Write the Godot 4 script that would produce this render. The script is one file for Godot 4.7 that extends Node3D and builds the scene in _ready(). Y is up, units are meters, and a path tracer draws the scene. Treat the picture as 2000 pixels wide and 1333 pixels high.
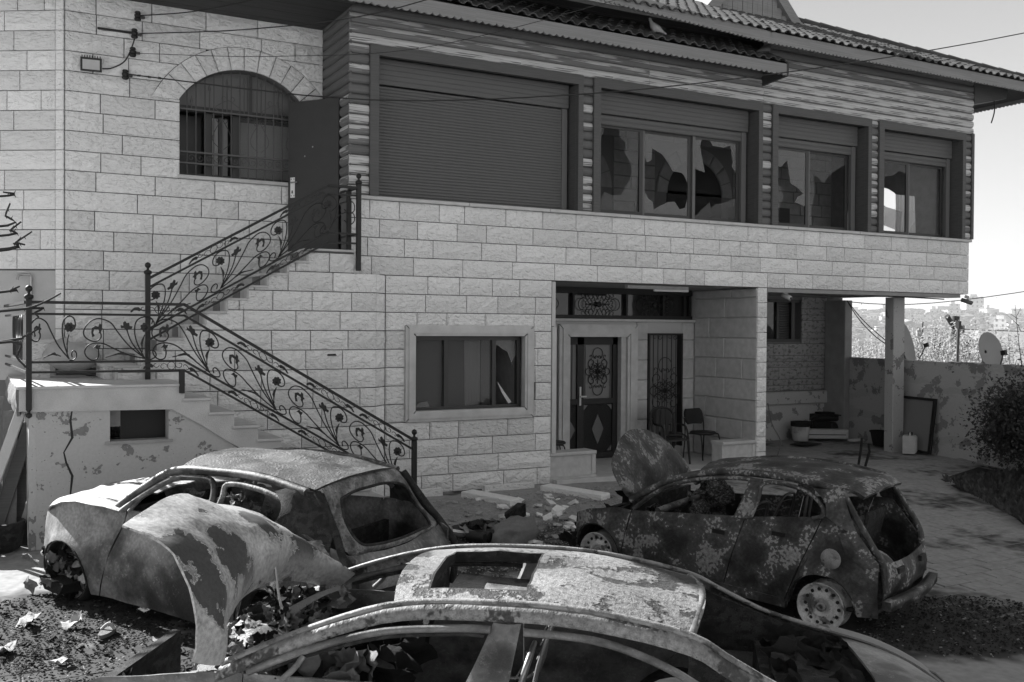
extends Node3D
# A stone house with a timber upper storey, an outside stair and three burnt cars in its yard. World: x along the facade, y up, z out of the facade.
var M := {}
var T := {}
var names := {}
var rng := RandomNumberGenerator.new()

# ---------- naming and tagging ----------
func numbered(called: String) -> String:
	var n: int = names.get(called, 0)
	names[called] = n + 1
	return called if n == 0 else "%s_%03d" % [called, n]

func thing(called: String, label: String, category: String, at := Vector3.ZERO, group := "") -> Node3D:
	var o := Node3D.new()
	o.name = numbered(called)
	add_child(o, true)
	o.position = at
	tag(o, label, category, group)
	return o

func tag(o: Node, label: String, category: String, group := "") -> void:
	o.set_meta("label", label)
	o.set_meta("category", category)
	if group != "":
		o.set_meta("group", group)

func part(called: String, mesh: Mesh, m: Material, parent: Node3D, xf := Transform3D()) -> MeshInstance3D:
	var o := MeshInstance3D.new()
	var key := str(parent.get_instance_id()) + called
	var n: int = names.get(key, 0)
	names[key] = n + 1
	o.name = called if n == 0 else "%s_%03d" % [called, n]
	o.mesh = mesh
	o.material_override = m
	parent.add_child(o, true)
	o.transform = xf
	return o

func single(called: String, mesh: Mesh, m: Material, label: String, category: String, xf := Transform3D(), group := "") -> MeshInstance3D:
	var o := MeshInstance3D.new()
	o.name = numbered(called)
	o.mesh = mesh
	o.material_override = m
	add_child(o, true)
	o.transform = xf
	tag(o, label, category, group)
	return o

func setting(called: String, mesh: Mesh, m: Material, xf := Transform3D()) -> MeshInstance3D:
	var o := MeshInstance3D.new()
	o.name = numbered(called)
	o.mesh = mesh
	o.material_override = m
	add_child(o, true)
	o.transform = xf
	o.set_meta("kind", "structure")
	return o

func stuff(o: Node3D) -> void:
	o.set_meta("kind", "stuff")

# ---------- mesh building ----------
class MB:
	var st := SurfaceTool.new()
	func _init() -> void:
		st.begin(Mesh.PRIMITIVE_TRIANGLES)
	func flat() -> MB:
		st.set_smooth_group(-1)
		return self
	func smooth() -> MB:
		st.set_smooth_group(0)
		return self
	func tri(a: Vector3, b: Vector3, c: Vector3) -> void:
		st.add_vertex(a)
		st.add_vertex(b)
		st.add_vertex(c)
	func tuv(a: Vector3, b: Vector3, c: Vector3, ua: Vector2, ub: Vector2, uc: Vector2) -> void:
		st.set_uv(ua)
		st.add_vertex(a)
		st.set_uv(ub)
		st.add_vertex(b)
		st.set_uv(uc)
		st.add_vertex(c)
	# corners counter-clockwise as seen from outside; emitted clockwise
	func quad(a: Vector3, b: Vector3, c: Vector3, d: Vector3) -> void:
		tri(a, c, b)
		tri(a, d, c)
	func box(lo: Vector3, hi: Vector3, xf := Transform3D()) -> void:
		var p: Array[Vector3] = []
		for i in 8:
			p.append(xf * Vector3(hi.x if i & 1 else lo.x, hi.y if i & 2 else lo.y, hi.z if i & 4 else lo.z))
		flat()
		quad(p[4], p[5], p[7], p[6])
		quad(p[1], p[0], p[2], p[3])
		quad(p[5], p[1], p[3], p[7])
		quad(p[0], p[4], p[6], p[2])
		quad(p[6], p[7], p[3], p[2])
		quad(p[0], p[1], p[5], p[4])
	func cbox(c: Vector3, s: Vector3, b := Basis()) -> void:
		box(-s / 2, s / 2, Transform3D(b, c))
	# box with a chamfer on the edges round its local +z face and along z
	func bevel(lo: Vector3, hi: Vector3, c: float, xf := Transform3D()) -> void:
		var f := [Vector3(lo.x + c, lo.y + c, hi.z), Vector3(hi.x - c, lo.y + c, hi.z), Vector3(hi.x - c, hi.y - c, hi.z), Vector3(lo.x + c, hi.y - c, hi.z)]
		var s := [Vector3(lo.x, lo.y, hi.z - c), Vector3(hi.x, lo.y, hi.z - c), Vector3(hi.x, hi.y, hi.z - c), Vector3(lo.x, hi.y, hi.z - c)]
		var b := [Vector3(lo.x, lo.y, lo.z), Vector3(hi.x, lo.y, lo.z), Vector3(hi.x, hi.y, lo.z), Vector3(lo.x, hi.y, lo.z)]
		flat()
		quad(xf * f[0], xf * f[1], xf * f[2], xf * f[3])
		for i in 4:
			var j := (i + 1) % 4
			quad(xf * s[i], xf * s[j], xf * f[j], xf * f[i])
			quad(xf * b[i], xf * b[j], xf * s[j], xf * s[i])
		quad(xf * b[1], xf * b[0], xf * b[3], xf * b[2])
	# round or flat bar along points; rx across, ry the other way
	func tube(pts: PackedVector3Array, r: float, sides := 6, r2 := -1.0, caps := true) -> void:
		smooth()
		var n := pts.size()
		if n < 2:
			return
		var rings: Array = []
		var up := Vector3.UP
		var t0 := (pts[1] - pts[0]).normalized()
		if absf(t0.dot(up)) > 0.95:
			up = Vector3.RIGHT
		for i in n:
			var t := (pts[mini(i + 1, n - 1)] - pts[maxi(i - 1, 0)]).normalized()
			var x := t.cross(up).normalized()
			up = x.cross(t).normalized()
			var rr := r if r2 < 0.0 else lerpf(r, r2, float(i) / (n - 1))
			var ring := PackedVector3Array()
			for k in sides:
				var a := TAU * (k + 0.5) / sides
				ring.append(pts[i] + (x * cos(a) + up * sin(a)) * rr)
			rings.append(ring)
		for i in n - 1:
			for k in sides:
				var j := (k + 1) % sides
				quad(rings[i][k], rings[i][j], rings[i + 1][j], rings[i + 1][k])
		if caps:
			flat()
			for k in range(1, sides - 1):
				tri(rings[0][0], rings[0][k], rings[0][k + 1])
				tri(rings[n - 1][0], rings[n - 1][k + 1], rings[n - 1][k])
	# surface of revolution about local y: profile of (radius, height) from bottom to top
	func lathe(profile: PackedVector2Array, seg := 12, xf := Transform3D(), closed := true) -> void:
		smooth()
		for i in profile.size() - 1:
			for k in seg:
				var a := TAU * k / seg
				var b := TAU * (k + 1) / seg
				var p := profile[i]
				var q := profile[i + 1]
				quad(xf * Vector3(cos(b) * p.x, p.y, sin(b) * p.x), xf * Vector3(cos(a) * p.x, p.y, sin(a) * p.x), xf * Vector3(cos(a) * q.x, q.y, sin(a) * q.x), xf * Vector3(cos(b) * q.x, q.y, sin(b) * q.x))
		if closed:
			flat()
			for k in seg:
				var a := TAU * k / seg
				var b := TAU * (k + 1) / seg
				var p := profile[0]
				var q := profile[profile.size() - 1]
				tri(xf * Vector3(0, p.y, 0), xf * Vector3(cos(b) * p.x, p.y, sin(b) * p.x), xf * Vector3(cos(a) * p.x, p.y, sin(a) * p.x))
				tri(xf * Vector3(0, q.y, 0), xf * Vector3(cos(a) * q.x, q.y, sin(a) * q.x), xf * Vector3(cos(b) * q.x, q.y, sin(b) * q.x))
	func ball(c: Vector3, r: Vector3, seg := 10, rows := 6) -> void:
		smooth()
		for i in rows:
			var a0 := PI * i / rows - PI / 2
			var a1 := PI * (i + 1) / rows - PI / 2
			for k in seg:
				var b0 := TAU * k / seg
				var b1 := TAU * (k + 1) / seg
				quad(c + Vector3(cos(a0) * cos(b1), sin(a0), cos(a0) * sin(b1)) * r, c + Vector3(cos(a0) * cos(b0), sin(a0), cos(a0) * sin(b0)) * r, c + Vector3(cos(a1) * cos(b0), sin(a1), cos(a1) * sin(b0)) * r, c + Vector3(cos(a1) * cos(b1), sin(a1), cos(a1) * sin(b1)) * r)
	# flat polygon in local xy, pushed from z0 to z1
	func prism(poly: PackedVector2Array, z0: float, z1: float, xf := Transform3D()) -> void:
		flat()
		if Geometry2D.is_polygon_clockwise(poly):
			poly.reverse()
		var ix := Geometry2D.triangulate_polygon(poly)
		for i in range(0, ix.size(), 3):
			var a := poly[ix[i]]
			var b := poly[ix[i + 1]]
			var c := poly[ix[i + 2]]
			if (b - a).cross(c - a) < 0.0:
				var s := b
				b = c
				c = s
			tri(xf * Vector3(a.x, a.y, z1), xf * Vector3(c.x, c.y, z1), xf * Vector3(b.x, b.y, z1))
			tri(xf * Vector3(a.x, a.y, z0), xf * Vector3(b.x, b.y, z0), xf * Vector3(c.x, c.y, z0))
		for i in poly.size():
			var a := poly[i]
			var b := poly[(i + 1) % poly.size()]
			quad(xf * Vector3(a.x, a.y, z0), xf * Vector3(b.x, b.y, z0), xf * Vector3(b.x, b.y, z1), xf * Vector3(a.x, a.y, z1))
	# rows of points as a sheet with thickness th (pushed against the normal); skip(i, j) leaves cells out
	func sheet(g: Array, th: float, skip := {}) -> void:
		var n := g.size()
		var m: int = g[0].size()
		var nor: Array = []
		for i in n:
			var row := PackedVector3Array()
			for j in m:
				var du: Vector3 = g[mini(i + 1, n - 1)][j] - g[maxi(i - 1, 0)][j]
				var dv: Vector3 = g[i][mini(j + 1, m - 1)] - g[i][maxi(j - 1, 0)]
				row.append(dv.cross(du).normalized())
			nor.append(row)
		var edge := func(i: int, j: int) -> bool:
			return i < 0 or j < 0 or i >= n - 1 or j >= m - 1 or skip.has(i * 1000 + j)
		for side in 2:
			smooth()
			for i in n - 1:
				for j in m - 1:
					if skip.has(i * 1000 + j):
						continue
					var p := PackedVector3Array()
					for k in [[i, j], [i, j + 1], [i + 1, j + 1], [i + 1, j]]:
						p.append(g[k[0]][k[1]] - (nor[k[0]][k[1]] * th if side else Vector3.ZERO))
					if side:
						quad(p[3], p[2], p[1], p[0])
					else:
						quad(p[0], p[1], p[2], p[3])
		flat()
		for i in n - 1:
			for j in m - 1:
				if skip.has(i * 1000 + j):
					continue
				for e in [[i - 1, j, i, j, i, j + 1], [i + 1, j, i + 1, j + 1, i + 1, j], [i, j - 1, i + 1, j, i, j], [i, j + 1, i, j + 1, i + 1, j + 1]]:
					if edge.call(e[0], e[1]):
						var a: Vector3 = g[e[2]][e[3]]
						var b: Vector3 = g[e[4]][e[5]]
						quad(a - nor[e[2]][e[3]] * th, b - nor[e[4]][e[5]] * th, b, a)
	func done() -> ArrayMesh:
		st.generate_normals()
		return st.commit()

func boxmesh(lo: Vector3, hi: Vector3) -> ArrayMesh:
	var m := MB.new()
	m.box(lo, hi)
	return m.done()

func barmesh(pts: PackedVector3Array, r: float, sides := 6) -> ArrayMesh:
	var m := MB.new()
	m.tube(pts, r, sides)
	return m.done()

# Catmull-Rom through points, n samples
func curve(p: Array, n: int) -> PackedVector3Array:
	var out := PackedVector3Array()
	var k := p.size()
	for i in n:
		var t := float(i) / (n - 1) * (k - 1)
		var a := mini(int(t), k - 2)
		var f := t - a
		var p0: Vector3 = p[maxi(a - 1, 0)]
		var p1: Vector3 = p[a]
		var p2: Vector3 = p[a + 1]
		var p3: Vector3 = p[mini(a + 2, k - 1)]
		out.append(p1.cubic_interpolate(p2, p0, p3, f))
	return out

func basis_from(u: Vector3, n: Vector3) -> Basis:
	return Basis(u, n.cross(u), n)

func v2(a: Array) -> PackedVector2Array:
	var p := PackedVector2Array()
	for i in range(0, a.size(), 2):
		p.append(Vector2(a[i], a[i + 1]))
	return p

# ---------- textures ----------
func noise(sd: int, freq: float, oct := 4, kind := FastNoiseLite.TYPE_SIMPLEX_SMOOTH, fractal := FastNoiseLite.FRACTAL_FBM, warp := 0.0) -> FastNoiseLite:
	var n := FastNoiseLite.new()
	n.seed = sd
	n.noise_type = kind
	n.frequency = freq
	n.fractal_type = fractal
	n.fractal_octaves = oct
	if warp > 0.0:
		n.domain_warp_enabled = true
		n.domain_warp_amplitude = warp
		n.domain_warp_frequency = freq
		n.domain_warp_fractal_octaves = 3
	return n

func field(n: FastNoiseLite, w: int, h: int, seamless := true) -> PackedByteArray:
	var im: Image = n.get_seamless_image(w, h, false, false, 0.12) if seamless else n.get_image(w, h)
	im.convert(Image.FORMAT_L8)
	return im.get_data()

func grey_tex(d: PackedByteArray, w: int, h: int) -> ImageTexture:
	var im := Image.create_from_data(w, h, false, Image.FORMAT_L8, d)
	im.convert(Image.FORMAT_RGB8)
	return ImageTexture.create_from_image(im)

# grey from linear reflectance
func lin(v: float) -> Color:
	return Color(v, v, v).linear_to_srgb()

func srgb8(v: float) -> int:
	return clampi(int(lin(clampf(v, 0.0, 1.0)).r * 255.0), 0, 255)

func mat(v: float, rough := 0.8, tex: Texture2D = null, height: Texture2D = null, hs := 1.0, scale := Vector3.ONE, world := true) -> StandardMaterial3D:
	var m := StandardMaterial3D.new()
	m.albedo_color = lin(v)
	m.roughness = rough
	if tex or height:
		m.uv1_triplanar = true
		m.uv1_world_triplanar = world
		m.uv1_scale = scale
		m.albedo_texture = tex
		if height:
			m.heightmap_enabled = true
			m.heightmap_texture = height
			m.heightmap_scale = hs
	return m

func make_textures() -> void:
	var S := 512
	# rock face: broken ridges lying mostly level
	var a := field(noise(3, 0.011, 5, FastNoiseLite.TYPE_SIMPLEX_SMOOTH, FastNoiseLite.FRACTAL_RIDGED, 30.0), S, S)
	var b := field(noise(5, 0.03, 3, FastNoiseLite.TYPE_SIMPLEX_SMOOTH, FastNoiseLite.FRACTAL_FBM), S, S)
	var c := field(noise(6, 0.2, 2), S, S)
	var o := PackedByteArray()
	o.resize(S * S)
	for i in S * S:
		var r := a[i] / 255.0
		o[i] = clampi(int((1.0 - pow(r, 3.0)) * 150.0 + b[i] * 0.3 + c[i] * 0.1), 0, 255)
	T.rock_h = grey_tex(o, S, S)
	for i in S * S:
		var v := 0.92 + 0.1 * (b[i] / 255.0) + 0.06 * (c[i] / 255.0 - 0.5)
		if a[i] > 236:
			v -= 0.22 * (a[i] - 236) / 19.0
		o[i] = srgb8(v)
	T.rock = grey_tex(o, S, S)
	# fine grain for dressed stone, concrete and pavers
	var g := field(noise(8, 0.25, 3), S, S)
	var g2 := field(noise(9, 0.012, 4), S, S)
	for i in S * S:
		o[i] = srgb8(0.72 + 0.16 * (g[i] / 255.0) + 0.22 * (g2[i] / 255.0 - 0.5))
	T.grain = grey_tex(o, S, S)
	T.grain_h = grey_tex(g, S, S)
	# peeling plaster: pale paint over darker render
	var pa := field(noise(11, 0.0065, 7, FastNoiseLite.TYPE_SIMPLEX_SMOOTH, FastNoiseLite.FRACTAL_FBM, 30.0), 1024, 1024)
	var pb := field(noise(12, 0.05, 5), 1024, 1024)
	var pc := field(noise(13, 0.22, 2), 1024, 1024)
	for kind in 2:
		o.resize(1024 * 1024)
		var h := PackedByteArray()
		h.resize(1024 * 1024)
		for i in 1024 * 1024:
			var k := pa[i] * 0.80 + pb[i] * 0.24
			var lim := 178.0 if kind == 0 else 160.0
			var v := 0.88 + 0.12 * (pb[i] / 255.0 - 0.5) + 0.08 * (pc[i] / 255.0 - 0.5)
			h[i] = 200
			if k > lim:
				v = 0.40 + 0.14 * (pc[i] / 255.0 - 0.5) + 0.1 * (pb[i] / 255.0 - 0.5)
				h[i] = 60
			elif k > lim - 2.0:
				v = 0.96
				h[i] = 220
			elif pb[i] > 206:
				v = 0.45
				h[i] = 80
			o[i] = srgb8(v)
		T["peel%d" % kind] = grey_tex(o, 1024, 1024)
		T["peel_h%d" % kind] = grey_tex(h, 1024, 1024)
	# timber: u along the grain, v 0 at the underside and 0.5 at the top of a log: patchy varnish, plus sky light on top and shade below painted in
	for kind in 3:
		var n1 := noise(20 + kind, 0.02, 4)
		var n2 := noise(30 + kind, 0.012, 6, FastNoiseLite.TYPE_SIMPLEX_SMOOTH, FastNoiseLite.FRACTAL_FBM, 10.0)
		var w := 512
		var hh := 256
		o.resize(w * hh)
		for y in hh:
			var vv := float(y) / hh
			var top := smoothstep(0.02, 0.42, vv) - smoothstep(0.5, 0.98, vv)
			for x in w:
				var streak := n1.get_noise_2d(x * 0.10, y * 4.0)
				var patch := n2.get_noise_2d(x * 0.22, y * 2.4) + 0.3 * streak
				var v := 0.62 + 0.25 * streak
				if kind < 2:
					var bare := smoothstep(-0.05, 0.06, patch + (top - [0.66, 0.30][kind]) * 0.9)  # bare wood patches, biased paler towards the skylit top
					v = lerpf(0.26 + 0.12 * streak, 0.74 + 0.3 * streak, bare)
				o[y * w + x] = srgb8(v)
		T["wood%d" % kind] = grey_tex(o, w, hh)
	# burnt bodywork: pale ash and flakes over scorched steel and soot
	var N := 1024
	var ca := field(noise(41, 0.0045, 4, FastNoiseLite.TYPE_SIMPLEX_SMOOTH, FastNoiseLite.FRACTAL_FBM, 40.0), N, N)
	var cb := field(noise(42, 0.011, 7, FastNoiseLite.TYPE_SIMPLEX_SMOOTH, FastNoiseLite.FRACTAL_FBM, 26.0), N, N)
	var cc := field(noise(43, 0.07, 4), N, N)
	var cd := field(noise(44, 0.014, 5, FastNoiseLite.TYPE_SIMPLEX_SMOOTH, FastNoiseLite.FRACTAL_RIDGED, 24.0), N, N)
	var ce := field(noise(45, 0.35, 2), N, N)
	for k in 4:
		o.resize(N * N)
		var h := PackedByteArray()
		h.resize(N * N)
		var off := k * (230 * N + 171)
		for i in N * N:
			var j := (i + off) % (N * N)
			var A := ca[j] / 255.0
			var B := cb[j] / 255.0
			var C := cc[i] / 255.0
			var D := cd[j] / 255.0
			var E := ce[i] / 255.0
			var v: float
			var hv := 0.45 + 0.3 * (C - 0.5) + 0.35 * (E - 0.5)
			if k == 0: # pale flaking skin with scorched islands
				v = 0.34 + 0.34 * A + 0.30 * (C - 0.5) + 0.25 * (E - 0.5)
				var q := B * 0.72 + A * 0.28 + (C - 0.5) * 0.10
				if q < 0.415:
					v = 0.05 + 0.10 * B + 0.06 * (E - 0.5)
					hv -= 0.3
				elif q < 0.46:
					v = lerpf(0.16, v * 0.8, (q - 0.415) / 0.045)
				if C > 0.78:
					v *= 0.45
			elif k == 1: # smoky steel
				v = lerpf(0.05, 0.34, smoothstep(0.25, 0.78, A * 0.6 + B * 0.4)) * (0.75 + 0.5 * C) + 0.06 * (E - 0.5)
				var r := absf(B - 0.56)
				if r < 0.012:
					v += 0.22 * (1.0 - r / 0.012)
				if D > 0.9:
					v *= 0.6
			elif k == 2: # dark, with pale flakes and thin crackle
				v = lerpf(0.028, 0.17, smoothstep(0.25, 0.8, B)) * (0.6 + 0.8 * C) + 0.03 * (E - 0.5)
				var q := A * 0.5 + B * 0.32 + C * 0.18
				if q > 0.60:
					v = 0.24 + 0.3 * C + 0.15 * (E - 0.5)
					hv += 0.2
				elif q > 0.588 or (D > 0.93 and A > 0.44):
					v = 0.5
					hv += 0.25
			else: # swirling soot with pale edges
				v = lerpf(0.03, 0.30, smoothstep(0.35, 0.75, D * 0.45 + B * 0.55)) * (0.6 + 0.8 * C) + 0.05 * (E - 0.5)
				if B > 0.62 and C > 0.42:
					v = 0.40 + 0.2 * (C - 0.5)
					hv += 0.2
				elif D > 0.94:
					v = 0.38
			o[i] = srgb8(v)
			h[i] = clampi(int(hv * 255.0), 0, 255)
		T["car%d" % k] = grey_tex(o, N, N)
		T["car_h%d" % k] = grey_tex(h, N, N)

# the fire's marks on one car, 4 m of bodywork to the tile: upper half is the side (x along, y up), lower half the top (x along, z across)
func paint_car(kind: int) -> void:
	var N := 1024
	var A := field(noise(141 + kind, 0.0045, 4, FastNoiseLite.TYPE_SIMPLEX_SMOOTH, FastNoiseLite.FRACTAL_FBM, 40.0), N, N)
	var B := field(noise(151 + kind, 0.013, 7, FastNoiseLite.TYPE_SIMPLEX_SMOOTH, FastNoiseLite.FRACTAL_FBM, 22.0), N, N)
	var C := field(noise(161 + kind, 0.09, 5), N, N)
	var D := field(noise(171 + kind, 0.02, 5, FastNoiseLite.TYPE_SIMPLEX_SMOOTH, FastNoiseLite.FRACTAL_RIDGED, 20.0), N, N)
	var E := field(noise(181 + kind, 0.38, 2), N, N)
	# soft zones: half (0 side, 1 top), centre, radii, weight (above 0 paler, below 0 sootier)
	var zones: Array = [
		[[1, 0.9, -0.45, 0.7, 0.2, -0.25], [1, 0.0, 0.2, 0.35, 0.3, -0.3], [1, 0.45, 0.15, 0.3, 0.3, 0.2], [0, 1.5, 1.1, 1.2, 0.3, 0.12]],
		[[0, 1.3, 0.75, 0.8, 0.25, 0.5], [0, 2.5, 0.75, 0.6, 0.3, 0.5], [0, 1.2, 0.25, 0.8, 0.22, -0.35], [0, 2.1, 0.3, 0.3, 0.3, -0.2], [1, 2.3, 0.0, 0.9, 1.0, 0.8], [1, 0.5, 0.0, 1.0, 0.8, -0.5], [0, -0.4, 0.7, 0.5, 0.4, -0.1], [0, 0.6, 1.25, 1.3, 0.3, -0.4]],
		[[0, 1.0, 0.42, 0.28, 0.3, 0.34], [0, 1.72, 0.5, 0.28, 0.3, 0.22], [0, 1.45, 0.55, 0.22, 0.2, -0.3], [0, 0.55, 0.38, 0.4, 0.3, -0.22], [0, 0.72, 1.0, 0.2, 0.3, 0.3], [0, -0.2, 0.8, 0.3, 0.4, -0.1], [0, 2.3, 0.55, 0.35, 0.3, 0.2], [1, 0.5, -0.48, 1.0, 0.14, 0.30], [1, 0.5, 0.1, 0.9, 0.5, -0.25], [0, 1.3, 1.15, 0.9, 0.12, 0.25]],
	][kind]
	var o := PackedByteArray()
	var h := PackedByteArray()
	o.resize(N * N)
	h.resize(N * N)
	for row in N:
		var top := row >= 512
		var w := (row / 1024.0 - 0.75) * 4.0 if top else (0.5 - row / 1024.0) * 4.0
		for col in N:
			var i := row * N + col
			var x := (col / 1024.0 - 0.25) * 4.0
			var z := 0.0
			for q in zones:
				if (q[0] == 1) == top:
					var e: float = 1.0 - pow((x - q[1]) / q[3], 2.0) - pow((w - q[2]) / q[4], 2.0)
					if e > 0.0:
						z += q[5] * e
			var a := A[i] / 255.0
			var b := B[i] / 255.0
			var c := C[i] / 255.0
			var d := D[i] / 255.0
			var f := E[i] / 255.0 - 0.5
			var v: float
			var hv := 0.45 + 0.35 * (c - 0.5) + 0.4 * f
			if kind == 0:
				var q := (b - 0.5) * 1.5 + (a - 0.5) * 0.7 + (c - 0.5) * 0.55 + z
				v = (0.10 + 0.17 * a) * (0.5 + 1.0 * c) + 0.14 * f
				if q < -0.22:
					v = 0.022 + 0.05 * c + 0.03 * f
					hv -= 0.25
				elif q < -0.10:
					v = lerpf(0.05, v * 0.7, (q + 0.22) / 0.12)
				elif d > 0.95:
					v *= 0.35
			elif kind == 1:
				var q := (b - 0.5) * 0.8 + (a - 0.5) * 1.0 + z
				v = lerpf(0.022, 0.30, smoothstep(-0.55, 0.75, q)) * (0.65 + 0.7 * c) + 0.04 * f
				var r := absf(b - 0.55)
				if r < 0.008 and c > 0.45:
					v += 0.10
				if d > 0.93:
					v *= 0.5
				if top and c > 0.62:
					v += 0.12
			else:
				var q := (b - 0.5) * 1.5 + (c - 0.5) * 0.9 + (a - 0.5) * 0.35 + z
				v = lerpf(0.014, 0.085, smoothstep(-0.5, 0.5, (b - 0.5) * 1.4 + z)) * (0.4 + 1.2 * c) + 0.02 * f
				if q > 0.36:
					v = (0.13 + 0.26 * c) * (0.8 + 0.6 * f)
					hv += 0.2
				elif q > 0.325 and c > 0.45:
					v = 0.36
					hv += 0.25
				elif d > 0.945 and b > 0.45:
					v = 0.26 * c + 0.08
			o[i] = srgb8(v)
			h[i] = clampi(int(hv * 255.0), 0, 255)
	var m := mat(1.0, 0.6, grey_tex(o, N, N), grey_tex(h, N, N), [1.0, 0.5, 0.6][kind], Vector3(0.25, 0.25, 0.25), false)
	m.uv1_offset = Vector3(0.25, 0.5, 0.75)
	m.uv1_triplanar_sharpness = 4.0
	m.metallic = 0.15
	M["body%d" % kind] = m

# peeling paint of the upturned bonnet: 2 m to the tile, x across and y up the panel
func paint_bonnet() -> void:
	var N := 1024
	var B := field(noise(191, 0.010, 7, FastNoiseLite.TYPE_SIMPLEX_SMOOTH, FastNoiseLite.FRACTAL_FBM, 30.0), N, N)
	var C := field(noise(192, 0.06, 5), N, N)
	var E := field(noise(193, 0.34, 2), N, N)
	var islands := [[-0.45, 0.52, 0.16, 0.17, 1.0], [-0.78, 0.5, 0.15, 0.26, 1.0], [0.08, 0.56, 0.14, 0.12, 1.0], [0.38, 0.3, 0.2, 0.1, 1.0], [-0.3, 0.36, 0.11, 0.1, 1.0], [-0.93, 0.72, 0.1, 0.12, 1.0], [-0.15, 0.5, 0.16, 0.2, -1.0], [-0.92, 0.2, 0.12, 0.2, -1.0], [-0.6, 0.88, 0.35, 0.12, -1.0]]
	var o := PackedByteArray()
	var h := PackedByteArray()
	o.resize(N * N)
	h.resize(N * N)
	for row in N:
		var y := (0.5 - row / 1024.0) * 2.0
		for col in N:
			var i := row * N + col
			var x := (col / 1024.0 - 0.5) * 2.0
			var z := -0.35
			for q in islands:
				var e: float = 1.0 - pow((x - q[0]) / q[2], 2.0) - pow((y - q[1]) / q[3], 2.0)
				if e > -0.6:
					z = maxf(z, e * 0.5) if q[4] > 0.0 else z - maxf(0.0, e) * 0.5
			var b := B[i] / 255.0
			var c := C[i] / 255.0
			var f := E[i] / 255.0 - 0.5
			var q2 := z + (b - 0.5) * 1.5 + (c - 0.5) * 0.22
			var v := 0.40 + 0.35 * (c - 0.5) + 0.3 * (b - 0.5) + 0.14 * f
			var hv := 0.6 + 0.3 * f + 0.2 * (c - 0.5)
			if q2 > 0.06:
				v = 0.028 + 0.03 * c + 0.02 * f
				hv -= 0.3
			elif q2 > 0.03:
				v = 0.62
				hv += 0.1
			elif q2 > -0.12:
				v *= 0.62
			o[i] = srgb8(v)
			h[i] = clampi(int(hv * 255.0), 0, 255)
	M.bonnet_paint = mat(1.0, 0.55, grey_tex(o, N, N), grey_tex(h, N, N), 0.8, Vector3(0.5, 0.5, 0.5), false)
	M.bonnet_paint.uv1_offset = Vector3(0.5, 0.5, 0.5)
	M.bonnet_paint.uv1_triplanar_sharpness = 3.0

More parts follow.
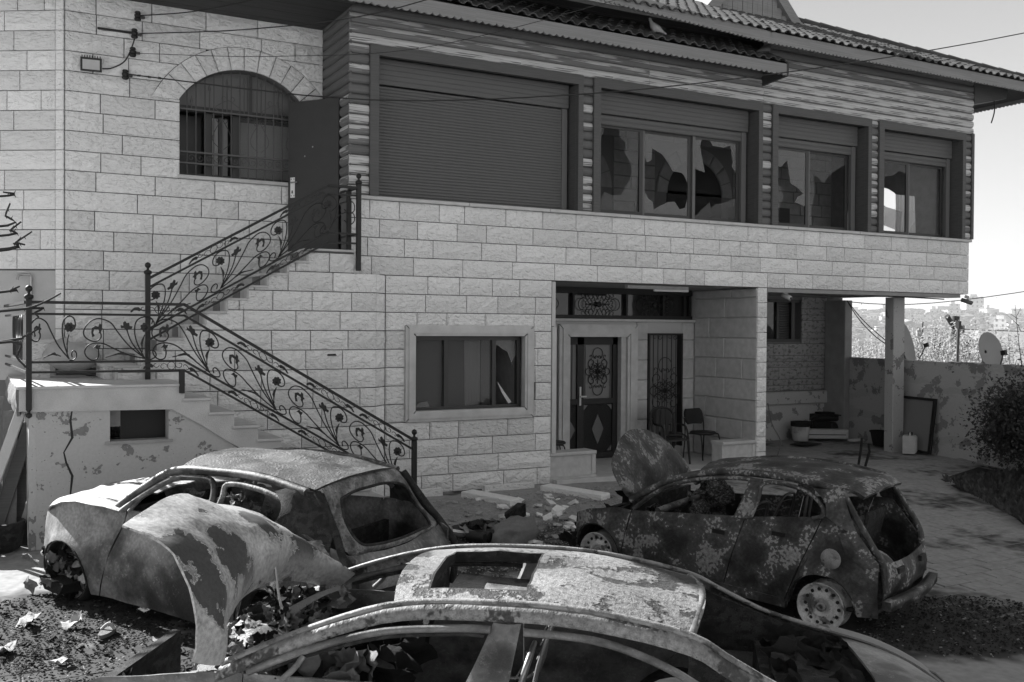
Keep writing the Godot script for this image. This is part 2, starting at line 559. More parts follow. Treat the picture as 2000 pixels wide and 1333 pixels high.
func make_materials() -> void:
	var rs := Vector3(0.9, 1.5, 0.9)
	for i in 4:
		M["stone%d" % i] = mat([0.80, 0.71, 0.84, 0.77][i], 0.9, T.rock, T.rock_h, 3.6, rs)
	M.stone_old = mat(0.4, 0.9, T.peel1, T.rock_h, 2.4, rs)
	M.dressed = mat(0.6, 0.85, T.grain, T.grain_h, 0.25, Vector3(1.1, 1.1, 1.1))
	M.dressed2 = mat(0.55, 0.85, T.grain, T.grain_h, 0.25, Vector3(0.8, 0.8, 0.8))
	M.joint = mat(0.14, 0.95)
	M.joint_pale = mat(0.45, 0.95)
	M.concrete = mat(0.42, 0.9, T.grain, T.grain_h, 0.5, Vector3(0.7, 0.7, 0.7))
	M.soffit = mat(0.34, 0.9, T.grain, null, 0.5, Vector3(0.5, 0.5, 0.5))
	M.plaster = mat(0.52, 0.9, T.peel0, T.peel_h0, 0.7, Vector3(0.42, 0.42, 0.42))
	M.plaster2 = mat(0.55, 0.9, T.peel1, T.peel_h1, 0.7, Vector3(0.3, 0.3, 0.3))
	M.column = mat(0.45, 0.9, T.peel0, T.peel_h0, 0.7, Vector3(0.3, 0.3, 0.3))
	M.marble = mat(0.62, 0.5, T.grain, null, 0.3, Vector3(0.6, 0.6, 0.6))
	M.tile_dark = mat(0.09, 0.4)
	M.iron = mat(0.02, 0.55)
	M.iron.metallic = 0.3
	M.iron_grey = mat(0.09, 0.5)
	M.iron_grey.metallic = 0.3
	M.black = mat(0.012, 0.6)
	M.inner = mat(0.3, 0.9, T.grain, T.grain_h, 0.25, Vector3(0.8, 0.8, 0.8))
	M.render = mat(0.62, 0.9, T.grain, T.grain_h, 0.3, Vector3(0.45, 0.45, 0.45))
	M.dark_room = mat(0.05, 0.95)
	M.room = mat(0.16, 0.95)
	M.shutter = mat(0.095, 0.55)
	M.alu = mat(0.03, 0.45)
	M.alu_pale = mat(0.12, 0.45)
	M.door = mat(0.042, 0.55, T.grain, null, 0.3, Vector3(0.8, 0.8, 0.8))
	M.white = mat(0.75, 0.4)
	M.steel = mat(0.4, 0.35)
	M.steel.metallic = 0.6
	M.frame = mat(0.125, 0.6, T.wood2, null, 0.3, Vector3(1.2, 3.0, 3.0))
	M.board_dark = mat(0.06, 0.7, T.wood2, null, 0.3, Vector3(0.6, 3.0, 0.6))
	M.fascia = mat(0.34, 0.7, T.wood2, null, 0.3, Vector3(0.5, 4.0, 2.0))
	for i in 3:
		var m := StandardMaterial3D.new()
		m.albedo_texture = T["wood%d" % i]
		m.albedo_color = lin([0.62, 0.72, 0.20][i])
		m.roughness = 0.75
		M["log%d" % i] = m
	for i in 3:
		M["tile%d" % i] = mat([0.075, 0.055, 0.1][i], 0.75, T.grain, T.grain_h, 0.4, Vector3(3, 3, 3))
	M.glass = mat(0.5, 0.04)
	M.glass.transparency = BaseMaterial3D.TRANSPARENCY_ALPHA
	M.glass.albedo_color.a = 0.08
	M.glass.metallic_specular = 0.13
	M.glass_sheen = mat(0.2, 0.3)  # grey tint paints in the bright surroundings mirrored by the shards
	M.glass_sheen.transparency = BaseMaterial3D.TRANSPARENCY_ALPHA
	M.glass_sheen.albedo_color.a = 0.55
	M.glass_dark = mat(0.02, 0.05)
	M.curtain = mat(0.2, 0.9)
	var cs := [0.55, 0.5, 0.6, 0.55]
	for i in 4:
		var s: float = cs[i]
		M["car%d" % i] = mat([0.5, 0.75, 0.7, 0.7][i], 0.62, T["car%d" % i], T["car_h%d" % i], [0.9, 0.5, 0.6, 0.6][i], Vector3(s, s, s))
		M["car%d" % i].metallic = 0.15
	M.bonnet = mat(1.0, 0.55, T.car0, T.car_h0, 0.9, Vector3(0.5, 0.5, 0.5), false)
	M.car4 = mat(0.15, 0.7, T.car3, T.car_h3, 1.2, Vector3(0.45, 0.45, 0.45))
	M.soot = mat(0.022, 0.85, T.car2, T.car_h2, 0.8, Vector3(1.4, 1.4, 1.4))
	M.soot.albedo_color = lin(0.11)
	M.rubber = mat(0.02, 0.9)
	M.ash = mat(0.34, 0.95, T.grain, T.grain_h, 1.0, Vector3(4, 4, 4))
	M.char = mat(0.013, 0.95, T.grain, T.grain_h, 1.0, Vector3(4, 4, 4))
	M.cable = mat(0.015, 0.6)
	for i in 3:
		paint_car(i)
	M.bark = mat(0.09, 0.9)
	M.deck = mat(0.24, 0.5, T.car1, T.car_h1, 0.3, Vector3(0.4, 0.4, 0.4))
	M.deck.albedo_color = lin(0.95)
	paint_bonnet()
	M.twig = mat(0.03, 0.9)
	M.sack = mat(0.5, 0.85, T.grain, null, 0.3, Vector3(1, 1, 1))

# ---------- stonework ----------
func rock_stone(w: float, h: float) -> ArrayMesh:
	var m := MB.new()
	var e := 0.018
	var nx := 5
	var ny := 3
	var g: Array = []
	for j in ny + 1:
		var row: Array[Vector3] = []
		for i in nx + 1:
			var x := lerpf(e, w - e, float(i) / nx)
			var y := lerpf(e, h - e, float(j) / ny)
			var z := 0.002
			if i > 0 and i < nx and j > 0 and j < ny:
				x += rng.randf_range(-0.25, 0.25) * w / nx
				y += rng.randf_range(-0.2, 0.2) * h / ny
				z = rng.randf_range(0.004, 0.032)
			row.append(Vector3(x, y, z))
		g.append(row)
	m.flat()
	for j in ny:
		for i in nx:
			m.quad(g[j][i], g[j][i + 1], g[j + 1][i + 1], g[j + 1][i])
	var o: Array[Vector3] = [Vector3(0, 0, -0.002), Vector3(w, 0, -0.002), Vector3(w, h, -0.002), Vector3(0, h, -0.002)]
	var q: Array[Vector3] = [g[0][0], g[0][nx], g[ny][nx], g[ny][0]]
	for k in 4:
		var l := (k + 1) % 4
		m.quad(o[k], o[l], q[l], q[k])
		m.quad(o[k] - Vector3(0, 0, 0.04), o[l] - Vector3(0, 0, 0.04), o[l], o[k])
	return m.done()

func poly_stone(poly: PackedVector2Array) -> ArrayMesh:
	var m := MB.new()
	m.prism(poly, -0.04, 0.0)
	var inner := Geometry2D.offset_polygon(poly, -0.016)
	if inner.size() == 1 and inner[0].size() >= 3:
		m.prism(inner[0], 0.0, 0.010)
	return m.done()

func smooth_stone(w: float, h: float, c := 0.012) -> ArrayMesh:
	var m := MB.new()
	m.bevel(Vector3(0, 0, -0.03), Vector3(w, h, 0.0), c)
	return m.done()

# rows of stones on a wall plane: o is the world point of (0, 0), u to the right and n outwards as one looks at the wall
func stone_rows(wall: Node3D, o: Vector3, u: Vector3, n: Vector3, ys: Array, u0: float, u1: float, holes: Array, wmin: float, wmax: float, called := "stone", kind := 0, cut := PackedVector2Array()) -> void:
	var b := basis_from(u, n)
	var gap := 0.006
	for r in ys.size() - 1:
		var y0: float = ys[r]
		var y1: float = ys[r + 1]
		var spans: Array = [Vector2(u0, u1)]
		for hq in holes:
			var hr: Rect2 = hq
			if hr.position.y < y1 - 0.01 and hr.end.y > y0 + 0.01:
				var next: Array = []
				for s in spans:
					if hr.position.x > s.x + 0.02:
						next.append(Vector2(s.x, minf(s.y, hr.position.x)))
					if hr.end.x < s.y - 0.02:
						next.append(Vector2(maxf(s.x, hr.end.x), s.y))
				spans = next
		for s in spans:
			var x: float = s.x
			var shift := rng.randf_range(0.45, 1.0)
			while x < s.y - 0.02:
				var w := rng.randf_range(wmin, wmax) * shift
				shift = 1.0
				if s.y - x - w < wmin * 0.45:
					w = s.y - x
				var at := o + u * (x + gap) + Vector3.UP * (y0 + gap)
				var sw := w - 2 * gap
				var sh := y1 - y0 - 2 * gap
				var mesh: ArrayMesh
				var material: Material = M["stone%d" % rng.randi_range(0, 3)]
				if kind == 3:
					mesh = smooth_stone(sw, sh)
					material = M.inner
				elif kind == 1:
					mesh = smooth_stone(sw, sh)
					material = M.dressed if rng.randf() < 0.6 else M.dressed2
				elif kind == 2:
					mesh = rock_stone(sw, sh)
					material = M.stone_old
				elif cut.size() > 0:
					var rect := PackedVector2Array([Vector2(x + gap, y0 + gap), Vector2(x + w - gap, y0 + gap), Vector2(x + w - gap, y1 - gap), Vector2(x + gap, y1 - gap)])
					var left := Geometry2D.clip_polygons(rect, cut)
					if left.size() == 1 and absf(area(left[0]) - sw * sh) < 0.0005:
						mesh = rock_stone(sw, sh)
					else:
						for p in left:
							if area(p) > 0.004:
								part(called, poly_stone(p), material, wall, Transform3D(b, o))
				else:
					mesh = rock_stone(sw, sh)
				if mesh:
					part(called, mesh, material, wall, Transform3D(b, at))
				x += w

func area(p: PackedVector2Array) -> float:
	var a := 0.0
	for i in p.size():
		a += p[i].cross(p[(i + 1) % p.size()])
	return absf(a) / 2

func steps(a: float, b: float, d: float) -> Array:
	var out := []
	var n := roundi((b - a) / d)
	for i in n + 1:
		out.append(a + (b - a) * i / n)
	return out

# ---------- timber ----------
func log_mesh(l: float, h: float, proud: float) -> ArrayMesh:
	var m := MB.new()
	var sides := 7
	m.smooth()
	var v0 := 0.0
	var u0 := rng.randf()
	var arc: Array[Vector2] = []
	for i in sides + 1:
		var a := PI * i / sides - PI / 2
		arc.append(Vector2(h / 2 + sin(a) * h / 2 * 0.97, cos(a) * proud))
	for i in sides:
		var p := arc[i]
		var q := arc[i + 1]
		var va := v0 + float(i) / sides * 0.5
		var vb := v0 + float(i + 1) / sides * 0.5
		var a := Vector3(0, p.x, p.y)
		var b := Vector3(l, p.x, p.y)
		var c := Vector3(l, q.x, q.y)
		var d := Vector3(0, q.x, q.y)
		var ul := u0 + l / 1.6
		m.tuv(a, c, b, Vector2(u0, va), Vector2(ul, vb), Vector2(ul, va))
		m.tuv(a, d, c, Vector2(u0, va), Vector2(u0, vb), Vector2(ul, vb))
	m.flat()
	for i in range(1, sides):
		m.tuv(Vector3(0, arc[0].x, arc[0].y), Vector3(0, arc[i].x, arc[i].y), Vector3(0, arc[i + 1].x, arc[i + 1].y), Vector2.ZERO, Vector2(0.02, 0.02), Vector2(0.02, 0.04))
		m.tuv(Vector3(l, arc[0].x, arc[0].y), Vector3(l, arc[i + 1].x, arc[i + 1].y), Vector3(l, arc[i].x, arc[i].y), Vector2.ZERO, Vector2(0.02, 0.02), Vector2(0.02, 0.04))
	return m.done()

func scallop_board(l: float, h: float, wave: float, depth: float) -> ArrayMesh:
	var p := PackedVector2Array()
	p.append(Vector2(l, h))
	p.append(Vector2(0, h))
	var n := int(l / wave)
	for i in n:
		for k in 6:
			var t := k / 6.0
			p.append(Vector2((i + t) * l / n, depth * (1.0 - absf(sin(PI * t))) * (1.0 if i % 3 else 0.6)))
	p.append(Vector2(l, 0))
	var m := MB.new()
	m.prism(p, 0.0, 0.03)
	return m.done()

func tile_mesh(w: float, l: float) -> ArrayMesh:
	# lies in local xz with y up; runs along +z down the slope
	var g: Array = []
	for i in 2:
		var row := PackedVector3Array()
		for k in 7:
			var t := k / 6.0
			row.append(Vector3(t * w, 0.045 * sin(PI * minf(t / 0.68, 1.0)) + (0.022 if i else 0.0), l * i))
		g.append(row)
	var m := MB.new()
	m.sheet(g, 0.014)
	return m.done()

func roof_tiles(roof: Node3D, x0: float, x1: float, foot: Vector3, slope: float, rows: int, single_rows: int, hip := false) -> void:
	var w := 0.2
	var l := 0.33
	var mesh := tile_mesh(w * 1.06, l)
	var dir := Vector3(0, -slope, 1).normalized()
	var b := Basis(Vector3.RIGHT, dir.cross(Vector3.RIGHT), dir)
	var rest: Array[Transform3D] = []
	for r in rows:
		var n := int((x1 - x0) / w)
		for i in n:
			var at := foot - dir * (r * 0.29 + l) + Vector3.RIGHT * (x0 + i * w) + Vector3(rng.randf_range(-0.008, 0.008), rng.randf_range(0.0, 0.008), rng.randf_range(-0.012, 0.012))
			if hip and at.x > 18.2 - (0.7 - at.z):
				continue
			if r < single_rows:
				part("roof_tile", mesh, M["tile%d" % rng.randi_range(0, 2)], roof, Transform3D(b, at))
			else:
				rest.append(Transform3D(b, at))
	if rest.size() > 0:
		var mm := MultiMesh.new()
		mm.transform_format = MultiMesh.TRANSFORM_3D
		mm.mesh = mesh
		mm.instance_count = rest.size()
		for i in rest.size():
			mm.set_instance_transform(i, rest[i])
		var mi := MultiMeshInstance3D.new()
		mi.name = "upper_tiles"
		mi.multimesh = mm
		mi.material_override = M.tile0
		roof.add_child(mi, true)
		stuff(mi)

# flat frame of four mitred boards round the opening lo..hi in local xy, wd wide, from z0 to z1
func mitred(lo: Vector2, hi: Vector2, wd: float, z0: float, z1: float, step := 0.0) -> Array:
	var out := []
	var o := [lo - Vector2(wd, wd), Vector2(hi.x + wd, lo.y - wd), hi + Vector2(wd, wd), Vector2(lo.x - wd, hi.y + wd)]
	var i := [lo, Vector2(hi.x, lo.y), hi, Vector2(lo.x, hi.y)]
	for k in 4:
		var l := (k + 1) % 4
		var m := MB.new()
		var c: Vector2 = (lo + hi) / 2
		var sh := 0.002
		var quad4 := PackedVector2Array()
		for p in [o[k], o[l], i[l], i[k]]:
			quad4.append(p)
		var cen := (quad4[0] + quad4[1] + quad4[2] + quad4[3]) / 4
		for j in 4:
			quad4[j] = quad4[j].lerp(cen, sh / wd)
		m.prism(quad4, z0, z1)
		if step > 0.0:
			var q2 := PackedVector2Array()
			var f1 := 0.30
			var f2 := 0.75
			for p in [o[k].lerp(i[k], f1), o[l].lerp(i[l], f1), o[l].lerp(i[l], f2), o[k].lerp(i[k], f2)]:
				q2.append(p)
			m.prism(q2, z1, z1 + step)
		out.append(m.done())
	return out

func slats(w: float, y0: float, y1: float, pitch: float, depth: float) -> ArrayMesh:
	var m := MB.new()
	var n := int((y1 - y0) / pitch)
	var d := (y1 - y0) / n
	for i in n:
		var y := y0 + i * d
		m.flat()
		var z := [0.0, depth, depth, 0.0]
		var yy := [y, y + d * 0.25, y + d * 0.8, y + d]
		for k in 3:
			m.quad(Vector3(0, yy[k], z[k]), Vector3(w, yy[k], z[k]), Vector3(w, yy[k + 1], z[k + 1]), Vector3(0, yy[k + 1], z[k + 1]))
	m.box(Vector3(0, y0, -0.02), Vector3(w, y1, -0.004))
	return m.done()

# a sheet of glass in local xy with a jagged outline
func shard(parent: Node3D, poly: PackedVector2Array, at: Vector3, m: Material, called := "glass_shard") -> void:
	var mb := MB.new()
	mb.prism(poly, 0.0, 0.004)
	part(called, mb.done(), m, parent, Transform3D(Basis(), at))

func spiral(c: Vector2, r0: float, r1: float, a0: float, a1: float, n := 16) -> PackedVector2Array:
	var p := PackedVector2Array()
	for i in n + 1:
		var t := float(i) / n
		var r := lerpf(r0, r1, t)
		var a := lerpf(a0, a1, t)
		p.append(c + Vector2(cos(a), sin(a)) * r)
	return p

func lift(p: PackedVector2Array, z := 0.0) -> PackedVector3Array:
	var o := PackedVector3Array()
	for q in p:
		o.append(Vector3(q.x, q.y, z))
	return o

# wrought scrolls in a panel w by h (local xy, origin at its lower left), symmetrical about both axes
func grille_scrolls(m: MB, c: Vector2, s: float, tall := true) -> void:
	for sy in [-1.0, 1.0]:
		var f := func(p: PackedVector2Array) -> PackedVector3Array:
			var o := PackedVector3Array()
			for q in p:
				var v := Vector2(q.x, q.y * sy)
				if not tall:
					v = Vector2(v.y, v.x)
				o.append(Vector3(c.x + v.x * s, c.y + v.y * s, 0.0))
			return o
		# crowning hoop that ends in two curls
		for sx in [-1.0, 1.0]:
			var hoop := PackedVector2Array()
			hoop.append_array(spiral(Vector2(0, 0.62), 0.2, 0.2, PI / 2, PI / 2 - sx * PI * 0.8, 10))
			hoop.append_array(spiral(Vector2(sx * 0.05, 0.5), 0.07, 0.02, -PI / 2 + sx * 0.6, -PI / 2 + sx * 5.5, 9))
			m.tube(f.call(hoop), 0.007, 5)
			var big := PackedVector2Array()
			big.append_array(spiral(Vector2(sx * 0.24, 0.3), 0.03, 0.15, PI * (0.5 - 0.5 * sx) + sx * 5.0, PI * (0.5 - 0.5 * sx) - sx * 0.2, 14))
			big.append(Vector2(sx * 0.36, 0.16))
			big.append(Vector2(sx * 0.16, 0.03))
			m.tube(f.call(big), 0.008, 5)
			m.tube(f.call(spiral(Vector2(sx * 0.1, 0.2), 0.1, 0.025, PI / 2, PI / 2 + sx * 5.4, 12)), 0.007, 5)
			m.tube(f.call(spiral(Vector2(sx * 0.3, 0.52), 0.09, 0.02, -PI / 2, -PI / 2 - sx * 5.0, 11)), 0.006, 5)
		m.tube(f.call(v2([0, 0, 0, 0.42])), 0.007, 5)
	m.lathe(v2([0.01, -0.012, 0.05, -0.008, 0.05, 0.008, 0.01, 0.012]), 8, Transform3D(Basis(Vector3.RIGHT, Vector3.BACK, Vector3.UP), Vector3(c.x, c.y, 0)))

func build_house() -> void:
	var H := thing("stone_house", "two storey stone house with timber clad upper floor, roller shutters and broken windows", "house")
	var X := Vector3.RIGHT
	var Z := Vector3.BACK
	# --- facade band between the storeys
	var band := part("facade_wall", boxmesh(Vector3(4.42, 3.0, -0.3), Vector3(16.9, 3.98, -0.032)), M.joint, H)
	stone_rows(band, Vector3.ZERO, X, Z, steps(3.0, 4.0, 0.25), 4.43, 16.89, [], 0.34, 0.85)
	for k in 4: # quoins seen on the end
		part("stone", rock_stone(0.27, 0.24), M.stone1, band, Transform3D(basis_from(Vector3(0, 0, -1), X), Vector3(16.92, 3.005 + 0.25 * k, -0.01)))
	var x := 4.44
	while x < 16.8:
		var w := minf(rng.randf_range(1.1, 1.9), 16.95 - x)
		var sl := MB.new()
		sl.bevel(Vector3(0, 0, -0.3), Vector3(w - 0.006, 0.05, 0.045), 0.008)
		part("sill_slab", sl.done(), M.marble, band, Transform3D(Basis(), Vector3(x, 4.0, 0)))
		x += w
	# --- ground floor wall left of the porch
	var low := part("ground_floor_wall", boxmesh(Vector3(4.94, -0.1, -0.3), Vector3(5.22, 2.99, -0.032)), M.joint, H)
	var lm := MB.new()
	lm.box(Vector3(5.22, -0.1, -0.3), Vector3(7.28, 1.0, -0.032))
	lm.box(Vector3(5.22, 2.32, -0.3), Vector3(7.28, 2.99, -0.032))
	lm.box(Vector3(7.28, -0.1, -0.3), Vector3(7.62, 2.99, -0.032))
	part("wall_core", lm.done(), M.joint, low)
	stone_rows(low, Vector3.ZERO, X, Z, steps(0.0, 3.0, 0.25), 4.945, 7.56, [Rect2(5.22, 3.5, 0.1, 0.1)], 0.42, 0.85, "stone", 0, v2([5.23, 0.99, 7.27, 0.99, 7.27, 2.325, 5.23, 2.325]))
	part("corner_trim", boxmesh(Vector3(7.565, 0.45, -0.2), Vector3(7.635, 2.32, 0.02)), M.marble, low)
	part("corner_trim", boxmesh(Vector3(7.565, 2.33, -0.2), Vector3(7.625, 2.985, 0.0)), M.marble, low)
	part("wall_return", boxmesh(Vector3(7.4, -0.1, -1.7), Vector3(7.6, 2.99, -0.3)), M.dressed, low)
	# --- low window with its moulded stone frame
	var wl := part("window", boxmesh(Vector3(5.37, 1.14, -0.19), Vector3(7.10, 1.19, -0.11)), M.alu, H)
	for mm in mitred(Vector2(5.375, 1.15), Vector2(7.09, 2.18), 0.15, -0.06, 0.045, 0.018):
		part("stone_frame", mm, M.marble, wl)
	part("frame", boxmesh(Vector3(5.375, 2.12, -0.18), Vector3(7.09, 2.18, -0.1)), M.alu, wl)
	for fx in [5.375, 5.86, 6.62, 7.03]:
		part("frame", boxmesh(Vector3(fx, 1.19, -0.17), Vector3(fx + 0.06, 2.12, -0.09)), M.alu, wl)
	part("pane", boxmesh(Vector3(5.44, 1.19, -0.15), Vector3(5.86, 2.12, -0.144)), M.glass, wl)
	shard(wl, v2([5.92, 1.19, 6.4, 1.19, 6.44, 1.24, 6.5, 1.22, 6.55, 1.3, 6.62, 1.27, 6.62, 2.12, 5.92, 2.12]), Vector3(0, 0, -0.13), M.glass)
	shard(wl, v2([6.68, 2.12, 7.03, 2.12, 7.03, 1.9, 6.97, 1.8, 7.0, 1.7, 6.9, 1.95, 6.8, 2.0, 6.74, 2.05, 6.68, 2.02]), Vector3(0, 0, -0.15), M.glass_sheen)
	shard(wl, v2([6.71, 1.53, 6.84, 1.36, 6.95, 1.22, 6.9, 1.2, 6.79, 1.36]), Vector3(0, 0, -0.11), M.marble)
	shard(wl, v2([5.43, 1.19, 5.66, 1.19, 5.62, 1.27, 5.5, 1.25]), Vector3(0, 0, -0.12), M.glass_sheen)
	part("curtain", folds(0.26, 1.05, 10, 0.02), M.curtain, wl, Transform3D(Basis(), Vector3(6.42, 1.15, -0.6)))
	part("curtain", boxmesh(Vector3(6.85, 1.1, -0.9), Vector3(7.0, 2.2, -0.88)), M.curtain, wl)
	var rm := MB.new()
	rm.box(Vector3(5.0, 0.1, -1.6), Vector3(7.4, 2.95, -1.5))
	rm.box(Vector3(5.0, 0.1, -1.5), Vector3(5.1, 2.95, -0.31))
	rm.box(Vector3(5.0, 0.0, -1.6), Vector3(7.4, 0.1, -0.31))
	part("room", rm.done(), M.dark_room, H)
	# --- angled strip between stair wall and facade
	var ch := part("corner_strip", boxmesh(Vector3(4.74, -0.4, -0.3), Vector3(4.94, 2.99, -0.05)), M.joint, H)
	var cu := Vector3(0.2, 0, -0.2).normalized()
	stone_rows(ch, Vector3(4.74, 0, 0.2), cu, cu.cross(Vector3.UP), steps(-0.25, 3.0, 0.25), 0.0, 0.283, [], 0.5, 0.6)
	# --- ceiling over porch and car port
	part("ceiling", boxmesh(Vector3(7.6, 3.0, -3.4), Vector3(16.85, 3.06, -0.31)), M.soffit, H)
	part("ceiling_beam", boxmesh(Vector3(11.8, 2.93, -0.29), Vector3(16.7, 2.995, -0.02)), M.soffit, H)
	# --- porch: back wall with dressed courses, side wall, floor
	var zb := -1.64
	var pb := part("porch_wall", boxmesh(Vector3(7.4, -0.05, -2.0), Vector3(8.87, 2.42, zb - 0.032)), M.joint_pale, H)
	var pm := MB.new()
	pm.box(Vector3(8.87, 2.16, -2.0), Vector3(10.08, 2.42, zb - 0.032))
	pm.box(Vector3(10.08, -0.05, -2.0), Vector3(10.53, 2.42, zb - 0.032))
	pm.box(Vector3(11.29, -0.05, -2.0), Vector3(11.6, 2.42, zb - 0.032))
	pm.box(Vector3(10.53, 2.22, -2.0), Vector3(11.29, 2.42, zb - 0.032))
	pm.box(Vector3(10.53, -0.05, -2.0), Vector3(11.29, 0.2, zb - 0.032))
	part("wall_core", pm.done(), M.joint_pale, pb)
	var py := [0.06, 0.35, 0.7, 1.05, 1.4, 1.75, 2.1, 2.42]
	stone_rows(pb, Vector3(0, 0, zb), X, Z, py, 7.64, 11.56, [Rect2(8.66, 0, 1.62, 2.5), Rect2(10.53, 0.2, 0.76, 2.02)], 0.7, 1.1, "dressed_stone", 1)
	var lin2 := MB.new()
	lin2.bevel(Vector3(7.64, 2.42, zb - 0.2), Vector3(11.55, 2.465, zb + 0.05), 0.008)
	part("lintel_slab", lin2.done(), M.marble, pb)
	var sw := part("porch_side_wall", boxmesh(Vector3(11.592, -0.05, -3.1), Vector3(11.74, 2.99, -0.035)), M.joint_pale, H)
	stone_rows(sw, Vector3(11.56, 0, 0), Z, -X, [0.06, 0.4, 0.75, 1.1, 1.45, 1.8, 2.15, 2.5, 2.84, 2.99], zb, -0.02, [], 0.6, 1.1, "dressed_stone", 1)
	stone_rows(sw, Vector3(0, 0, 0), X, Z, [0.08, 0.25, 0.5, 0.75, 1.0, 1.25, 1.5, 1.75, 2.0, 2.25, 2.5, 2.75, 3.0], 11.56, 11.775, [], 0.5, 0.6)
	part("porch_floor", boxmesh(Vector3(7.6, -0.3, -1.7), Vector3(11.8, 0.06, 0.12)), M.marble, H)
	# stone surround of the entrance
	var ds := part("door_surround", boxmesh(Vector3(8.68, 0.06, zb), Vector3(8.70, 0.08, zb + 0.01)), M.marble, H)
	for mm in mitred(Vector2(8.885, -0.4), Vector2(10.06, 2.155), 0.215, zb, zb + 0.05, 0.02).slice(1):
		part("stone_frame", mm, M.marble, ds)
	part("reveal", boxmesh(Vector3(9.96, 0.06, -1.95), Vector3(10.06, 2.155, zb - 0.002)), M.dressed, ds)
	# --- entrance door: two leaves, the right one wide with scrolls over glass
	var dr := part("door", boxmesh(Vector3(8.885, 0.06, -1.84), Vector3(8.95, 2.155, -1.74)), M.black, H)
	for fb in [[9.13, 0.06, 9.26, 2.155], [9.86, 0.06, 9.96, 2.155], [8.95, 2.02, 9.96, 2.155], [9.26, 1.0, 9.86, 1.09], [9.26, 0.06, 9.86, 0.16], [8.95, 1.0, 9.13, 1.09]]:
		part("door_rail", boxmesh(Vector3(fb[0], fb[1], -1.83), Vector3(fb[2], fb[3], -1.75)), M.black, dr)
	part("door_pane", boxmesh(Vector3(8.95, 1.09, -1.81), Vector3(9.86, 2.02, -1.80)), M.curtain, dr)
	part("door_panel", boxmesh(Vector3(8.95, 0.16, -1.81), Vector3(9.86, 1.0, -1.79)), mat(0.03, 0.5, T.grain, T.grain_h, 1.0, Vector3(5, 5, 5)), dr)
	var dia := MB.new()
	dia.prism(v2([9.56, 0.3, 9.68, 0.56, 9.56, 0.82, 9.44, 0.56]), -1.79, -1.765)
	dia.prism(v2([9.0, 0.4, 9.1, 0.56, 9.0, 0.72, 8.955, 0.56]), -1.79, -1.765)
	for cx in [9.27, 9.85]:
		for cy in [0.18, 0.98]:
			var sx := 0.09 if cx < 9.5 else -0.09
			var sy := 0.09 if cy < 0.5 else -0.09
			dia.prism(v2([cx, cy, cx + sx, cy, cx, cy + sy]), -1.79, -1.77)
	part("door_ornament", dia.done(), M.alu_pale, dr)
	var dg := MB.new()
	grille_scrolls(dg, Vector2(0, 0), 0.5)
	grille_scrolls(dg, Vector2(0, 0), 0.3, false)
	for k in [-0.26, 0.26]:
		dg.tube(lift(v2([k, -0.46, k, 0.46])), 0.006, 4)
	part("door_grille", dg.done(), M.black, dr, Transform3D(Basis(), Vector3(9.56, 1.555, -1.775)))
	part("door_bar", barmesh(lift(v2([9.03, 1.09, 9.03, 2.02]), -1.77), 0.008), M.black, dr)
	part("door_handle", boxmesh(Vector3(9.165, 0.98, -1.75), Vector3(9.20, 1.3, -1.735)), M.steel, dr)
	part("door_handle", boxmesh(Vector3(9.17, 1.12, -1.735), Vector3(9.29, 1.145, -1.70)), M.steel, dr)
	# --- transom band with scrolls
	var tr := part("transom", boxmesh(Vector3(7.6, 2.465, -1.8), Vector3(11.56, 2.53, -1.7)), M.black, H)
	part("transom_frame", boxmesh(Vector3(7.6, 2.90, -1.8), Vector3(11.56, 3.0, -1.7)), M.black, tr)
	for tx in [8.62, 9.0, 10.1, 10.9, 11.38, 11.5]:
		part("transom_frame", boxmesh(Vector3(tx, 2.53, -1.8), Vector3(tx + 0.04, 2.90, -1.71)), M.black, tr)
	part("transom_pane", boxmesh(Vector3(7.6, 2.53, -1.79), Vector3(11.56, 2.90, -1.785)), M.glass_dark, tr)
	for cx in [8.3, 9.55, 10.75]:
		var tg := MB.new()
		grille_scrolls(tg, Vector2.ZERO, 0.52, false)
		part("transom_grille", tg.done(), M.black, tr, Transform3D(Basis(), Vector3(cx, 2.715, -1.73)))
	# --- tall side window with its grille
	var sg := part("side_window", boxmesh(Vector3(10.53, 0.2, -1.75), Vector3(10.565, 2.22, -1.62)), M.black, H)
	part("frame", boxmesh(Vector3(11.255, 0.2, -1.75), Vector3(11.29, 2.22, -1.62)), M.black, sg)
	part("frame", boxmesh(Vector3(10.565, 2.185, -1.75), Vector3(11.255, 2.22, -1.62)), M.black, sg)
	part("pane", boxmesh(Vector3(10.565, 0.2, -1.76), Vector3(11.255, 2.185, -1.75)), M.curtain, sg)
	for i in 6:
		var bx := 10.66 + 0.1 * i
		part("bar", barmesh(lift(v2([bx, 0.2, bx, 2.19]), -1.66), 0.008), M.black, sg)
	var sgm := MB.new()
	grille_scrolls(sgm, Vector2.ZERO, 0.72)
	grille_scrolls(sgm, Vector2.ZERO, 0.4, false)
	for sx in [-0.17, 0.17]:
		for k in [-1.0, 1.0]:
			sgm.tube(lift(spiral(Vector2(sx + k * 0.045, 0.95), 0.05, 0.015, PI / 2 - k * PI / 2, -PI / 2 + (PI if k < 0 else 0.0) - k * 3.0, 10)), 0.006, 5)
	part("grille", sgm.done(), M.black, sg, Transform3D(Basis(), Vector3(10.91, 1.2, -1.645)))
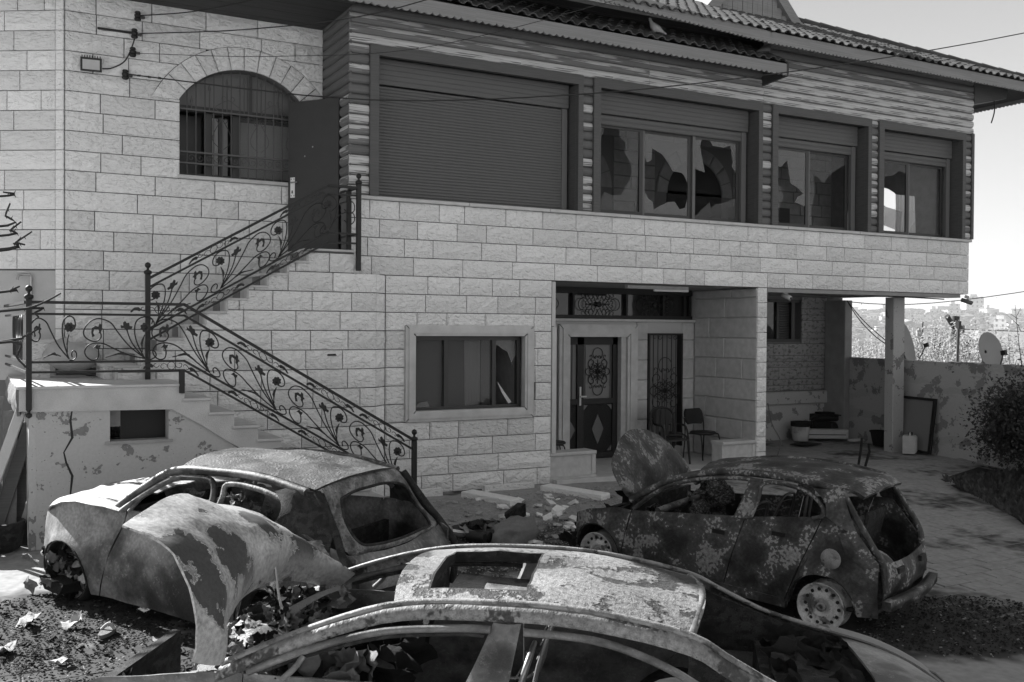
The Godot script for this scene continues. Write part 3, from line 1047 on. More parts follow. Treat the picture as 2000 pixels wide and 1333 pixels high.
	# --- dwarf walls in front of the porch
	for dw in [[7.54, 8.37], [10.84, 11.56]]:
		var d := part("dwarf_wall", boxmesh(Vector3(dw[0] + 0.01, -0.1, -0.28), Vector3(dw[1] - 0.01, 0.40, -0.03)), M.dressed, H)
		var cap := MB.new()
		cap.bevel(Vector3(dw[0], 0.4, -0.31), Vector3(dw[1], 0.45, 0.01), 0.01)
		part("coping", cap.done(), M.marble, d)
		part("plinth", boxmesh(Vector3(dw[0], -0.12, -0.05), Vector3(dw[1], 0.09, 0.0)), M.dressed2, d)
		part("edge_strip", boxmesh(Vector3(dw[1] - 0.07, 0.1, -0.1), Vector3(dw[1] - 0.005, 0.39, -0.015)), M.marble, d)
	# --- car port: back wall, pier, column
	var zc := -3.1
	var cb := part("car_port_wall", boxmesh(Vector3(11.74, -0.1, -3.4), Vector3(14.6, 3.0, zc - 0.032)), M.joint, H)
	var cm := MB.new()
	cm.box(Vector3(14.6, -0.1, -3.4), Vector3(15.66, 2.04, zc - 0.032))
	cm.box(Vector3(15.66, -0.1, -3.4), Vector3(16.9, 3.0, zc - 0.032))
	cm.box(Vector3(14.6, 2.94, -3.4), Vector3(15.66, 3.0, zc - 0.032))
	part("wall_core", cm.done(), M.joint, cb)
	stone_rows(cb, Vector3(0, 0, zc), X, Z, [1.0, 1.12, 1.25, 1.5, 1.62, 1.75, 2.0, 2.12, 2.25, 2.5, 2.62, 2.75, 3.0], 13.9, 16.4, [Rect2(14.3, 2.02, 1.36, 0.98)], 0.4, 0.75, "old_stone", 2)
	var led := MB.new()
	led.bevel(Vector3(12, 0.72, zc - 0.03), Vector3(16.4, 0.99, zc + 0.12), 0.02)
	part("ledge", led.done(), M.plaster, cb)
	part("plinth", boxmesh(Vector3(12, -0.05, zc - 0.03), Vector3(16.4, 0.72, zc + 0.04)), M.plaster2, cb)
	var cw := part("window", boxmesh(Vector3(14.3, 2.04, -3.3), Vector3(15.66, 2.10, -3.14)), M.alu, H)
	part("frame", boxmesh(Vector3(14.3, 2.88, -3.3), Vector3(15.66, 2.94, -3.14)), M.alu, cw)
	part("frame", boxmesh(Vector3(15.4, 2.1, -3.3), Vector3(15.5, 2.88, -3.14)), M.alu, cw)
	part("frame", boxmesh(Vector3(15.0, 2.1, -3.28), Vector3(15.06, 2.88, -3.16)), M.alu, cw)
	part("pane", boxmesh(Vector3(14.3, 2.1, -3.22), Vector3(15.0, 2.88, -3.21)), M.glass_dark, cw)
	part("shutter", slats(0.4, 2.1, 2.88, 0.05, 0.01), M.alu, cw, Transform3D(Basis(), Vector3(15.06, 0, -3.22)))
	var pier := MB.new()
	pier.bevel(Vector3(16.3, -0.05, -3.06), Vector3(16.52, 2.93, -2.5), 0.012)
	part("pier", pier.done(), M.soffit, H)
	var col := MB.new()
	col.bevel(Vector3(15.49, -0.05, -0.75), Vector3(15.80, 2.93, -0.55), 0.012)
	part("column", col.done(), M.column, H)
	# --- recessed left wall with the arched window, and the angled end wall
	var za := -1.1
	var wa := part("arch_wall", boxmesh(Vector3(1.06, 0.0, za - 0.35), Vector3(2.46, 7.2, za - 0.032)), M.joint, H)
	var am := MB.new()
	am.box(Vector3(2.46, 0.0, za - 0.35), Vector3(4.42, 4.24, za - 0.032))
	# wall core above the arch
	var arc := PackedVector2Array()
	var cen := Vector2(3.335, 4.76)
	for p in spiral(cen, 1.03, 1.03, PI * 0.83, PI * 0.17, 18):
		arc.append(p)
	var topc := PackedVector2Array([Vector2(4.42, 4.24), Vector2(4.42, 7.2), Vector2(2.46, 7.2), Vector2(2.46, arc[0].y)])
	topc.append_array(arc)
	topc.append(Vector2(4.215, 4.24))
	am.prism(topc, za - 0.35, za - 0.032)
	part("wall_core", am.done(), M.joint, wa)
	var cut := PackedVector2Array([Vector2(2.462, 3.9), Vector2(4.215, 3.9)])
	cut = PackedVector2Array([Vector2(2.462, 4.25), Vector2(4.42, 4.25), Vector2(4.42, 5.2)])
	for p in spiral(cen, 1.335, 1.335, 0.33, PI - 0.41, 24):
		cut.append(p)
	cut.append(Vector2(2.462, 5.285))
	stone_rows(wa, Vector3(0, 0, za), X, Z, steps(1.75, 7.0, 0.25), 1.075, 4.42, [], 0.42, 1.0, "stone", 0, cut)
	var va0 := PI - 0.53
	var va1 := 0.40
	for i in 13:
		var a0 := lerpf(va0, va1, i / 13.0) - 0.005
		var a1 := lerpf(va0, va1, (i + 1) / 13.0) + 0.005
		var seg := spiral(cen, 1.325, 1.325, a0, a1, 3)
		var inner := spiral(cen, 1.03, 1.03, a1, a0, 3)
		seg.append_array(inner)
		part("arch_stone", poly_stone(seg), M["stone%d" % rng.randi_range(0, 3)], wa, Transform3D(Basis(), Vector3(0, 0, za)))
	part("arch_stone", poly_stone(v2([2.45, 5.292, 2.112, 5.295, 2.19, 5.43])), M.stone2, wa, Transform3D(Basis(), Vector3(0, 0, za)))
	# jamb stones beside the opening where the ring starts
	part("arch_stone", poly_stone(v2([4.22, 4.76, 4.42, 4.76, 4.42, 5.5, 4.5, 5.52, 4.3, 5.16, 4.22, 5.0])), M.stone2, wa, Transform3D(Basis(), Vector3(0, 0, za - 0.004)))
	var sill := MB.new()
	sill.bevel(Vector3(2.44, 4.25, za - 0.3), Vector3(3.95, 4.30, za + 0.05), 0.008)
	part("sill_slab", sill.done(), M.marble, wa)
	var aw := part("arched_window", boxmesh(Vector3(2.47, 4.31, za - 0.26), Vector3(4.2, 4.36, za - 0.2)), M.alu, H)
	# dark inner frame: mullions, a pale curtain behind a part of it
	for f in [[2.84, 4.36, 2.93, 5.22], [3.2, 4.36, 3.31, 5.22], [3.02, 4.36, 3.06, 5.15], [2.47, 5.19, 4.2, 5.27], [3.42, 5.27, 3.47, 5.76]]:
		part("frame", boxmesh(Vector3(f[0], f[1], za - 0.27), Vector3(f[2], f[3], za - 0.2)), M.alu, aw)
	part("pane", boxmesh(Vector3(3.31, 4.36, za - 0.25), Vector3(4.2, 5.19, za - 0.245)), M.glass, aw)
	part("pane", boxmesh(Vector3(2.47, 5.27, za - 0.25), Vector3(4.2, 5.8, za - 0.245)), mat(0.13, 0.3), aw)
	part("curtain", boxmesh(Vector3(3.35, 4.36, za - 0.6), Vector3(4.2, 5.19, za - 0.58)), mat(0.24, 0.9), aw)
	part("curtain", boxmesh(Vector3(2.93, 4.36, za - 0.5), Vector3(3.2, 5.19, za - 0.49)), mat(0.5, 0.9), aw)
	part("curtain", boxmesh(Vector3(2.47, 4.36, za - 0.5), Vector3(2.84, 5.19, za - 0.49)), M.alu, aw)
	# iron bars with spear heads and two crossing scroll rows
	for i in 16:
		var bx := 2.58 + 0.117 * i
		var topy := cen.y + sqrt(maxf(0.0, 1.03 * 1.03 - pow(bx - cen.x, 2))) - 0.01
		part("bar", barmesh(lift(v2([bx, 4.33, bx, topy]), za - 0.12), 0.009), M.iron_grey, aw)
		if i % 2 == 0 and topy > 5.4:
			var sp := MB.new()
			sp.tube(lift(v2([bx + 0.058, 5.2, bx + 0.058, topy - 0.16]), za - 0.12), 0.009, 5)
			sp.lathe(v2([0.006, 0, 0.02, 0.03, 0.002, 0.11]), 6, Transform3D(Basis(), Vector3(bx + 0.058, topy - 0.17, za - 0.12)))
			part("spear", sp.done(), M.iron_grey, aw)
	for by in [4.47, 4.62, 5.19]:
		part("cross_bar", boxmesh(Vector3(2.47, by, za - 0.14), Vector3(4.2, by + 0.022, za - 0.10)), M.iron_grey, aw)
	var scr := MB.new()
	for i in 14:
		scr.tube(lift(spiral(Vector2(2.64 + 0.117 * i, 4.556), 0.052, 0.012, PI * (i % 2), PI * (i % 2) + 7.0, 12), za - 0.12), 0.005, 4)
	for sxp in [3.12, 3.75]:
		for k in [-1.0, 1.0]:
			for dy in [0.0, 0.16]:
				scr.tube(lift(spiral(Vector2(sxp + k * 0.05 + dy * 0.5, 5.4 + dy), 0.045, 0.012, -PI / 2, -PI / 2 + k * 5.0, 10), za - 0.11), 0.005, 4)
			scr.tube(curve([Vector3(sxp, 5.38, za - 0.11), Vector3(sxp + k * 0.17, 5.27, za - 0.11), Vector3(sxp + k * 0.12, 5.21, za - 0.11)], 8), 0.005, 4)
	for sxp in [3.04, 3.55, 4.05]:
		for k in [-1.0, 1.0]:
			scr.tube(curve([Vector3(sxp, 5.12, za - 0.11), Vector3(sxp + k * 0.13, 4.85, za - 0.11), Vector3(sxp + k * 0.02, 4.7, za - 0.11)], 10), 0.005, 4)
			scr.tube(lift(spiral(Vector2(sxp + k * 0.04, 5.1), 0.04, 0.01, -PI / 2, -PI / 2 + k * 5.0, 10), za - 0.11), 0.005, 4)
	part("scrolls", scr.done(), M.iron_grey, aw)
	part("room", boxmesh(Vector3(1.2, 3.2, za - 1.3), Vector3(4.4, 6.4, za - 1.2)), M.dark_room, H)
	# angled end wall
	var ul := Vector3(0.84, 0, 0.543).normalized()
	var nl := ul.cross(Vector3.UP)
	var lo := Vector3(1.06, 0, za)
	var ew := part("end_wall", boxmesh(Vector3(-1.4, 0.0, -0.33), Vector3(-0.01, 7.2, -0.032)), M.joint, H, Transform3D(basis_from(ul, nl), lo))
	stone_rows(ew, Vector3(0, 0, 0), Vector3.RIGHT, Vector3.BACK, steps(3.0, 7.0, 0.25), -1.4, -0.107, [], 0.3, 0.75)
	for k in 21:
		part("corner_stone", smooth_stone(0.104, 0.242, 0.006), M.stone2, ew, Transform3D(Basis(), Vector3(-0.109, 1.756 + 0.25 * k, 0.0)))
	part("render_panel", boxmesh(Vector3(-1.4, 1.6, -0.032), Vector3(-0.115, 2.985, -0.012)), mat(0.55, 0.85, T.grain, null, 0.2, Vector3(0.5, 0.5, 0.5)), ew)
	part("flank_wall", boxmesh(Vector3(-0.3, 0, -9.0), Vector3(0.1, 7.2, -2.0)), M.dressed, H)
	# --- bulk of the house behind
	var bk := MB.new()
	bk.box(Vector3(0.1, 0, -9.0), Vector3(4.3, 6.9, -2.5))
	bk.box(Vector3(4.3, 0, -9.0), Vector3(16.9, 3.0, -3.4))
	part("rear_wall", bk.done(), M.dressed, H)
	# --- glazed gallery behind the timber front
	var zi := -3.3
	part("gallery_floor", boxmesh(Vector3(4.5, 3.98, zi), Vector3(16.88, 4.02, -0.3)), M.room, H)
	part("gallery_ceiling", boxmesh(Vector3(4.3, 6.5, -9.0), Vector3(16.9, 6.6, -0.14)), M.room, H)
	var gw := part("gallery_wall", boxmesh(Vector3(4.3, 4.02, zi - 0.3), Vector3(16.9, 6.5, zi - 0.03)), M.joint, H)
	var acut: Array = []
	for acx in [9.9, 12.9]:
		var ring := PackedVector2Array([Vector2(acx - 0.75, 4.0)])
		ring.append_array(spiral(Vector2(acx, 5.0), 0.98, 0.98, PI - 0.2, 0.2, 14))
		ring.append(Vector2(acx + 0.75, 4.0))
		acut.append(ring)
		part("niche", boxmesh(Vector3(acx - 0.7, 4.02, zi - 0.028), Vector3(acx + 0.7, 5.05, zi - 0.02)), M.black, gw)
		var dm := MB.new()
		dm.prism(spiral(Vector2(acx, 5.0), 0.7, 0.7, 0, PI, 16), zi - 0.028, zi - 0.02)
		part("niche", dm.done(), M.black, gw)
		for i in 9:
			var seg := spiral(Vector2(acx, 5.0), 0.97, 0.97, PI * i / 9.0 + 0.01, PI * (i + 1) / 9.0 - 0.01, 3)
			seg.append_array(spiral(Vector2(acx, 5.0), 0.7, 0.7, PI * (i + 1) / 9.0 - 0.01, PI * i / 9.0 + 0.01, 3))
			part("arch_stone", poly_stone(seg), M.inner, gw, Transform3D(Basis(), Vector3(0, 0, zi)))
	stone_rows(gw, Vector3(0, 0, zi), X, Z, steps(4.02, 6.5, 0.248), 8.6, 16.8, [Rect2(8.9, 4.0, 2.0, 2.0), Rect2(11.9, 4.0, 2.0, 2.0)], 0.5, 0.9, "inner_stone", 3)
	# end wall of the gallery with an arched opening to the sky
	var ge := PackedVector2Array([Vector2(-3.3, 4.02), Vector2(-2.9, 4.02), Vector2(-2.9, 4.5)])
	ge.append_array(spiral(Vector2(-2.1, 4.5), 0.8, 0.8, PI, 0, 14))
	for p in [Vector2(-1.3, 4.02), Vector2(-0.05, 4.02), Vector2(-0.05, 6.6), Vector2(-3.3, 6.6)]:
		ge.append(p)
	var gm := MB.new()
	gm.prism(ge, 0.0, 0.2)
	part("gallery_end_wall", gm.done(), M.inner, H, Transform3D(Basis(Vector3(0, 0, 1), Vector3.UP, Vector3(-1, 0, 0)), Vector3(16.9, 0, 0)))
	var gs := PackedVector2Array([Vector2(-2.9, 4.1), Vector2(-1.3, 4.1), Vector2(-1.5, 4.9), Vector2(-2.1, 4.6), Vector2(-2.4, 5.2), Vector2(-2.8, 4.8)])
	var gsm := MB.new()
	gsm.prism(gs, 0.0, 0.005)
	part("glass_shard", gsm.done(), M.glass, gw, Transform3D(Basis(Vector3(0, 0, 1), Vector3.UP, Vector3(-1, 0, 0)), Vector3(16.8, 0, 0)))
	part("cupboard", boxmesh(Vector3(13.4, 4.02, -2.9), Vector3(14.6, 4.75, -2.4)), M.board_dark, H)
	# --- timber front
	var tw := part("timber_wall", boxmesh(Vector3(4.44, 6.08, -0.14), Vector3(16.98, 6.80, -0.035)), M.board_dark, H)
	var stub := MB.new()
	for s in [[4.44, 4.70], [8.05, 8.26], [11.59, 11.83], [14.16, 14.38], [16.72, 16.98]]:
		stub.box(Vector3(s[0], 4.05, -0.14), Vector3(s[1], 6.08, -0.035))
	stub.box(Vector3(11.7, 6.80, -0.14), Vector3(16.98, 7.26, -0.035))
	part("wall_core", stub.done(), M.board_dark, tw)
	var lh := 0.1345
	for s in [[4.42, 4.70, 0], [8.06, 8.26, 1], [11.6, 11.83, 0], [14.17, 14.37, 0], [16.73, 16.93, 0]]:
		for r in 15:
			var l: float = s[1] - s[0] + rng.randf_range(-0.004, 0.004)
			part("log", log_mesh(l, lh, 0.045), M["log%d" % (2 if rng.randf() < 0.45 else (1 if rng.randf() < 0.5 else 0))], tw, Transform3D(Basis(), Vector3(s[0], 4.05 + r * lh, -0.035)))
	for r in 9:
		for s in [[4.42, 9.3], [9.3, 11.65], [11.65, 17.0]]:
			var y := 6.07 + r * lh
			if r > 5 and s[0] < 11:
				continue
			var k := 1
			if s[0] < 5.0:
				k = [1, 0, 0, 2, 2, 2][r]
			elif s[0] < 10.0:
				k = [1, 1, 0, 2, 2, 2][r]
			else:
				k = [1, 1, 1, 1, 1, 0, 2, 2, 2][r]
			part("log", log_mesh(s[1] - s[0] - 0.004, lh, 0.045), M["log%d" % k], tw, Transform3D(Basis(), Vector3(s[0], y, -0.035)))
	part("corner_board", boxmesh(Vector3(16.935, 4.06, -0.1), Vector3(17.0, 6.09, 0.03)), M.frame, tw)
	part("end_logs_core", boxmesh(Vector3(16.9, 4.02, -3.2), Vector3(16.98, 4.05, -0.1)), M.frame, tw)
	# side of the timber box above the stair door
	var tside := part("timber_side_wall", boxmesh(Vector3(4.455, 5.42, -1.26), Vector3(4.56, 6.6, -0.14)), M.board_dark, H)
	part("wall_core", boxmesh(Vector3(4.455, 3.3, -0.34), Vector3(4.56, 5.42, -0.03)), M.board_dark, tside)
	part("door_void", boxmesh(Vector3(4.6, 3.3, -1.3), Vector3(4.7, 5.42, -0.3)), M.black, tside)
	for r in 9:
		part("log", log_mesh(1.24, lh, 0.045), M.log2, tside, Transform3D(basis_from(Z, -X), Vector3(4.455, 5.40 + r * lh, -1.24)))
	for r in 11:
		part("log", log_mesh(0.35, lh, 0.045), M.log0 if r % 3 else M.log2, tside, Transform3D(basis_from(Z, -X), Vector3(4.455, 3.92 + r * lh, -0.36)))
	build_upper_windows(H)
	build_roof(H)

# hanging cloth with folds, in local xy
func folds(w: float, h: float, n: int, d: float) -> ArrayMesh:
	var g: Array = []
	for i in 5:
		var row := PackedVector3Array()
		for k in n * 4 + 1:
			var x := float(k) / (n * 4)
			row.append(Vector3(x * w, h * (1.0 - i / 4.0), sin(x * n * TAU + i * 0.4) * d * (0.5 + 0.15 * i)))
		g.append(row)
	var m := MB.new()
	m.sheet(g, 0.003)
	return m.done()

func build_upper_windows(H: Node3D) -> void:
	var spec := [[4.70, 8.06], [8.25, 11.60], [11.82, 14.175], [14.37, 16.73]]
	for wi in 4:
		var a: float = spec[wi][0]
		var b: float = spec[wi][1]
		var w := part("window", boxmesh(Vector3(a, 4.05, -0.3), Vector3(b, 4.07, -0.05)), M.frame, H)
		# mitred boards: left, top, right
		var fr := 0.125
		var o := [Vector2(a, 4.05), Vector2(a, 6.065), Vector2(b, 6.065), Vector2(b, 4.05)]
		var i4 := [Vector2(a + fr, 4.05), Vector2(a + fr, 6.065 - fr * 1.1), Vector2(b - fr * 0.7, 6.065 - fr * 1.1), Vector2(b - fr * 0.7, 4.05)]
		for k in 3:
			var mb := MB.new()
			mb.prism(PackedVector2Array([o[k], o[k + 1], i4[k + 1], i4[k]]), -0.03, 0.05)
			part("frame_board", mb.done(), M.frame, w)
		part("reveal", boxmesh(Vector3(b - 0.09, 4.05, -0.28), Vector3(b - 0.085, 5.93, -0.031)), M.frame, w)
		part("reveal", boxmesh(Vector3(a + 0.12, 4.05, -0.28), Vector3(a + 0.125, 5.93, -0.031)), M.frame, w)
		var l := a + 0.125
		var r := b - 0.09
		# shutter box
		part("shutter_box", slats(r - l - 0.04, 5.60, 5.95, 0.06, 0.006), M.shutter, w, Transform3D(Basis(), Vector3(l, 0, -0.17)))
		if wi == 0:
			var cur := part("shutter_curtain", slats(r - l - 0.14, 4.06, 5.585, 0.042, 0.008), M.shutter, w, Transform3D(Basis(), Vector3(l, 0, -0.21)))
			stuff(cur)
			part("guide_rail", boxmesh(Vector3(r - 0.14, 4.06, -0.24), Vector3(r - 0.05, 5.59, -0.185)), M.alu_pale, w)
			continue
		part("shutter_curtain", slats(r - l - 0.16, 5.44, 5.59, 0.05, 0.008), M.shutter, w, Transform3D(Basis(), Vector3(l, 0, -0.21)))
		part("guide_rail", boxmesh(Vector3(r - 0.16, 4.06, -0.25), Vector3(r - 0.06, 5.59, -0.19)), M.alu_pale, w)
		var n := 3 if wi == 1 else 2
		var rr := r - 0.16
		for k in n:
			var p0 := lerpf(l, rr, float(k) / n)
			var p1 := lerpf(l, rr, float(k + 1) / n)
			var z := -0.24 - 0.03 * (k % 2)
			part("sash", boxmesh(Vector3(p0, 4.07, z - 0.03), Vector3(p0 + 0.055, 5.44, z)), M.alu_pale if k else M.alu, w)
			part("sash", boxmesh(Vector3(p1 - 0.07, 4.07, z - 0.031), Vector3(p1 - 0.002, 5.44, z - 0.001)), M.alu, w)
			part("sash", boxmesh(Vector3(p0 + 0.055, 4.07, z - 0.03), Vector3(p1 - 0.07, 4.14, z)), M.alu, w)
			part("sash", boxmesh(Vector3(p0 + 0.055, 5.40, z - 0.03), Vector3(p1 - 0.07, 5.44, z)), M.alu, w)
			var x0 := p0 + 0.055
			var x1 := p1 - 0.07
			var ww := x1 - x0
			var f := func(q: Array) -> PackedVector2Array:
				var out := PackedVector2Array()
				for t in range(0, q.size(), 2):
					out.append(Vector2(x0 + q[t] * ww, 4.14 + q[t + 1] * 1.26))
				return out
			var at := Vector3(0, 0, z - 0.015)
			if wi == 1 and k == 0:
				shard(w, f.call([0, 1, 0, 0, 0.95, 0, 1, 1, 0.55, 1, 0.58, 0.9, 0.7, 0.85, 0.68, 0.72, 0.8, 0.62, 0.85, 0.5, 0.8, 0.4, 0.7, 0.3, 0.62, 0.2, 0.4, 0.18, 0.25, 0.22, 0.15, 0.1, 0.08, 0.3, 0.05, 0.6, 0.1, 0.8, 0.22, 0.93, 0.24, 1]), at, M.glass)
			elif wi == 1 and k == 1:
				shard(w, f.call([0, 1, 0, 0.72, 0.06, 0.64, 0.16, 0.67, 0.18, 0.82, 0.4, 0.76, 0.55, 0.66, 0.64, 0.56, 0.86, 0.55, 0.92, 0.52, 1, 0.42, 1, 1]), at, M.glass_sheen)
				shard(w, f.call([0, 0.28, 0, 0, 1, 0, 1, 0.22, 0.94, 0.1, 0.82, 0.08, 0.7, 0.17, 0.55, 0.16, 0.35, 0.1, 0.22, 0.05, 0.2, 0.15, 0.1, 0.18]), at, M.glass_sheen)
			elif wi == 1:
				shard(w, f.call([0, 1, 0, 0.62, 0.1, 0.6, 0.24, 0.58, 0.12, 0.92, 0.16, 1]), at, M.glass_sheen)
				shard(w, f.call([1, 1, 0.36, 1, 0.42, 0.94, 0.7, 0.93, 0.86, 0.97, 0.93, 0.75, 0.9, 0.7, 1, 0.62]), at, M.glass_sheen)
				shard(w, f.call([0, 0, 1, 0, 1, 0.28, 0.7, 0.2, 0.5, 0.18, 0.4, 0.12, 0.36, 0.2, 0.1, 0.05]), at, M.glass)
			elif wi == 2 and k == 0:
				shard(w, f.call([0, 1, 0, 0.74, 0.15, 0.73, 0.35, 0.77, 0.5, 0.86, 0.55, 0.7, 0.6, 0.55, 0.8, 0.5, 0.95, 0.42, 0.8, 0.38, 0.72, 0.3, 1, 0.25, 1, 1]), at, M.glass_sheen)
				shard(w, f.call([0, 0, 0.3, 0, 0.3, 0.2, 0.42, 0.35, 0.35, 0.5, 0, 0.56]), at, M.glass)
			elif wi == 2:
				shard(w, f.call([0, 1, 0, 0, 0.1, 0.02, 0.06, 0.2, 0.16, 0.45, 0.13, 0.7, 0.25, 0.68, 0.4, 0.6, 0.6, 0.75, 1, 0.9, 1, 1]), at, M.glass)
			elif k == 0:
				shard(w, f.call([0, 1, 0, 0.85, 0.15, 0.8, 0.3, 0.72, 0.4, 0.8, 0.62, 0.82, 0.8, 0.9, 1, 0.86, 1, 1]), at, M.glass)
				shard(w, f.call([0.2, 0.1, 0.85, 0.0, 0.9, 0.3, 0.4, 0.35, 0.25, 0.4, 0.34, 0.22]), at, M.glass_sheen)
			else:
				part("curtain", folds(ww * 0.62, 0.78, 7, 0.03), mat(0.62, 0.9), w, Transform3D(Basis(), Vector3(x0 + 0.04, 4.12, z - 0.35)))
				shard(w, f.call([0.02, 0, 0.9, 0, 0.9, 1, 0.0, 1, 0.0, 0.35, 0.2, 0.3, 0.22, 0.18, 0.1, 0.1]), at, M.glass)

func build_roof(H: Node3D) -> void:
	# lower tiled eave
	var r1 := part("lower_roof", boxmesh(Vector3(0, 0, 0), Vector3(0.01, 0.01, 0.01)), M.board_dark, H, Transform3D(Basis(), Vector3(8, 6.9, -2)))
	r1.transform = Transform3D()
	var d1 := MB.new()
	var foot := Vector3(0, 6.58, 0.60)
	d1.sheet([PackedVector3Array([Vector3(0.4, 6.55, 0.55), Vector3(11.62, 6.55, 0.55)]), PackedVector3Array([Vector3(0.4, 7.25, -0.85), Vector3(11.62, 7.25, -0.85)])], -0.03)
	r1.mesh = d1.done()
	roof_tiles(r1, 5.6, 11.6, foot, 0.5, 5, 5)
	part("fascia_board", scallop_board(7.3, 0.19, 0.105, 0.035), M.fascia, r1, Transform3D(Basis(), Vector3(4.3, 6.40, 0.55)))
	part("fascia_board", scallop_board(3.9, 0.19, 0.105, 0.035), M.fascia, r1, Transform3D(Basis(), Vector3(0.4, 6.40, 0.55)))
	# end board of the lower eave
	var eb := MB.new()
	eb.prism(v2([-0.03, 6.36, 0.56, 6.40, 0.58, 6.60, 0.3, 6.78, -0.03, 6.86]), 0.0, 0.05)
	part("end_board", eb.done(), M.board_dark, r1, Transform3D(Basis(Vector3(0, 0, 1), Vector3.UP, Vector3(-1, 0, 0)), Vector3(11.66, 0, 0)))
	# boarded soffit, board by board
	for i in 9:
		part("soffit_board", boxmesh(Vector3(0.4, 6.49 + 0.002 * (i % 2), -1.1 + i * 0.185), Vector3(4.4, 6.51 + 0.002 * (i % 2), -1.1 + i * 0.185 + 0.178)), M.board_dark, r1)
	# clerestory boards above the lower roof
	var cl := part("clerestory_wall", boxmesh(Vector3(4.0, 6.9, -0.9), Vector3(12.3, 7.6, -0.72)), M.board_dark, H)
	for i in 6:
		part("board", boxmesh(Vector3(5.6, 7.03 + i * 0.1, -0.72), Vector3(12.0, 7.125 + i * 0.1, -0.70 + 0.004 * (i % 2))), M.board_dark, cl)
	# upper roof with a hip to the right
	var r2 := part("upper_roof", boxmesh(Vector3(0, 0, 0), Vector3(0.01, 0.01, 0.01)), M.board_dark, H)
	var rd := MB.new()
	var e0 := Vector3(-0.5, 6.96, 0.66)
	var e1 := Vector3(18.35, 6.96, 0.66)
	var g0 := Vector3(3.2, 8.7, -3.0)
	var g1 := Vector3(14.7, 8.7, -3.0)
	var b0 := Vector3(-0.5, 6.96, -8.5)
	var b1 := Vector3(18.35, 6.96, -8.5)
	var dn := Vector3(0, -0.06, 0)
	rd.flat()
	rd.quad(e0, e1, g1, g0)
	rd.quad(b1, b0, g0, g1)
	rd.tri(e1, g1, b1)
	rd.tri(b0, g0, e0)
	rd.quad(e1 + dn, e0 + dn, g0 + dn, g1 + dn)
	rd.quad(b0 + dn, b1 + dn, g1 + dn, g0 + dn)
	rd.tri(e1 + dn, b1 + dn, g1 + dn)
	rd.quad(e0 + dn, e1 + dn, e1, e0)
	rd.quad(e1 + dn, b1 + dn, b1, e1)
	rd.quad(b0 + dn, e0 + dn, e0, b0)
	r2.mesh = rd.done()
	roof_tiles(r2, 8.2, 18.3, Vector3(0, 6.99, 0.72), 0.47, 13, 2, true)
	part("fascia_board", scallop_board(7.25, 0.19, 0.085, 0.03), M.fascia, r2, Transform3D(Basis(), Vector3(11.15, 6.82, 0.66)))
	var fl := Vector3(3.6, -0.17, 0).normalized()
	part("fascia_board", scallop_board(3.6, 0.19, 0.085, 0.03), M.fascia, r2, Transform3D(Basis(fl, Vector3(-fl.y, fl.x, 0), Vector3.BACK), Vector3(7.56, 6.99, 0.66)))
	part("fascia_board", scallop_board(4.0, 0.19, 0.085, 0.03), M.fascia, r2, Transform3D(basis_from(Vector3(0, 0, -1), Vector3.RIGHT), Vector3(18.36, 6.82, 0.64)))
	# hip and ridge caps
	for i in 17:
		var p := (e1 + Vector3(0, 0.05, 0)).lerp(g1 + Vector3(0, 0.08, 0), (i + 0.02) / 17.0)
		var q := (e1 + Vector3(0, 0.09, 0)).lerp(g1 + Vector3(0, 0.12, 0), (i + 1.12) / 17.0)
		var cm := MB.new()
		cm.tube(PackedVector3Array([p, q]), 0.115, 8, 0.095)
		part("ridge_cap", cm.done(), M["tile%d" % (i % 2)], r2)
	# boxed rafter end under the right corner
	var rb := MB.new()
	rb.prism(v2([17.0, 6.66, 17.95, 6.87, 18.0, 7.04, 17.0, 7.1]), -0.4, 0.02)
	part("eave_box", rb.done(), M.frame, r2)
	part("end_gable_wall", boxmesh(Vector3(16.86, 6.5, -6.0), Vector3(16.98, 7.3, -0.1)), M.board_dark, r2)
	# gable of vertical boards on the upper roof
	var gb := part("gable", boxmesh(Vector3(12.6, 8.1, -3.4), Vector3(13.8, 8.4, -2.2)), M.board_dark, H)
	for i in 15:
		var x := 12.32 + i * 0.125
		var top := 8.2 + (1.0 - absf(x + 0.06 - 13.22) / 1.0) * 1.05
		part("board", boxmesh(Vector3(x, 8.1, -2.02), Vector3(x + 0.117, top, -1.99 + 0.006 * (i % 2))), M.fascia, gb)
	for k in [-1.0, 1.0]:
		var u := Vector3(-k * 0.72, 0.76, 0).normalized()
		var o := Vector3(13.22 + k * 1.08, 8.28, -1.97)
		var gmb := MB.new()
		gmb.box(Vector3(-0.1, -0.1, -0.9), Vector3(1.6, 0.1, 0.06), Transform3D(Basis(u, Vector3(-u.y, u.x, 0) * k, Vector3.BACK * k), o) if k > 0 else Transform3D(Basis(u, Vector3(-u.y, u.x, 0), Vector3.BACK), o))
		part("gable_fascia", gmb.done(), M.fascia, gb)

const LAND := 1.665

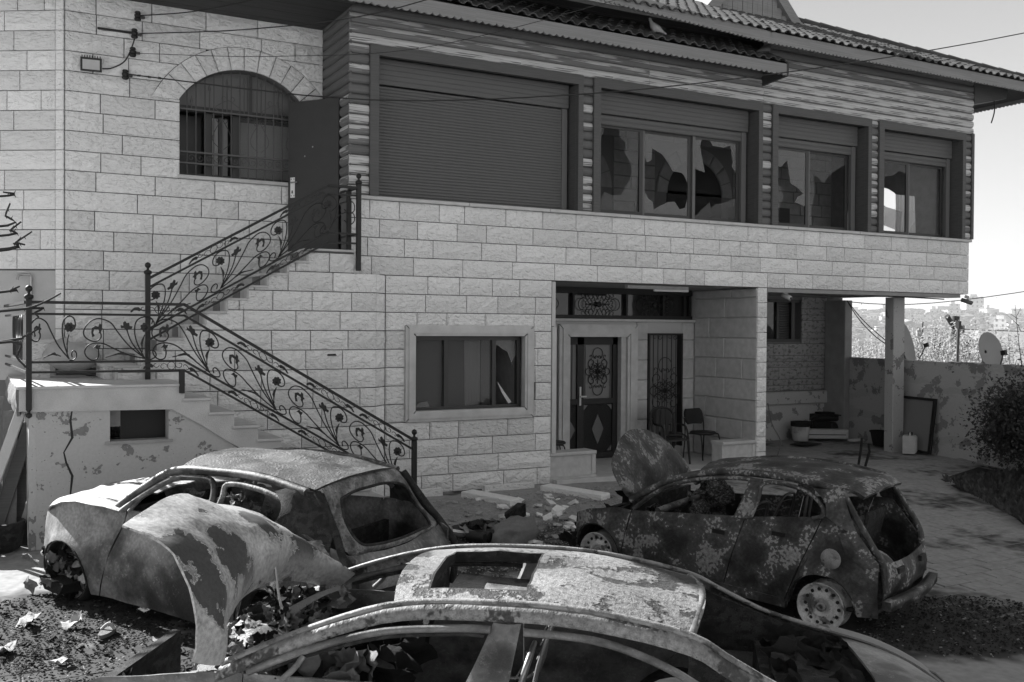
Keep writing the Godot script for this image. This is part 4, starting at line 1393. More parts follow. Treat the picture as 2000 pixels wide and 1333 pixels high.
# scroll motif of the railing: u runs uphill from the root, v up from the rail, both in metres
func motif_curves() -> Array:
	return [
		[0.0, 0.03, 0.16, 0.164, 0.273, 0.31, 0.34, 0.41, 0.41, 0.45, 0.478, 0.462, 0.546, 0.432, 0.597, 0.37, 0.614, 0.31, 0.597, 0.262, 0.546, 0.225, 0.49, 0.219, 0.45, 0.25, 0.443, 0.292, 0.466, 0.322],
		[0.0, 0.03, 0.16, 0.067, 0.318, 0.14, 0.41, 0.19, 0.5, 0.2, 0.568, 0.176, 0.603, 0.115, 0.585, 0.055, 0.535, 0.018, 0.483, 0.03, 0.466, 0.08, 0.472, 0.14],
		[0.0, 0.03, 0.08, 0.12, 0.148, 0.225, 0.188, 0.347],
		[0.01, 0.04, 0.08, 0.19, 0.108, 0.31, 0.102, 0.408, 0.068, 0.462, 0.0, 0.487, -0.06, 0.47, -0.09, 0.42, -0.085, 0.37, -0.05, 0.338, -0.01, 0.334],
		[0.0, 0.02, -0.06, 0.02, -0.11, 0.055, -0.1, 0.104, -0.06, 0.12, -0.035, 0.09, -0.045, 0.05],
		[0.03, 0.1, 0.034, 0.21, 0.006, 0.29],
		[0.13, 0.06, 0.24, 0.085, 0.4, 0.045],
	]

func add_motif(rail: Node3D, f: Callable, skip := []) -> void:
	var cs := motif_curves()
	for i in cs.size():
		if i in skip:
			continue
		var pts := []
		for k in range(0, cs[i].size(), 2):
			pts.append(f.call(Vector2(cs[i][k], cs[i][k + 1])))
		part("scroll", barmesh(curve(pts, pts.size() * 3), 0.0075 if i < 5 else 0.006, 5), M.iron, rail)
	if not 3 in skip:
		flower(rail, f.call(Vector2(0.0, 0.37)), 0.052)
	if not 2 in skip:
		leaf(rail, f, v2([0.188, 0.33, 0.215, 0.36, 0.245, 0.36, 0.25, 0.395, 0.222, 0.385, 0.225, 0.42, 0.205, 0.44, 0.19, 0.415, 0.165, 0.42, 0.16, 0.385, 0.13, 0.38, 0.14, 0.35, 0.17, 0.35]))
	if not 0 in skip:
		leaf(rail, f, v2([0.45, 0.29, 0.47, 0.345, 0.51, 0.35, 0.52, 0.31, 0.505, 0.275, 0.53, 0.26, 0.54, 0.31, 0.535, 0.36, 0.5, 0.385, 0.47, 0.375, 0.46, 0.41, 0.44, 0.4, 0.44, 0.365, 0.42, 0.35, 0.44, 0.335]))
	if not 1 in skip:
		leaf(rail, f, v2([0.472, 0.13, 0.495, 0.15, 0.52, 0.145, 0.5, 0.17, 0.485, 0.19, 0.47, 0.175, 0.445, 0.18, 0.455, 0.15]))
	if not 5 in skip:
		leaf(rail, f, v2([0.03, 0.14, 0.05, 0.19, 0.035, 0.24, 0.0, 0.3, 0.02, 0.22]))
	if not 6 in skip:
		leaf(rail, f, v2([0.18, 0.065, 0.22, 0.105, 0.27, 0.095, 0.35, 0.065, 0.25, 0.075]))

func flower(rail: Node3D, at: Vector3, r: float) -> void:
	var m := MB.new()
	var p := PackedVector2Array()
	for i in 24:
		var a := TAU * i / 24.0
		p.append(Vector2(cos(a), sin(a)) * r * (1.0 if i % 3 else 0.82))
	m.prism(p, -0.008, 0.008)
	m.lathe(v2([r * 0.5, 0.006, r * 0.42, 0.014, 0.002, 0.02]), 8, Transform3D(Basis(Vector3.RIGHT, Vector3.BACK, Vector3.DOWN), Vector3.ZERO))
	part("rosette", m.done(), M.iron, rail, Transform3D(Basis(), at))

func leaf(rail: Node3D, f: Callable, p: PackedVector2Array) -> void:
	var q := PackedVector2Array()
	var z := 0.0
	for a in p:
		var w: Vector3 = f.call(a)
		z = w.z
		q.append(Vector2(w.x, w.y))
	var m := MB.new()
	m.prism(q, z - 0.006, z + 0.008)
	part("leaf", m.done(), M.iron, rail)

# ring with two S scrolls and leaf ends, between two close rails; f maps (along, across) to the rail
func add_ornament(rail: Node3D, f: Callable) -> void:
	var m := MB.new()
	var to := func(p: PackedVector2Array) -> PackedVector3Array:
		var o := PackedVector3Array()
		for q in p:
			o.append(f.call(q))
		return o
	m.tube(to.call(spiral(Vector2.ZERO, 0.042, 0.042, 0, TAU, 12)), 0.0045, 4)
	for k in [-1.0, 1.0]:
		m.tube(to.call(spiral(Vector2(k * 0.085, k * 0.012), 0.045, 0.012, PI / 2 + k * PI / 2, PI / 2 + k * PI / 2 + 5.2, 12)), 0.0045, 4)
		m.tube(to.call(spiral(Vector2(k * 0.16, -k * 0.012), 0.035, 0.012, PI / 2 + k * PI / 2, PI / 2 + k * PI / 2 - 5.0, 12)), 0.0045, 4)
	part("ornament", m.done(), M.iron, rail)
	for k in [-1.0, 1.0]:
		leaf(rail, func(a: Vector2) -> Vector3: return f.call(Vector2(a.x * k, a.y)), v2([0.18, 0.0, 0.21, 0.025, 0.25, 0.02, 0.28, -0.005, 0.295, -0.03, 0.28, -0.035, 0.26, -0.015, 0.23, -0.01, 0.2, -0.02]))

func post(rail: Node3D, at: Vector3, y1: float, ball := true) -> void:
	var m := MB.new()
	m.cbox(Vector3(at.x, (at.y + y1) / 2, at.z), Vector3(0.055, y1 - at.y, 0.055))
	if ball:
		m.lathe(v2([0.028, 0, 0.045, 0.012, 0.045, 0.04, 0.016, 0.055, 0.014, 0.075, 0.03, 0.09, 0.036, 0.11, 0.028, 0.132, 0.006, 0.145]), 10, Transform3D(Basis(), Vector3(at.x, y1, at.z)))
	part("post", m.done(), M.iron, rail)

func flat_bar(rail: Node3D, called: String, pts: Array, h: float, d: float) -> void:
	var m := MB.new()
	for i in pts.size() - 1:
		var a: Vector3 = pts[i]
		var b: Vector3 = pts[i + 1]
		var t := (b - a).normalized()
		var s := Vector3.UP.cross(t).normalized()
		m.box(Vector3(-d / 2, -h / 2, -0.004), Vector3(d / 2, h / 2, (b - a).length() + 0.004), Transform3D(Basis(s, t.cross(s), t), a))
	part(called, m.done(), M.iron, rail)

func build_stairs() -> void:
	# ---------- upper flight along the house, with its stone cheek
	var U := thing("outside_stair", "outdoor stone stair up to the first floor door, plastered landing over a cracked wall", "staircase")
	var void_cut := PackedVector2Array([Vector2(0.3, -1.0), Vector2(1.3, -1.0), Vector2(1.3, LAND)])
	var cheek := MB.new()
	for k in range(1, 11):
		var xk := 3.80 - 0.253 * (10 - k)
		var y := LAND + 0.1635 * k
		void_cut.append(Vector2(xk, y - 0.1635))
		void_cut.append(Vector2(xk, y))
		var xe := xk + 0.253 if k < 10 else 4.42
		var tr := MB.new()
		tr.bevel(Vector3(xk - 0.025, y - 0.03, -1.07), Vector3(xe, y, 0.215 + rng.randf_range(0.0, 0.02)), 0.006)
		part("tread", tr.done(), M.marble, U)
		# broken pale edge of the cheek under the nosing
		var rg := MB.new()
		rg.bevel(Vector3(xk - 0.012, y - 0.1635, 0.10), Vector3(xk + 0.022, y - 0.03, 0.206), 0.008)
		part("edge_strip", rg.done(), M.marble, U)
		part("riser", boxmesh(Vector3(xk, y - 0.1635, -1.07), Vector3(xk + 0.02, y - 0.03, 0.10)), M.dressed2, U)
		part("riser_tile", boxmesh(Vector3(xk - 0.006, y - 0.158, -0.55), Vector3(xk + 0.004, y - 0.034, -0.17)), M.tile_dark, U)
		cheek.box(Vector3(xk + 0.021, -0.4, -1.06), Vector3(xe + 0.018, y - 0.032, 0.165))
	void_cut.append(Vector2(4.43, LAND + 1.635))
	void_cut.append(Vector2(4.43, 4.4))
	void_cut.append(Vector2(0.3, 4.4))
	cheek.box(Vector3(1.3, -0.4, -1.06), Vector3(1.54, LAND + 0.0, 0.165))
	cheek.box(Vector3(4.44, -0.4, -0.3), Vector3(4.74, 2.98, 0.165))
	var cw := part("cheek_wall", cheek.done(), M.joint, U)
	stone_rows(cw, Vector3(0, 0, 0.2), Vector3.RIGHT, Vector3.BACK, steps(-0.25, 3.25, 0.25), 1.3, 4.74, [Rect2(4.5, 3.0, 0.3, 0.4)], 0.4, 0.78, "stone", 0, void_cut)
	# ---------- landing and lower flight
	var lo := MB.new()
	lo.box(Vector3(0.46, 1.41, -1.5), Vector3(2.09, LAND - 0.03, 1.27))
	part("landing", lo.done(), M.render, U)
	var lt := MB.new()
	lt.bevel(Vector3(0.44, LAND - 0.03, -1.5), Vector3(2.10, LAND, 1.315), 0.008)
	part("landing_slab", lt.done(), M.marble, U)
	var poly := PackedVector2Array([Vector2(0.52, 1.405), Vector2(0.52, LAND - 0.03), Vector2(2.09, LAND - 0.03)])
	for k in range(1, 11):
		var y := LAND - 0.163 * k
		poly.append(Vector2(2.09 + 0.27 * (k - 1), y - 0.03))
		poly.append(Vector2(2.09 + 0.27 * k, y - 0.03))
		var tr := MB.new()
		tr.bevel(Vector3(2.075 + 0.27 * (k - 1), y - 0.03, 0.2), Vector3(2.105 + 0.27 * k, y, 1.32), 0.007)
		part("tread", tr.done(), M.marble, U)
		part("riser", boxmesh(Vector3(2.09 + 0.27 * (k - 1), y, 0.2), Vector3(2.095 + 0.27 * (k - 1), y + 0.133, 1.27)), M.dressed2, U)
	poly.append(Vector2(4.79, -0.3))
	poly.append(Vector2(4.45, -0.3))
	for i in 9: # ragged lower edge
		var t := i / 8.0
		poly.append(Vector2(4.45, -0.15).lerp(Vector2(1.95, 1.40), t) + Vector2(rng.randf_range(-0.01, 0.01), rng.randf_range(-0.02, 0.012)))
	var sm := MB.new()
	sm.prism(poly, 1.0, 1.29)
	part("stringer", sm.done(), M.render, U)
	var bw := MB.new()
	bw.prism(v2([2.095, -0.4, 4.7, -0.4, 4.6, -0.25, 2.095, 1.35]), 0.25, 1.0)
	part("stair_core", bw.done(), M.concrete, U)
	# base wall with the rectangular hole
	var base := PackedVector2Array([Vector2(0.62, -0.35), Vector2(4.5, -0.35), Vector2(1.97, 1.42), Vector2(1.93, 1.42), Vector2(1.93, 1.06), Vector2(1.33, 1.06), Vector2(1.33, 1.42), Vector2(0.62, 1.42)])
	var bm := MB.new()
	bm.prism(base, 1.05, 1.262)
	var bp := part("base_wall", bm.done(), M.plaster, U)
	part("hole_lip", boxmesh(Vector3(1.28, 1.03, 1.1), Vector3(1.97, 1.062, 1.285)), M.concrete, bp)
	part("tile", boxmesh(Vector3(1.34, 1.2, 1.04), Vector3(1.46, 1.40, 1.05)), M.concrete, bp)
	part("side_wall", boxmesh(Vector3(0.55, -0.35, -1.4), Vector3(0.625, 1.41, 1.255)), M.plaster2, U)
	part("hole_shade", boxmesh(Vector3(1.46, 0.9, 1.0), Vector3(2.0, 1.45, 1.03)), M.black, U)  # black sheet painting the shade inside the hole
	part("inner_dark", boxmesh(Vector3(0.7, -0.3, -0.6), Vector3(2.09, 1.4, -0.5)), M.black, U)  # second black sheet for the dark under the landing
	# rough broken edge of the landing towards the left
	var re: Array = []
	for i in 15:
		var row := PackedVector3Array()
		for j in 6:
			row.append(Vector3(0.45 - 0.03 * sin(PI * j / 5.0) + rng.randf_range(-0.025, 0.02), 1.36 + 0.30 * j / 5.0, -1.5 + 2.76 * i / 14.0))
		re.append(row)
	var rem := MB.new()
	rem.sheet(re, -0.03)
	part("rough_edge", rem.done(), M.ash, U)
	# crack down the base wall: a deep gap is drawn by a thin dark sliver let into the plaster
	var cr := [Vector2(0.96, 1.42), Vector2(0.94, 1.3), Vector2(0.955, 1.12), Vector2(0.88, 0.97), Vector2(0.90, 0.86), Vector2(0.955, 0.72), Vector2(0.94, 0.5), Vector2(1.0, 0.4), Vector2(1.1, 0.3)]
	var cp := PackedVector2Array()
	for i in cr.size():
		cp.append(cr[i] + Vector2(0.008 + 0.006 * (i % 3), 0))
	for i in range(cr.size() - 1, -1, -1):
		cp.append(cr[i] - Vector2(0.006, 0))
	var crm := MB.new()
	crm.prism(cp, 1.255, 1.2635)
	part("crack", crm.done(), M.black, U)
	# ---------- railing of landing and lower flight
	var R := thing("stair_railing", "wrought iron scroll railing along the landing and the lower stair flight", "railing")
	var z := 1.3
	var ry := [2.532, 2.412, 1.915, 1.812]
	var sl := -0.594
	var yy := func(x: float, i: int) -> float: return ry[i] + (x - 2.085) * sl if x > 2.085 else ry[i]
	for i in 4:
		flat_bar(R, "handrail" if i == 0 else "rail", [Vector3(0.56, ry[i], z), Vector3(2.085, ry[i], z), Vector3(4.82, yy.call(4.82, i), z)], 0.03 if i == 0 else 0.024, 0.045 if i == 0 else 0.018)
	post(R, Vector3(0.55, 1.43, z), 2.56)
	var drop := MB.new()
	drop.lathe(v2([0.006, -0.09, 0.032, -0.07, 0.03, -0.045, 0.012, -0.035, 0.014, -0.02, 0.03, 0.0]), 10, Transform3D(Basis(), Vector3(0.55, 1.43, z)))
	part("finial", drop.done(), M.iron, R)
	post(R, Vector3(4.82, -0.25, z), 0.9)
	post(R, Vector3(2.06, 1.56, z), 1.82, false)
	for xr in [1.68, 2.36, 3.11, 3.86, 4.6]:
		add_motif(R, func(a: Vector2) -> Vector3:
			var x: float = xr - a.x
			var y3: float = yy.call(x, 2)
			return Vector3(x, y3 + a.y * ((yy.call(x, 1) - y3) / 0.505), z), [4] if xr > 4.5 else [])
	add_motif(R, func(a: Vector2) -> Vector3: return Vector3(0.93 - a.x * 0.62, ry[2] + a.y * 0.98, z), [1, 2])
	for q in [[1.82, 0], [2.95, 0], [3.75, 0], [4.4, 0], [1.95, 2], [2.85, 2], [3.65, 2]]:
		add_ornament(R, func(a: Vector2) -> Vector3:
			var x: float = q[0] + a.x
			return Vector3(x, (yy.call(x, q[1]) + yy.call(x, q[1] + 1)) / 2 + a.y, z))
	# ---------- railing of the upper flight
	var S := thing("stair_railing", "wrought iron scroll railing of the upper flight, ending at the flat metal door", "railing")
	z = 0.26
	ry = [2.849, 2.745, 2.245, 2.125]
	sl = 0.574
	var y2 := func(x: float, i: int) -> float: return ry[i] + (minf(x, 4.055) - 1.863) * sl
	for i in 4:
		flat_bar(S, "handrail" if i == 0 else "rail", [Vector3(1.87, y2.call(1.87, i), z), Vector3(4.055, y2.call(4.055, i), z), Vector3(4.45, y2.call(4.45, i), z)], 0.03 if i == 0 else 0.024, 0.045 if i == 0 else 0.018)
	post(S, Vector3(1.862, LAND, z), 2.90)
	post(S, Vector3(4.465, 3.03, z), 4.15)
	post(S, Vector3(4.43, 3.3, -0.02), 4.1, false)
	flat_bar(S, "handrail", [Vector3(4.45, y2.call(4.4, 0), z), Vector3(4.42, y2.call(4.4, 0), -0.3)], 0.03, 0.04)
	flat_bar(S, "rail", [Vector3(4.45, y2.call(4.4, 2), z), Vector3(4.42, y2.call(4.4, 2), -0.3)], 0.024, 0.02)
	for xr in [1.95, 2.70, 3.41, 4.06]:
		add_motif(S, func(a: Vector2) -> Vector3:
			var x: float = xr + a.x
			var y3: float = y2.call(x, 2)
			return Vector3(x, y3 + a.y * ((y2.call(x, 1) - y3) / 0.505), z), [0, 1, 2, 6] if xr > 4.0 else [])
	for q in [[2.62, 0], [3.72, 0], [2.7, 2], [3.55, 2]]:
		add_ornament(S, func(a: Vector2) -> Vector3:
			var x: float = q[0] + a.x
			return Vector3(x, (y2.call(x, q[1]) + y2.call(x, q[1] + 1)) / 2 + a.y, z))
	for k in 2:
		part("scroll", barmesh(curve([Vector3(4.1, 3.6 + k * 0.18, z), Vector3(4.22, 3.75 + k * 0.14, z), Vector3(4.38, 3.78 + k * 0.14, z), Vector3(4.41, 3.68 + k * 0.14, z), Vector3(4.34, 3.62 + k * 0.14, z), Vector3(4.27, 3.68 + k * 0.14, z)], 16), 0.007, 5), M.iron, S)
	# ---------- railing going back along the left edge of the landing
	var L := thing("stair_railing", "sunlit wrought iron railing running back along the left edge of the landing", "railing")
	for i in 4:
		flat_bar(L, "handrail" if i == 0 else "rail", [Vector3(0.53, [2.532, 2.412, 1.915, 1.812][i], 1.27), Vector3(0.42, [2.532, 2.412, 1.915, 1.812][i], -1.35)], 0.03 if i == 0 else 0.024, 0.045 if i == 0 else 0.02)
	for j in 7:
		var zz := 0.95 - j * 0.36
		for k in [-1.0, 1.0]:
			var pts := []
			for p in spiral(Vector2(0.0, 2.27), 0.13, 0.13, PI / 2, PI / 2 + k * PI * 1.1, 8):
				pts.append(Vector3(0.5, p.y, zz + p.x))
			pts.append(Vector3(0.5, 2.1, zz - k * 0.06))
			pts.append(Vector3(0.5, 1.93, zz - k * 0.02))
			part("scroll", barmesh(curve(pts, 20), 0.0075, 5), M.iron, L)
	# ---------- flat metal door at the head of the stair
	var D := thing("metal_door", "plain dark grey metal door standing open at the head of the stair", "door", Vector3(4.40, 3.30, -0.36))
	var du := Vector3(3.90 - 4.40, 0, -1.03 + 0.36)
	var dl := du.length()
	du = du.normalized()
	var db := Basis(-du, Vector3.UP, (-du).cross(Vector3.UP))
	var dm := MB.new()
	dm.bevel(Vector3(-dl, 0.02, -0.04), Vector3(0, 2.1, 0.0), 0.006)
	part("door_leaf", dm.done(), M.door, D, Transform3D(db, Vector3.ZERO))
	var pl := MB.new()
	pl.bevel(Vector3(-dl + 0.045, 0.78, 0.001), Vector3(-dl + 0.12, 1.06, 0.012), 0.006)
	var hp := part("lock_plate", pl.done(), M.white, D, Transform3D(db, Vector3.ZERO))
	var kh := MB.new()
	kh.prism(v2([-dl + 0.07, 0.84, -dl + 0.095, 0.84, -dl + 0.09, 0.88, -dl + 0.075, 0.88]), 0.012, 0.014)
	part("keyhole", kh.done(), M.black, hp)
	for q in [[-0.1, 1.03], [-0.065, 1.03], [-0.1, 0.80], [-0.065, 0.80]]:
		part("screw", boxmesh(Vector3(-dl + 0.08 + q[0] * 0 + (0.025 if q[0] > -0.08 else -0.02), q[1], 0.012), Vector3(-dl + 0.093 + (0.025 if q[0] > -0.08 else -0.02), q[1] + 0.012, 0.014)), M.black, hp)
	part("lever", barmesh(PackedVector3Array([Vector3(-dl + 0.08, 0.985, 0.01), Vector3(-dl + 0.08, 0.985, 0.05), Vector3(-dl + 0.19, 0.985, 0.052)]), 0.009, 6), M.steel, hp)
	for q in [[-0.55, 1.34], [-0.42, 1.46]]:
		var bm2 := MB.new()
		bm2.ball(Vector3(q[0], q[1], 0.004), Vector3(0.012, 0.012, 0.006), 8, 4)
		part("bolt", bm2.done(), M.steel, D, Transform3D(db, Vector3.ZERO))
	# ---------- things on the landing
	var sk := MB.new()
	var g: Array = []
	for i in 13:
		var row := PackedVector3Array()
		var t := i / 12.0
		for k in 17:
			var a := TAU * k / 16.0
			var r := pow(sin(PI * clampf(t * 0.93 + 0.035, 0, 1)), 0.6)
			var wob := 1.0 + 0.05 * sin(3 * a + t * 7) + 0.03 * sin(7 * a)
			row.append(Vector3(cos(a) * 0.33 * r * wob, 0.02 + 0.36 * t + (0.07 * exp(-pow((a - 3.6) / 0.4, 2)) if t > 0.7 else 0.0), -sin(a) * 0.24 * r * wob))
		g.append(row)
	sk.sheet(g, 0.006)
	single("sack", sk.done(), M.sack, "plump pale sack lying on the landing behind the scroll railing", "sack", Transform3D(Basis(), Vector3(1.12, LAND + 0.05, -0.55)))
	var sb := thing("stone_shelf", "small stone block with a slab on top beside the sack on the landing", "block", Vector3(0.82, LAND, -0.72))
	part("block", boxmesh(Vector3(-0.2, 0, -0.15), Vector3(0.05, 0.42, 0.15)), M.stone1, sb)
	part("slab", boxmesh(Vector3(-0.22, 0.42, -0.17), Vector3(0.13, 0.46, 0.17)), M.marble, sb)
	var low := thing("stone_step", "low stone block step on the landing at the foot of the upper flight", "step", Vector3(1.55, LAND, -0.4))
	part("block", boxmesh(Vector3(-0.14, 0, -0.4), Vector3(0.2, 0.15, 0.4)), M.stone2, low)
	part("slab", boxmesh(Vector3(-0.18, 0.15, -0.42), Vector3(0.22, 0.18, 0.44)), M.marble, low)
	# tap on the rendered wall
	var tp := thing("garden_tap", "metal garden tap on a bent pipe on the rendered wall left of the stair", "tap", Vector3(0.70, 2.4, -1.30))
	part("pipe", barmesh(PackedVector3Array([Vector3(0, 0, 0), Vector3(0, 0.5, 0), Vector3(-0.012, 0.53, 0.005), Vector3(-0.1, 0.53, 0.0)]), 0.018, 6), M.steel, tp)
	part("spout", barmesh(PackedVector3Array([Vector3(-0.1, 0.53, 0.0), Vector3(-0.14, 0.52, 0.01), Vector3(-0.155, 0.46, 0.012)]), 0.016, 6), M.steel, tp)
	part("tap_handle", boxmesh(Vector3(-0.15, 0.56, -0.012), Vector3(-0.06, 0.575, 0.012)), M.steel, tp)

func gy(z: float) -> float:
	return -0.06 * maxf(z - 0.8, 0.0)

func build_ground() -> void:
	# soot and ash stains painted by the fires: each has its own ragged outline
	var N := 1024
	var n1 := field(noise(61, 0.012, 5), N, N)
	var n2 := field(noise(62, 0.09, 3), N, N)
	var n3 := field(noise(63, 0.3, 2), N, N)
	var d := PackedByteArray()
	d.resize(N * N)
	var h := PackedByteArray()
	h.resize(N * N)
	# texture covers x -6..18 and z -4..20
	var spots := [[7.9, 6.7, 1.5, 0.9], [6.9, 5.4, 1.5, 1.6], [5.6, 3.4, 1.0, 0.9], [1.3, 4.6, 1.9, 0.9], [0.7, 3.5, 1.3, 1.2], [2.6, 4.6, 1.5, 1.4], [3.2, 8.0, 2.4, 1.6], [5.0, 2.6, 0.8, 0.45], [1.2, 6.6, 1.0, 0.8], [0.3, 4.3, 0.8, 0.4]]
	for y in N:
		var z := -4.0 + 24.0 * (y + 0.5) / N
		for x in N:
			var i := y * N + x
			var wx := -6.0 + 24.0 * (x + 0.5) / N
			var v := 0.30 + 0.12 * (n1[i] / 255.0 - 0.5) + 0.1 * (n2[i] / 255.0 - 0.5) + 0.12 * (n3[i] / 255.0 - 0.5)
			if z < 8.5:
				var s := 0.0
				for q in spots:
					var e: float = 1.0 - (Vector2((wx - q[0]) / q[2], (z - q[1]) / q[3])).length()
					s = maxf(s, e)
				s += (n1[i] / 255.0 - 0.5) * 0.9 + (n2[i] / 255.0 - 0.5) * 0.5
				v = lerpf(v, 0.016 + 0.03 * (n3[i] / 255.0), clampf(s * 3.0, 0.0, 1.0))
			d[i] = srgb8(v)
			h[i] = clampi(int(n2[i] * 0.6 + n3[i] * 0.4), 0, 255)
	T.ground = grey_tex(d, N, N)
	T.ground_h = grey_tex(h, N, N)
	M.ground = StandardMaterial3D.new()
	M.ground.albedo_texture = T.ground
	M.ground.roughness = 0.95
	M.ground.heightmap_enabled = true
	M.ground.heightmap_texture = T.ground_h
	M.ground.heightmap_scale = 1.2
	# pavers share the stain map by lying over it: world planar mapping through triplanar
	M.paver = M.ground.duplicate()
	M.paver.uv1_triplanar = true
	M.paver.uv1_world_triplanar = true
	M.paver.uv1_scale = Vector3(1 / 24.0, 1 / 24.0, 1 / 24.0)
	M.paver.uv1_offset = Vector3(6 / 24.0, 0, 4 / 24.0)
	M.paver.heightmap_scale = 0.4
	var st := SurfaceTool.new()
	st.begin(Mesh.PRIMITIVE_TRIANGLES)
	st.set_smooth_group(0)
	var bump := noise(64, 0.9, 3)
	var zs := [-14.0, -4.0, 0.0, 0.8, 1.4, 2.0, 2.6, 3.2, 3.8, 4.4, 5.0, 5.6, 6.2, 6.8, 7.4, 8.0, 9.0, 10.0, 12.0, 15.0, 20.0]
	var xs := []
	for i in 25:
		xs.append(-6.0 + i)
	var pt := func(x: float, z: float) -> Vector3:
		var b := bump.get_noise_2d(x, z) * 0.03 if z > 1.0 and x < 8.0 else 0.0
		return Vector3(x, gy(z) + b - (0.03 if x > 8.2 else 0.0), z)
	for i in zs.size() - 1:
		for j in xs.size() - 1:
			var c := [pt.call(xs[j], zs[i]), pt.call(xs[j + 1], zs[i]), pt.call(xs[j + 1], zs[i + 1]), pt.call(xs[j], zs[i + 1])]
			for k in [0, 1, 2, 0, 2, 3]:
				st.set_uv(Vector2((c[k].x + 6) / 24.0, (c[k].z + 4) / 24.0))
				st.add_vertex(c[k])
	st.generate_normals()
	var yard := setting("yard", st.commit(), M.ground)
	# paving slabs: right courtyard and the near left corner
	var cells: Array = []
	for i in 26:
		for j in 44:
			cells.append([7.9 + i * 0.41 + (0.2 if j % 2 else 0.0), 0.95 + j * 0.205])
	for i in 8:
		for j in 9:
			cells.append([-1.5 + i * 0.41 + (0.2 if j % 2 else 0.0), 4.6 + j * 0.205])
	cells.sort_custom(func(a, b) -> bool: return Vector2(a[0], a[1] - 12.6).length() < Vector2(b[0], b[1] - 12.6).length())
	var variants: Array = []
	for i in 4:
		var m := MB.new()
		m.bevel(Vector3(0, 0, -0.05), Vector3(0.40 - 0.002 * i, 0.196 - 0.001 * i, 0.0), 0.006)
		variants.append(m.done())
	var far: Array[Transform3D] = []
	var shown := 0
	var eye := Vector3(0, 2.294, 12.59)
	for c in cells:
		if c[0] > 12.6 and c[1] > 4.6 - (c[0] - 12.6) * 0.0 and c[0] - 12.6 > (4.6 - c[1]) * -1.0 and c[0] > 13.5:
			continue
		var at := Vector3(c[0], gy(c[1]) + rng.randf_range(-0.004, 0.004), c[1])
		var xf := Transform3D(Basis(Vector3.RIGHT, Vector3(0, 0.06, -1).normalized(), Vector3(0, 1, 0.06).normalized()) * Basis(Vector3.BACK, rng.randf_range(-0.012, 0.012)), at)
		var lc := Vector3(0.877 * at.x + 0.48 * (at.z - eye.z), 0, -0.48 * at.x + 0.877 * (at.z - eye.z))
		var px := lc.x / maxf(-lc.z, 0.1)
		if shown < 300 and px < 0.53 and px > -0.53 and lc.z < -4.6 and (at.x > 7.6 or at.x < 2.0):
			part("paver", variants[rng.randi_range(0, 3)], M.paver, yard, xf)
			shown += 1
		else:
			far.append(xf)
	var mm := MultiMesh.new()
	mm.transform_format = MultiMesh.TRANSFORM_3D
	mm.mesh = variants[0]
	mm.instance_count = far.size()
	for i in far.size():
		mm.set_instance_transform(i, far[i])
	var mi := MultiMeshInstance3D.new()
	mi.name = "far_pavers"
	mi.multimesh = mm
	mi.material_override = M.paver
	yard.add_child(mi, true)
	stuff(mi)
	# open country: falls away behind the wall, rises to the far hillside; one sheet to the horizon
	var gm: Array = []
	var hn := noise(70, 0.006, 4)
	for i in 60:
		var row := PackedVector3Array()
		for j in 50:
			var ang := deg_to_rad(-100.0 + 220.0 * i / 59.0)
			var r := 19.0 * pow(1.145, j)
			var x := sin(ang) * r
			var z := 12.6 - cos(ang) * r
			var y := -0.9
			if r > 30.0:
				y = -0.9 - 26.0 * smoothstep(30.0, 260.0, r)
			if r > 330.0:
				y += 51.0 * smoothstep(330.0, 800.0, r) * (0.86 + 0.1 * sin(ang * 5.0 + 1.0)) + hn.get_noise_2d(x, z) * 9.0 * smoothstep(330.0, 600.0, r)
			row.append(Vector3(x, y, z))
		gm.append(row)
	var tm := MB.new()
	tm.sheet(gm, 0.5)
	var cd := field(noise(71, 0.05, 5), 512, 512)
	for i in 512 * 512:
		cd[i] = srgb8(0.07 + 0.16 * pow(cd[i] / 255.0, 2.0))
	setting("hillside", tm.done(), mat(1.0, 0.95, grey_tex(cd, 512, 512), null, 1.0, Vector3(0.011, 0.011, 0.011)))
	var near := MB.new()
	near.quad(Vector3(-60, -1.25, 19.9), Vector3(-60, -1.25, 90), Vector3(70, -1.25, 90), Vector3(70, -1.25, 19.9))
	near.quad(Vector3(-60, -0.95, -14), Vector3(-60, -1.25, 20), Vector3(-5.9, -1.25, 20), Vector3(-5.9, -0.95, -14))
	near.quad(Vector3(17.9, -0.95, -14), Vector3(17.9, -1.25, 20), Vector3(70, -1.25, 20), Vector3(70, -0.95, -14))
	setting("ground", near.done(), mat(0.55, 0.95, T.grain, T.grain_h, 1.0, Vector3(0.3, 0.3, 0.3)))

func rubble_mesh(sd: int) -> ArrayMesh:
	var r := RandomNumberGenerator.new()
	r.seed = sd
	var m := MB.new()
	var p: Array[Vector3] = []
	for i in 8:
		p.append(Vector3((1.0 if i & 1 else -1.0) * r.randf_range(0.55, 1.0), (1.0 if i & 2 else -0.3) * r.randf_range(0.4, 0.8), (1.0 if i & 4 else -1.0) * r.randf_range(0.5, 1.0)))
	m.flat()
	for q in [[4, 5, 7, 6], [1, 0, 2, 3], [5, 1, 3, 7], [0, 4, 6, 2], [6, 7, 3, 2], [0, 1, 5, 4]]:
		m.quad(p[q[0]], p[q[1]], p[q[2]], p[q[3]])
	return m.done()

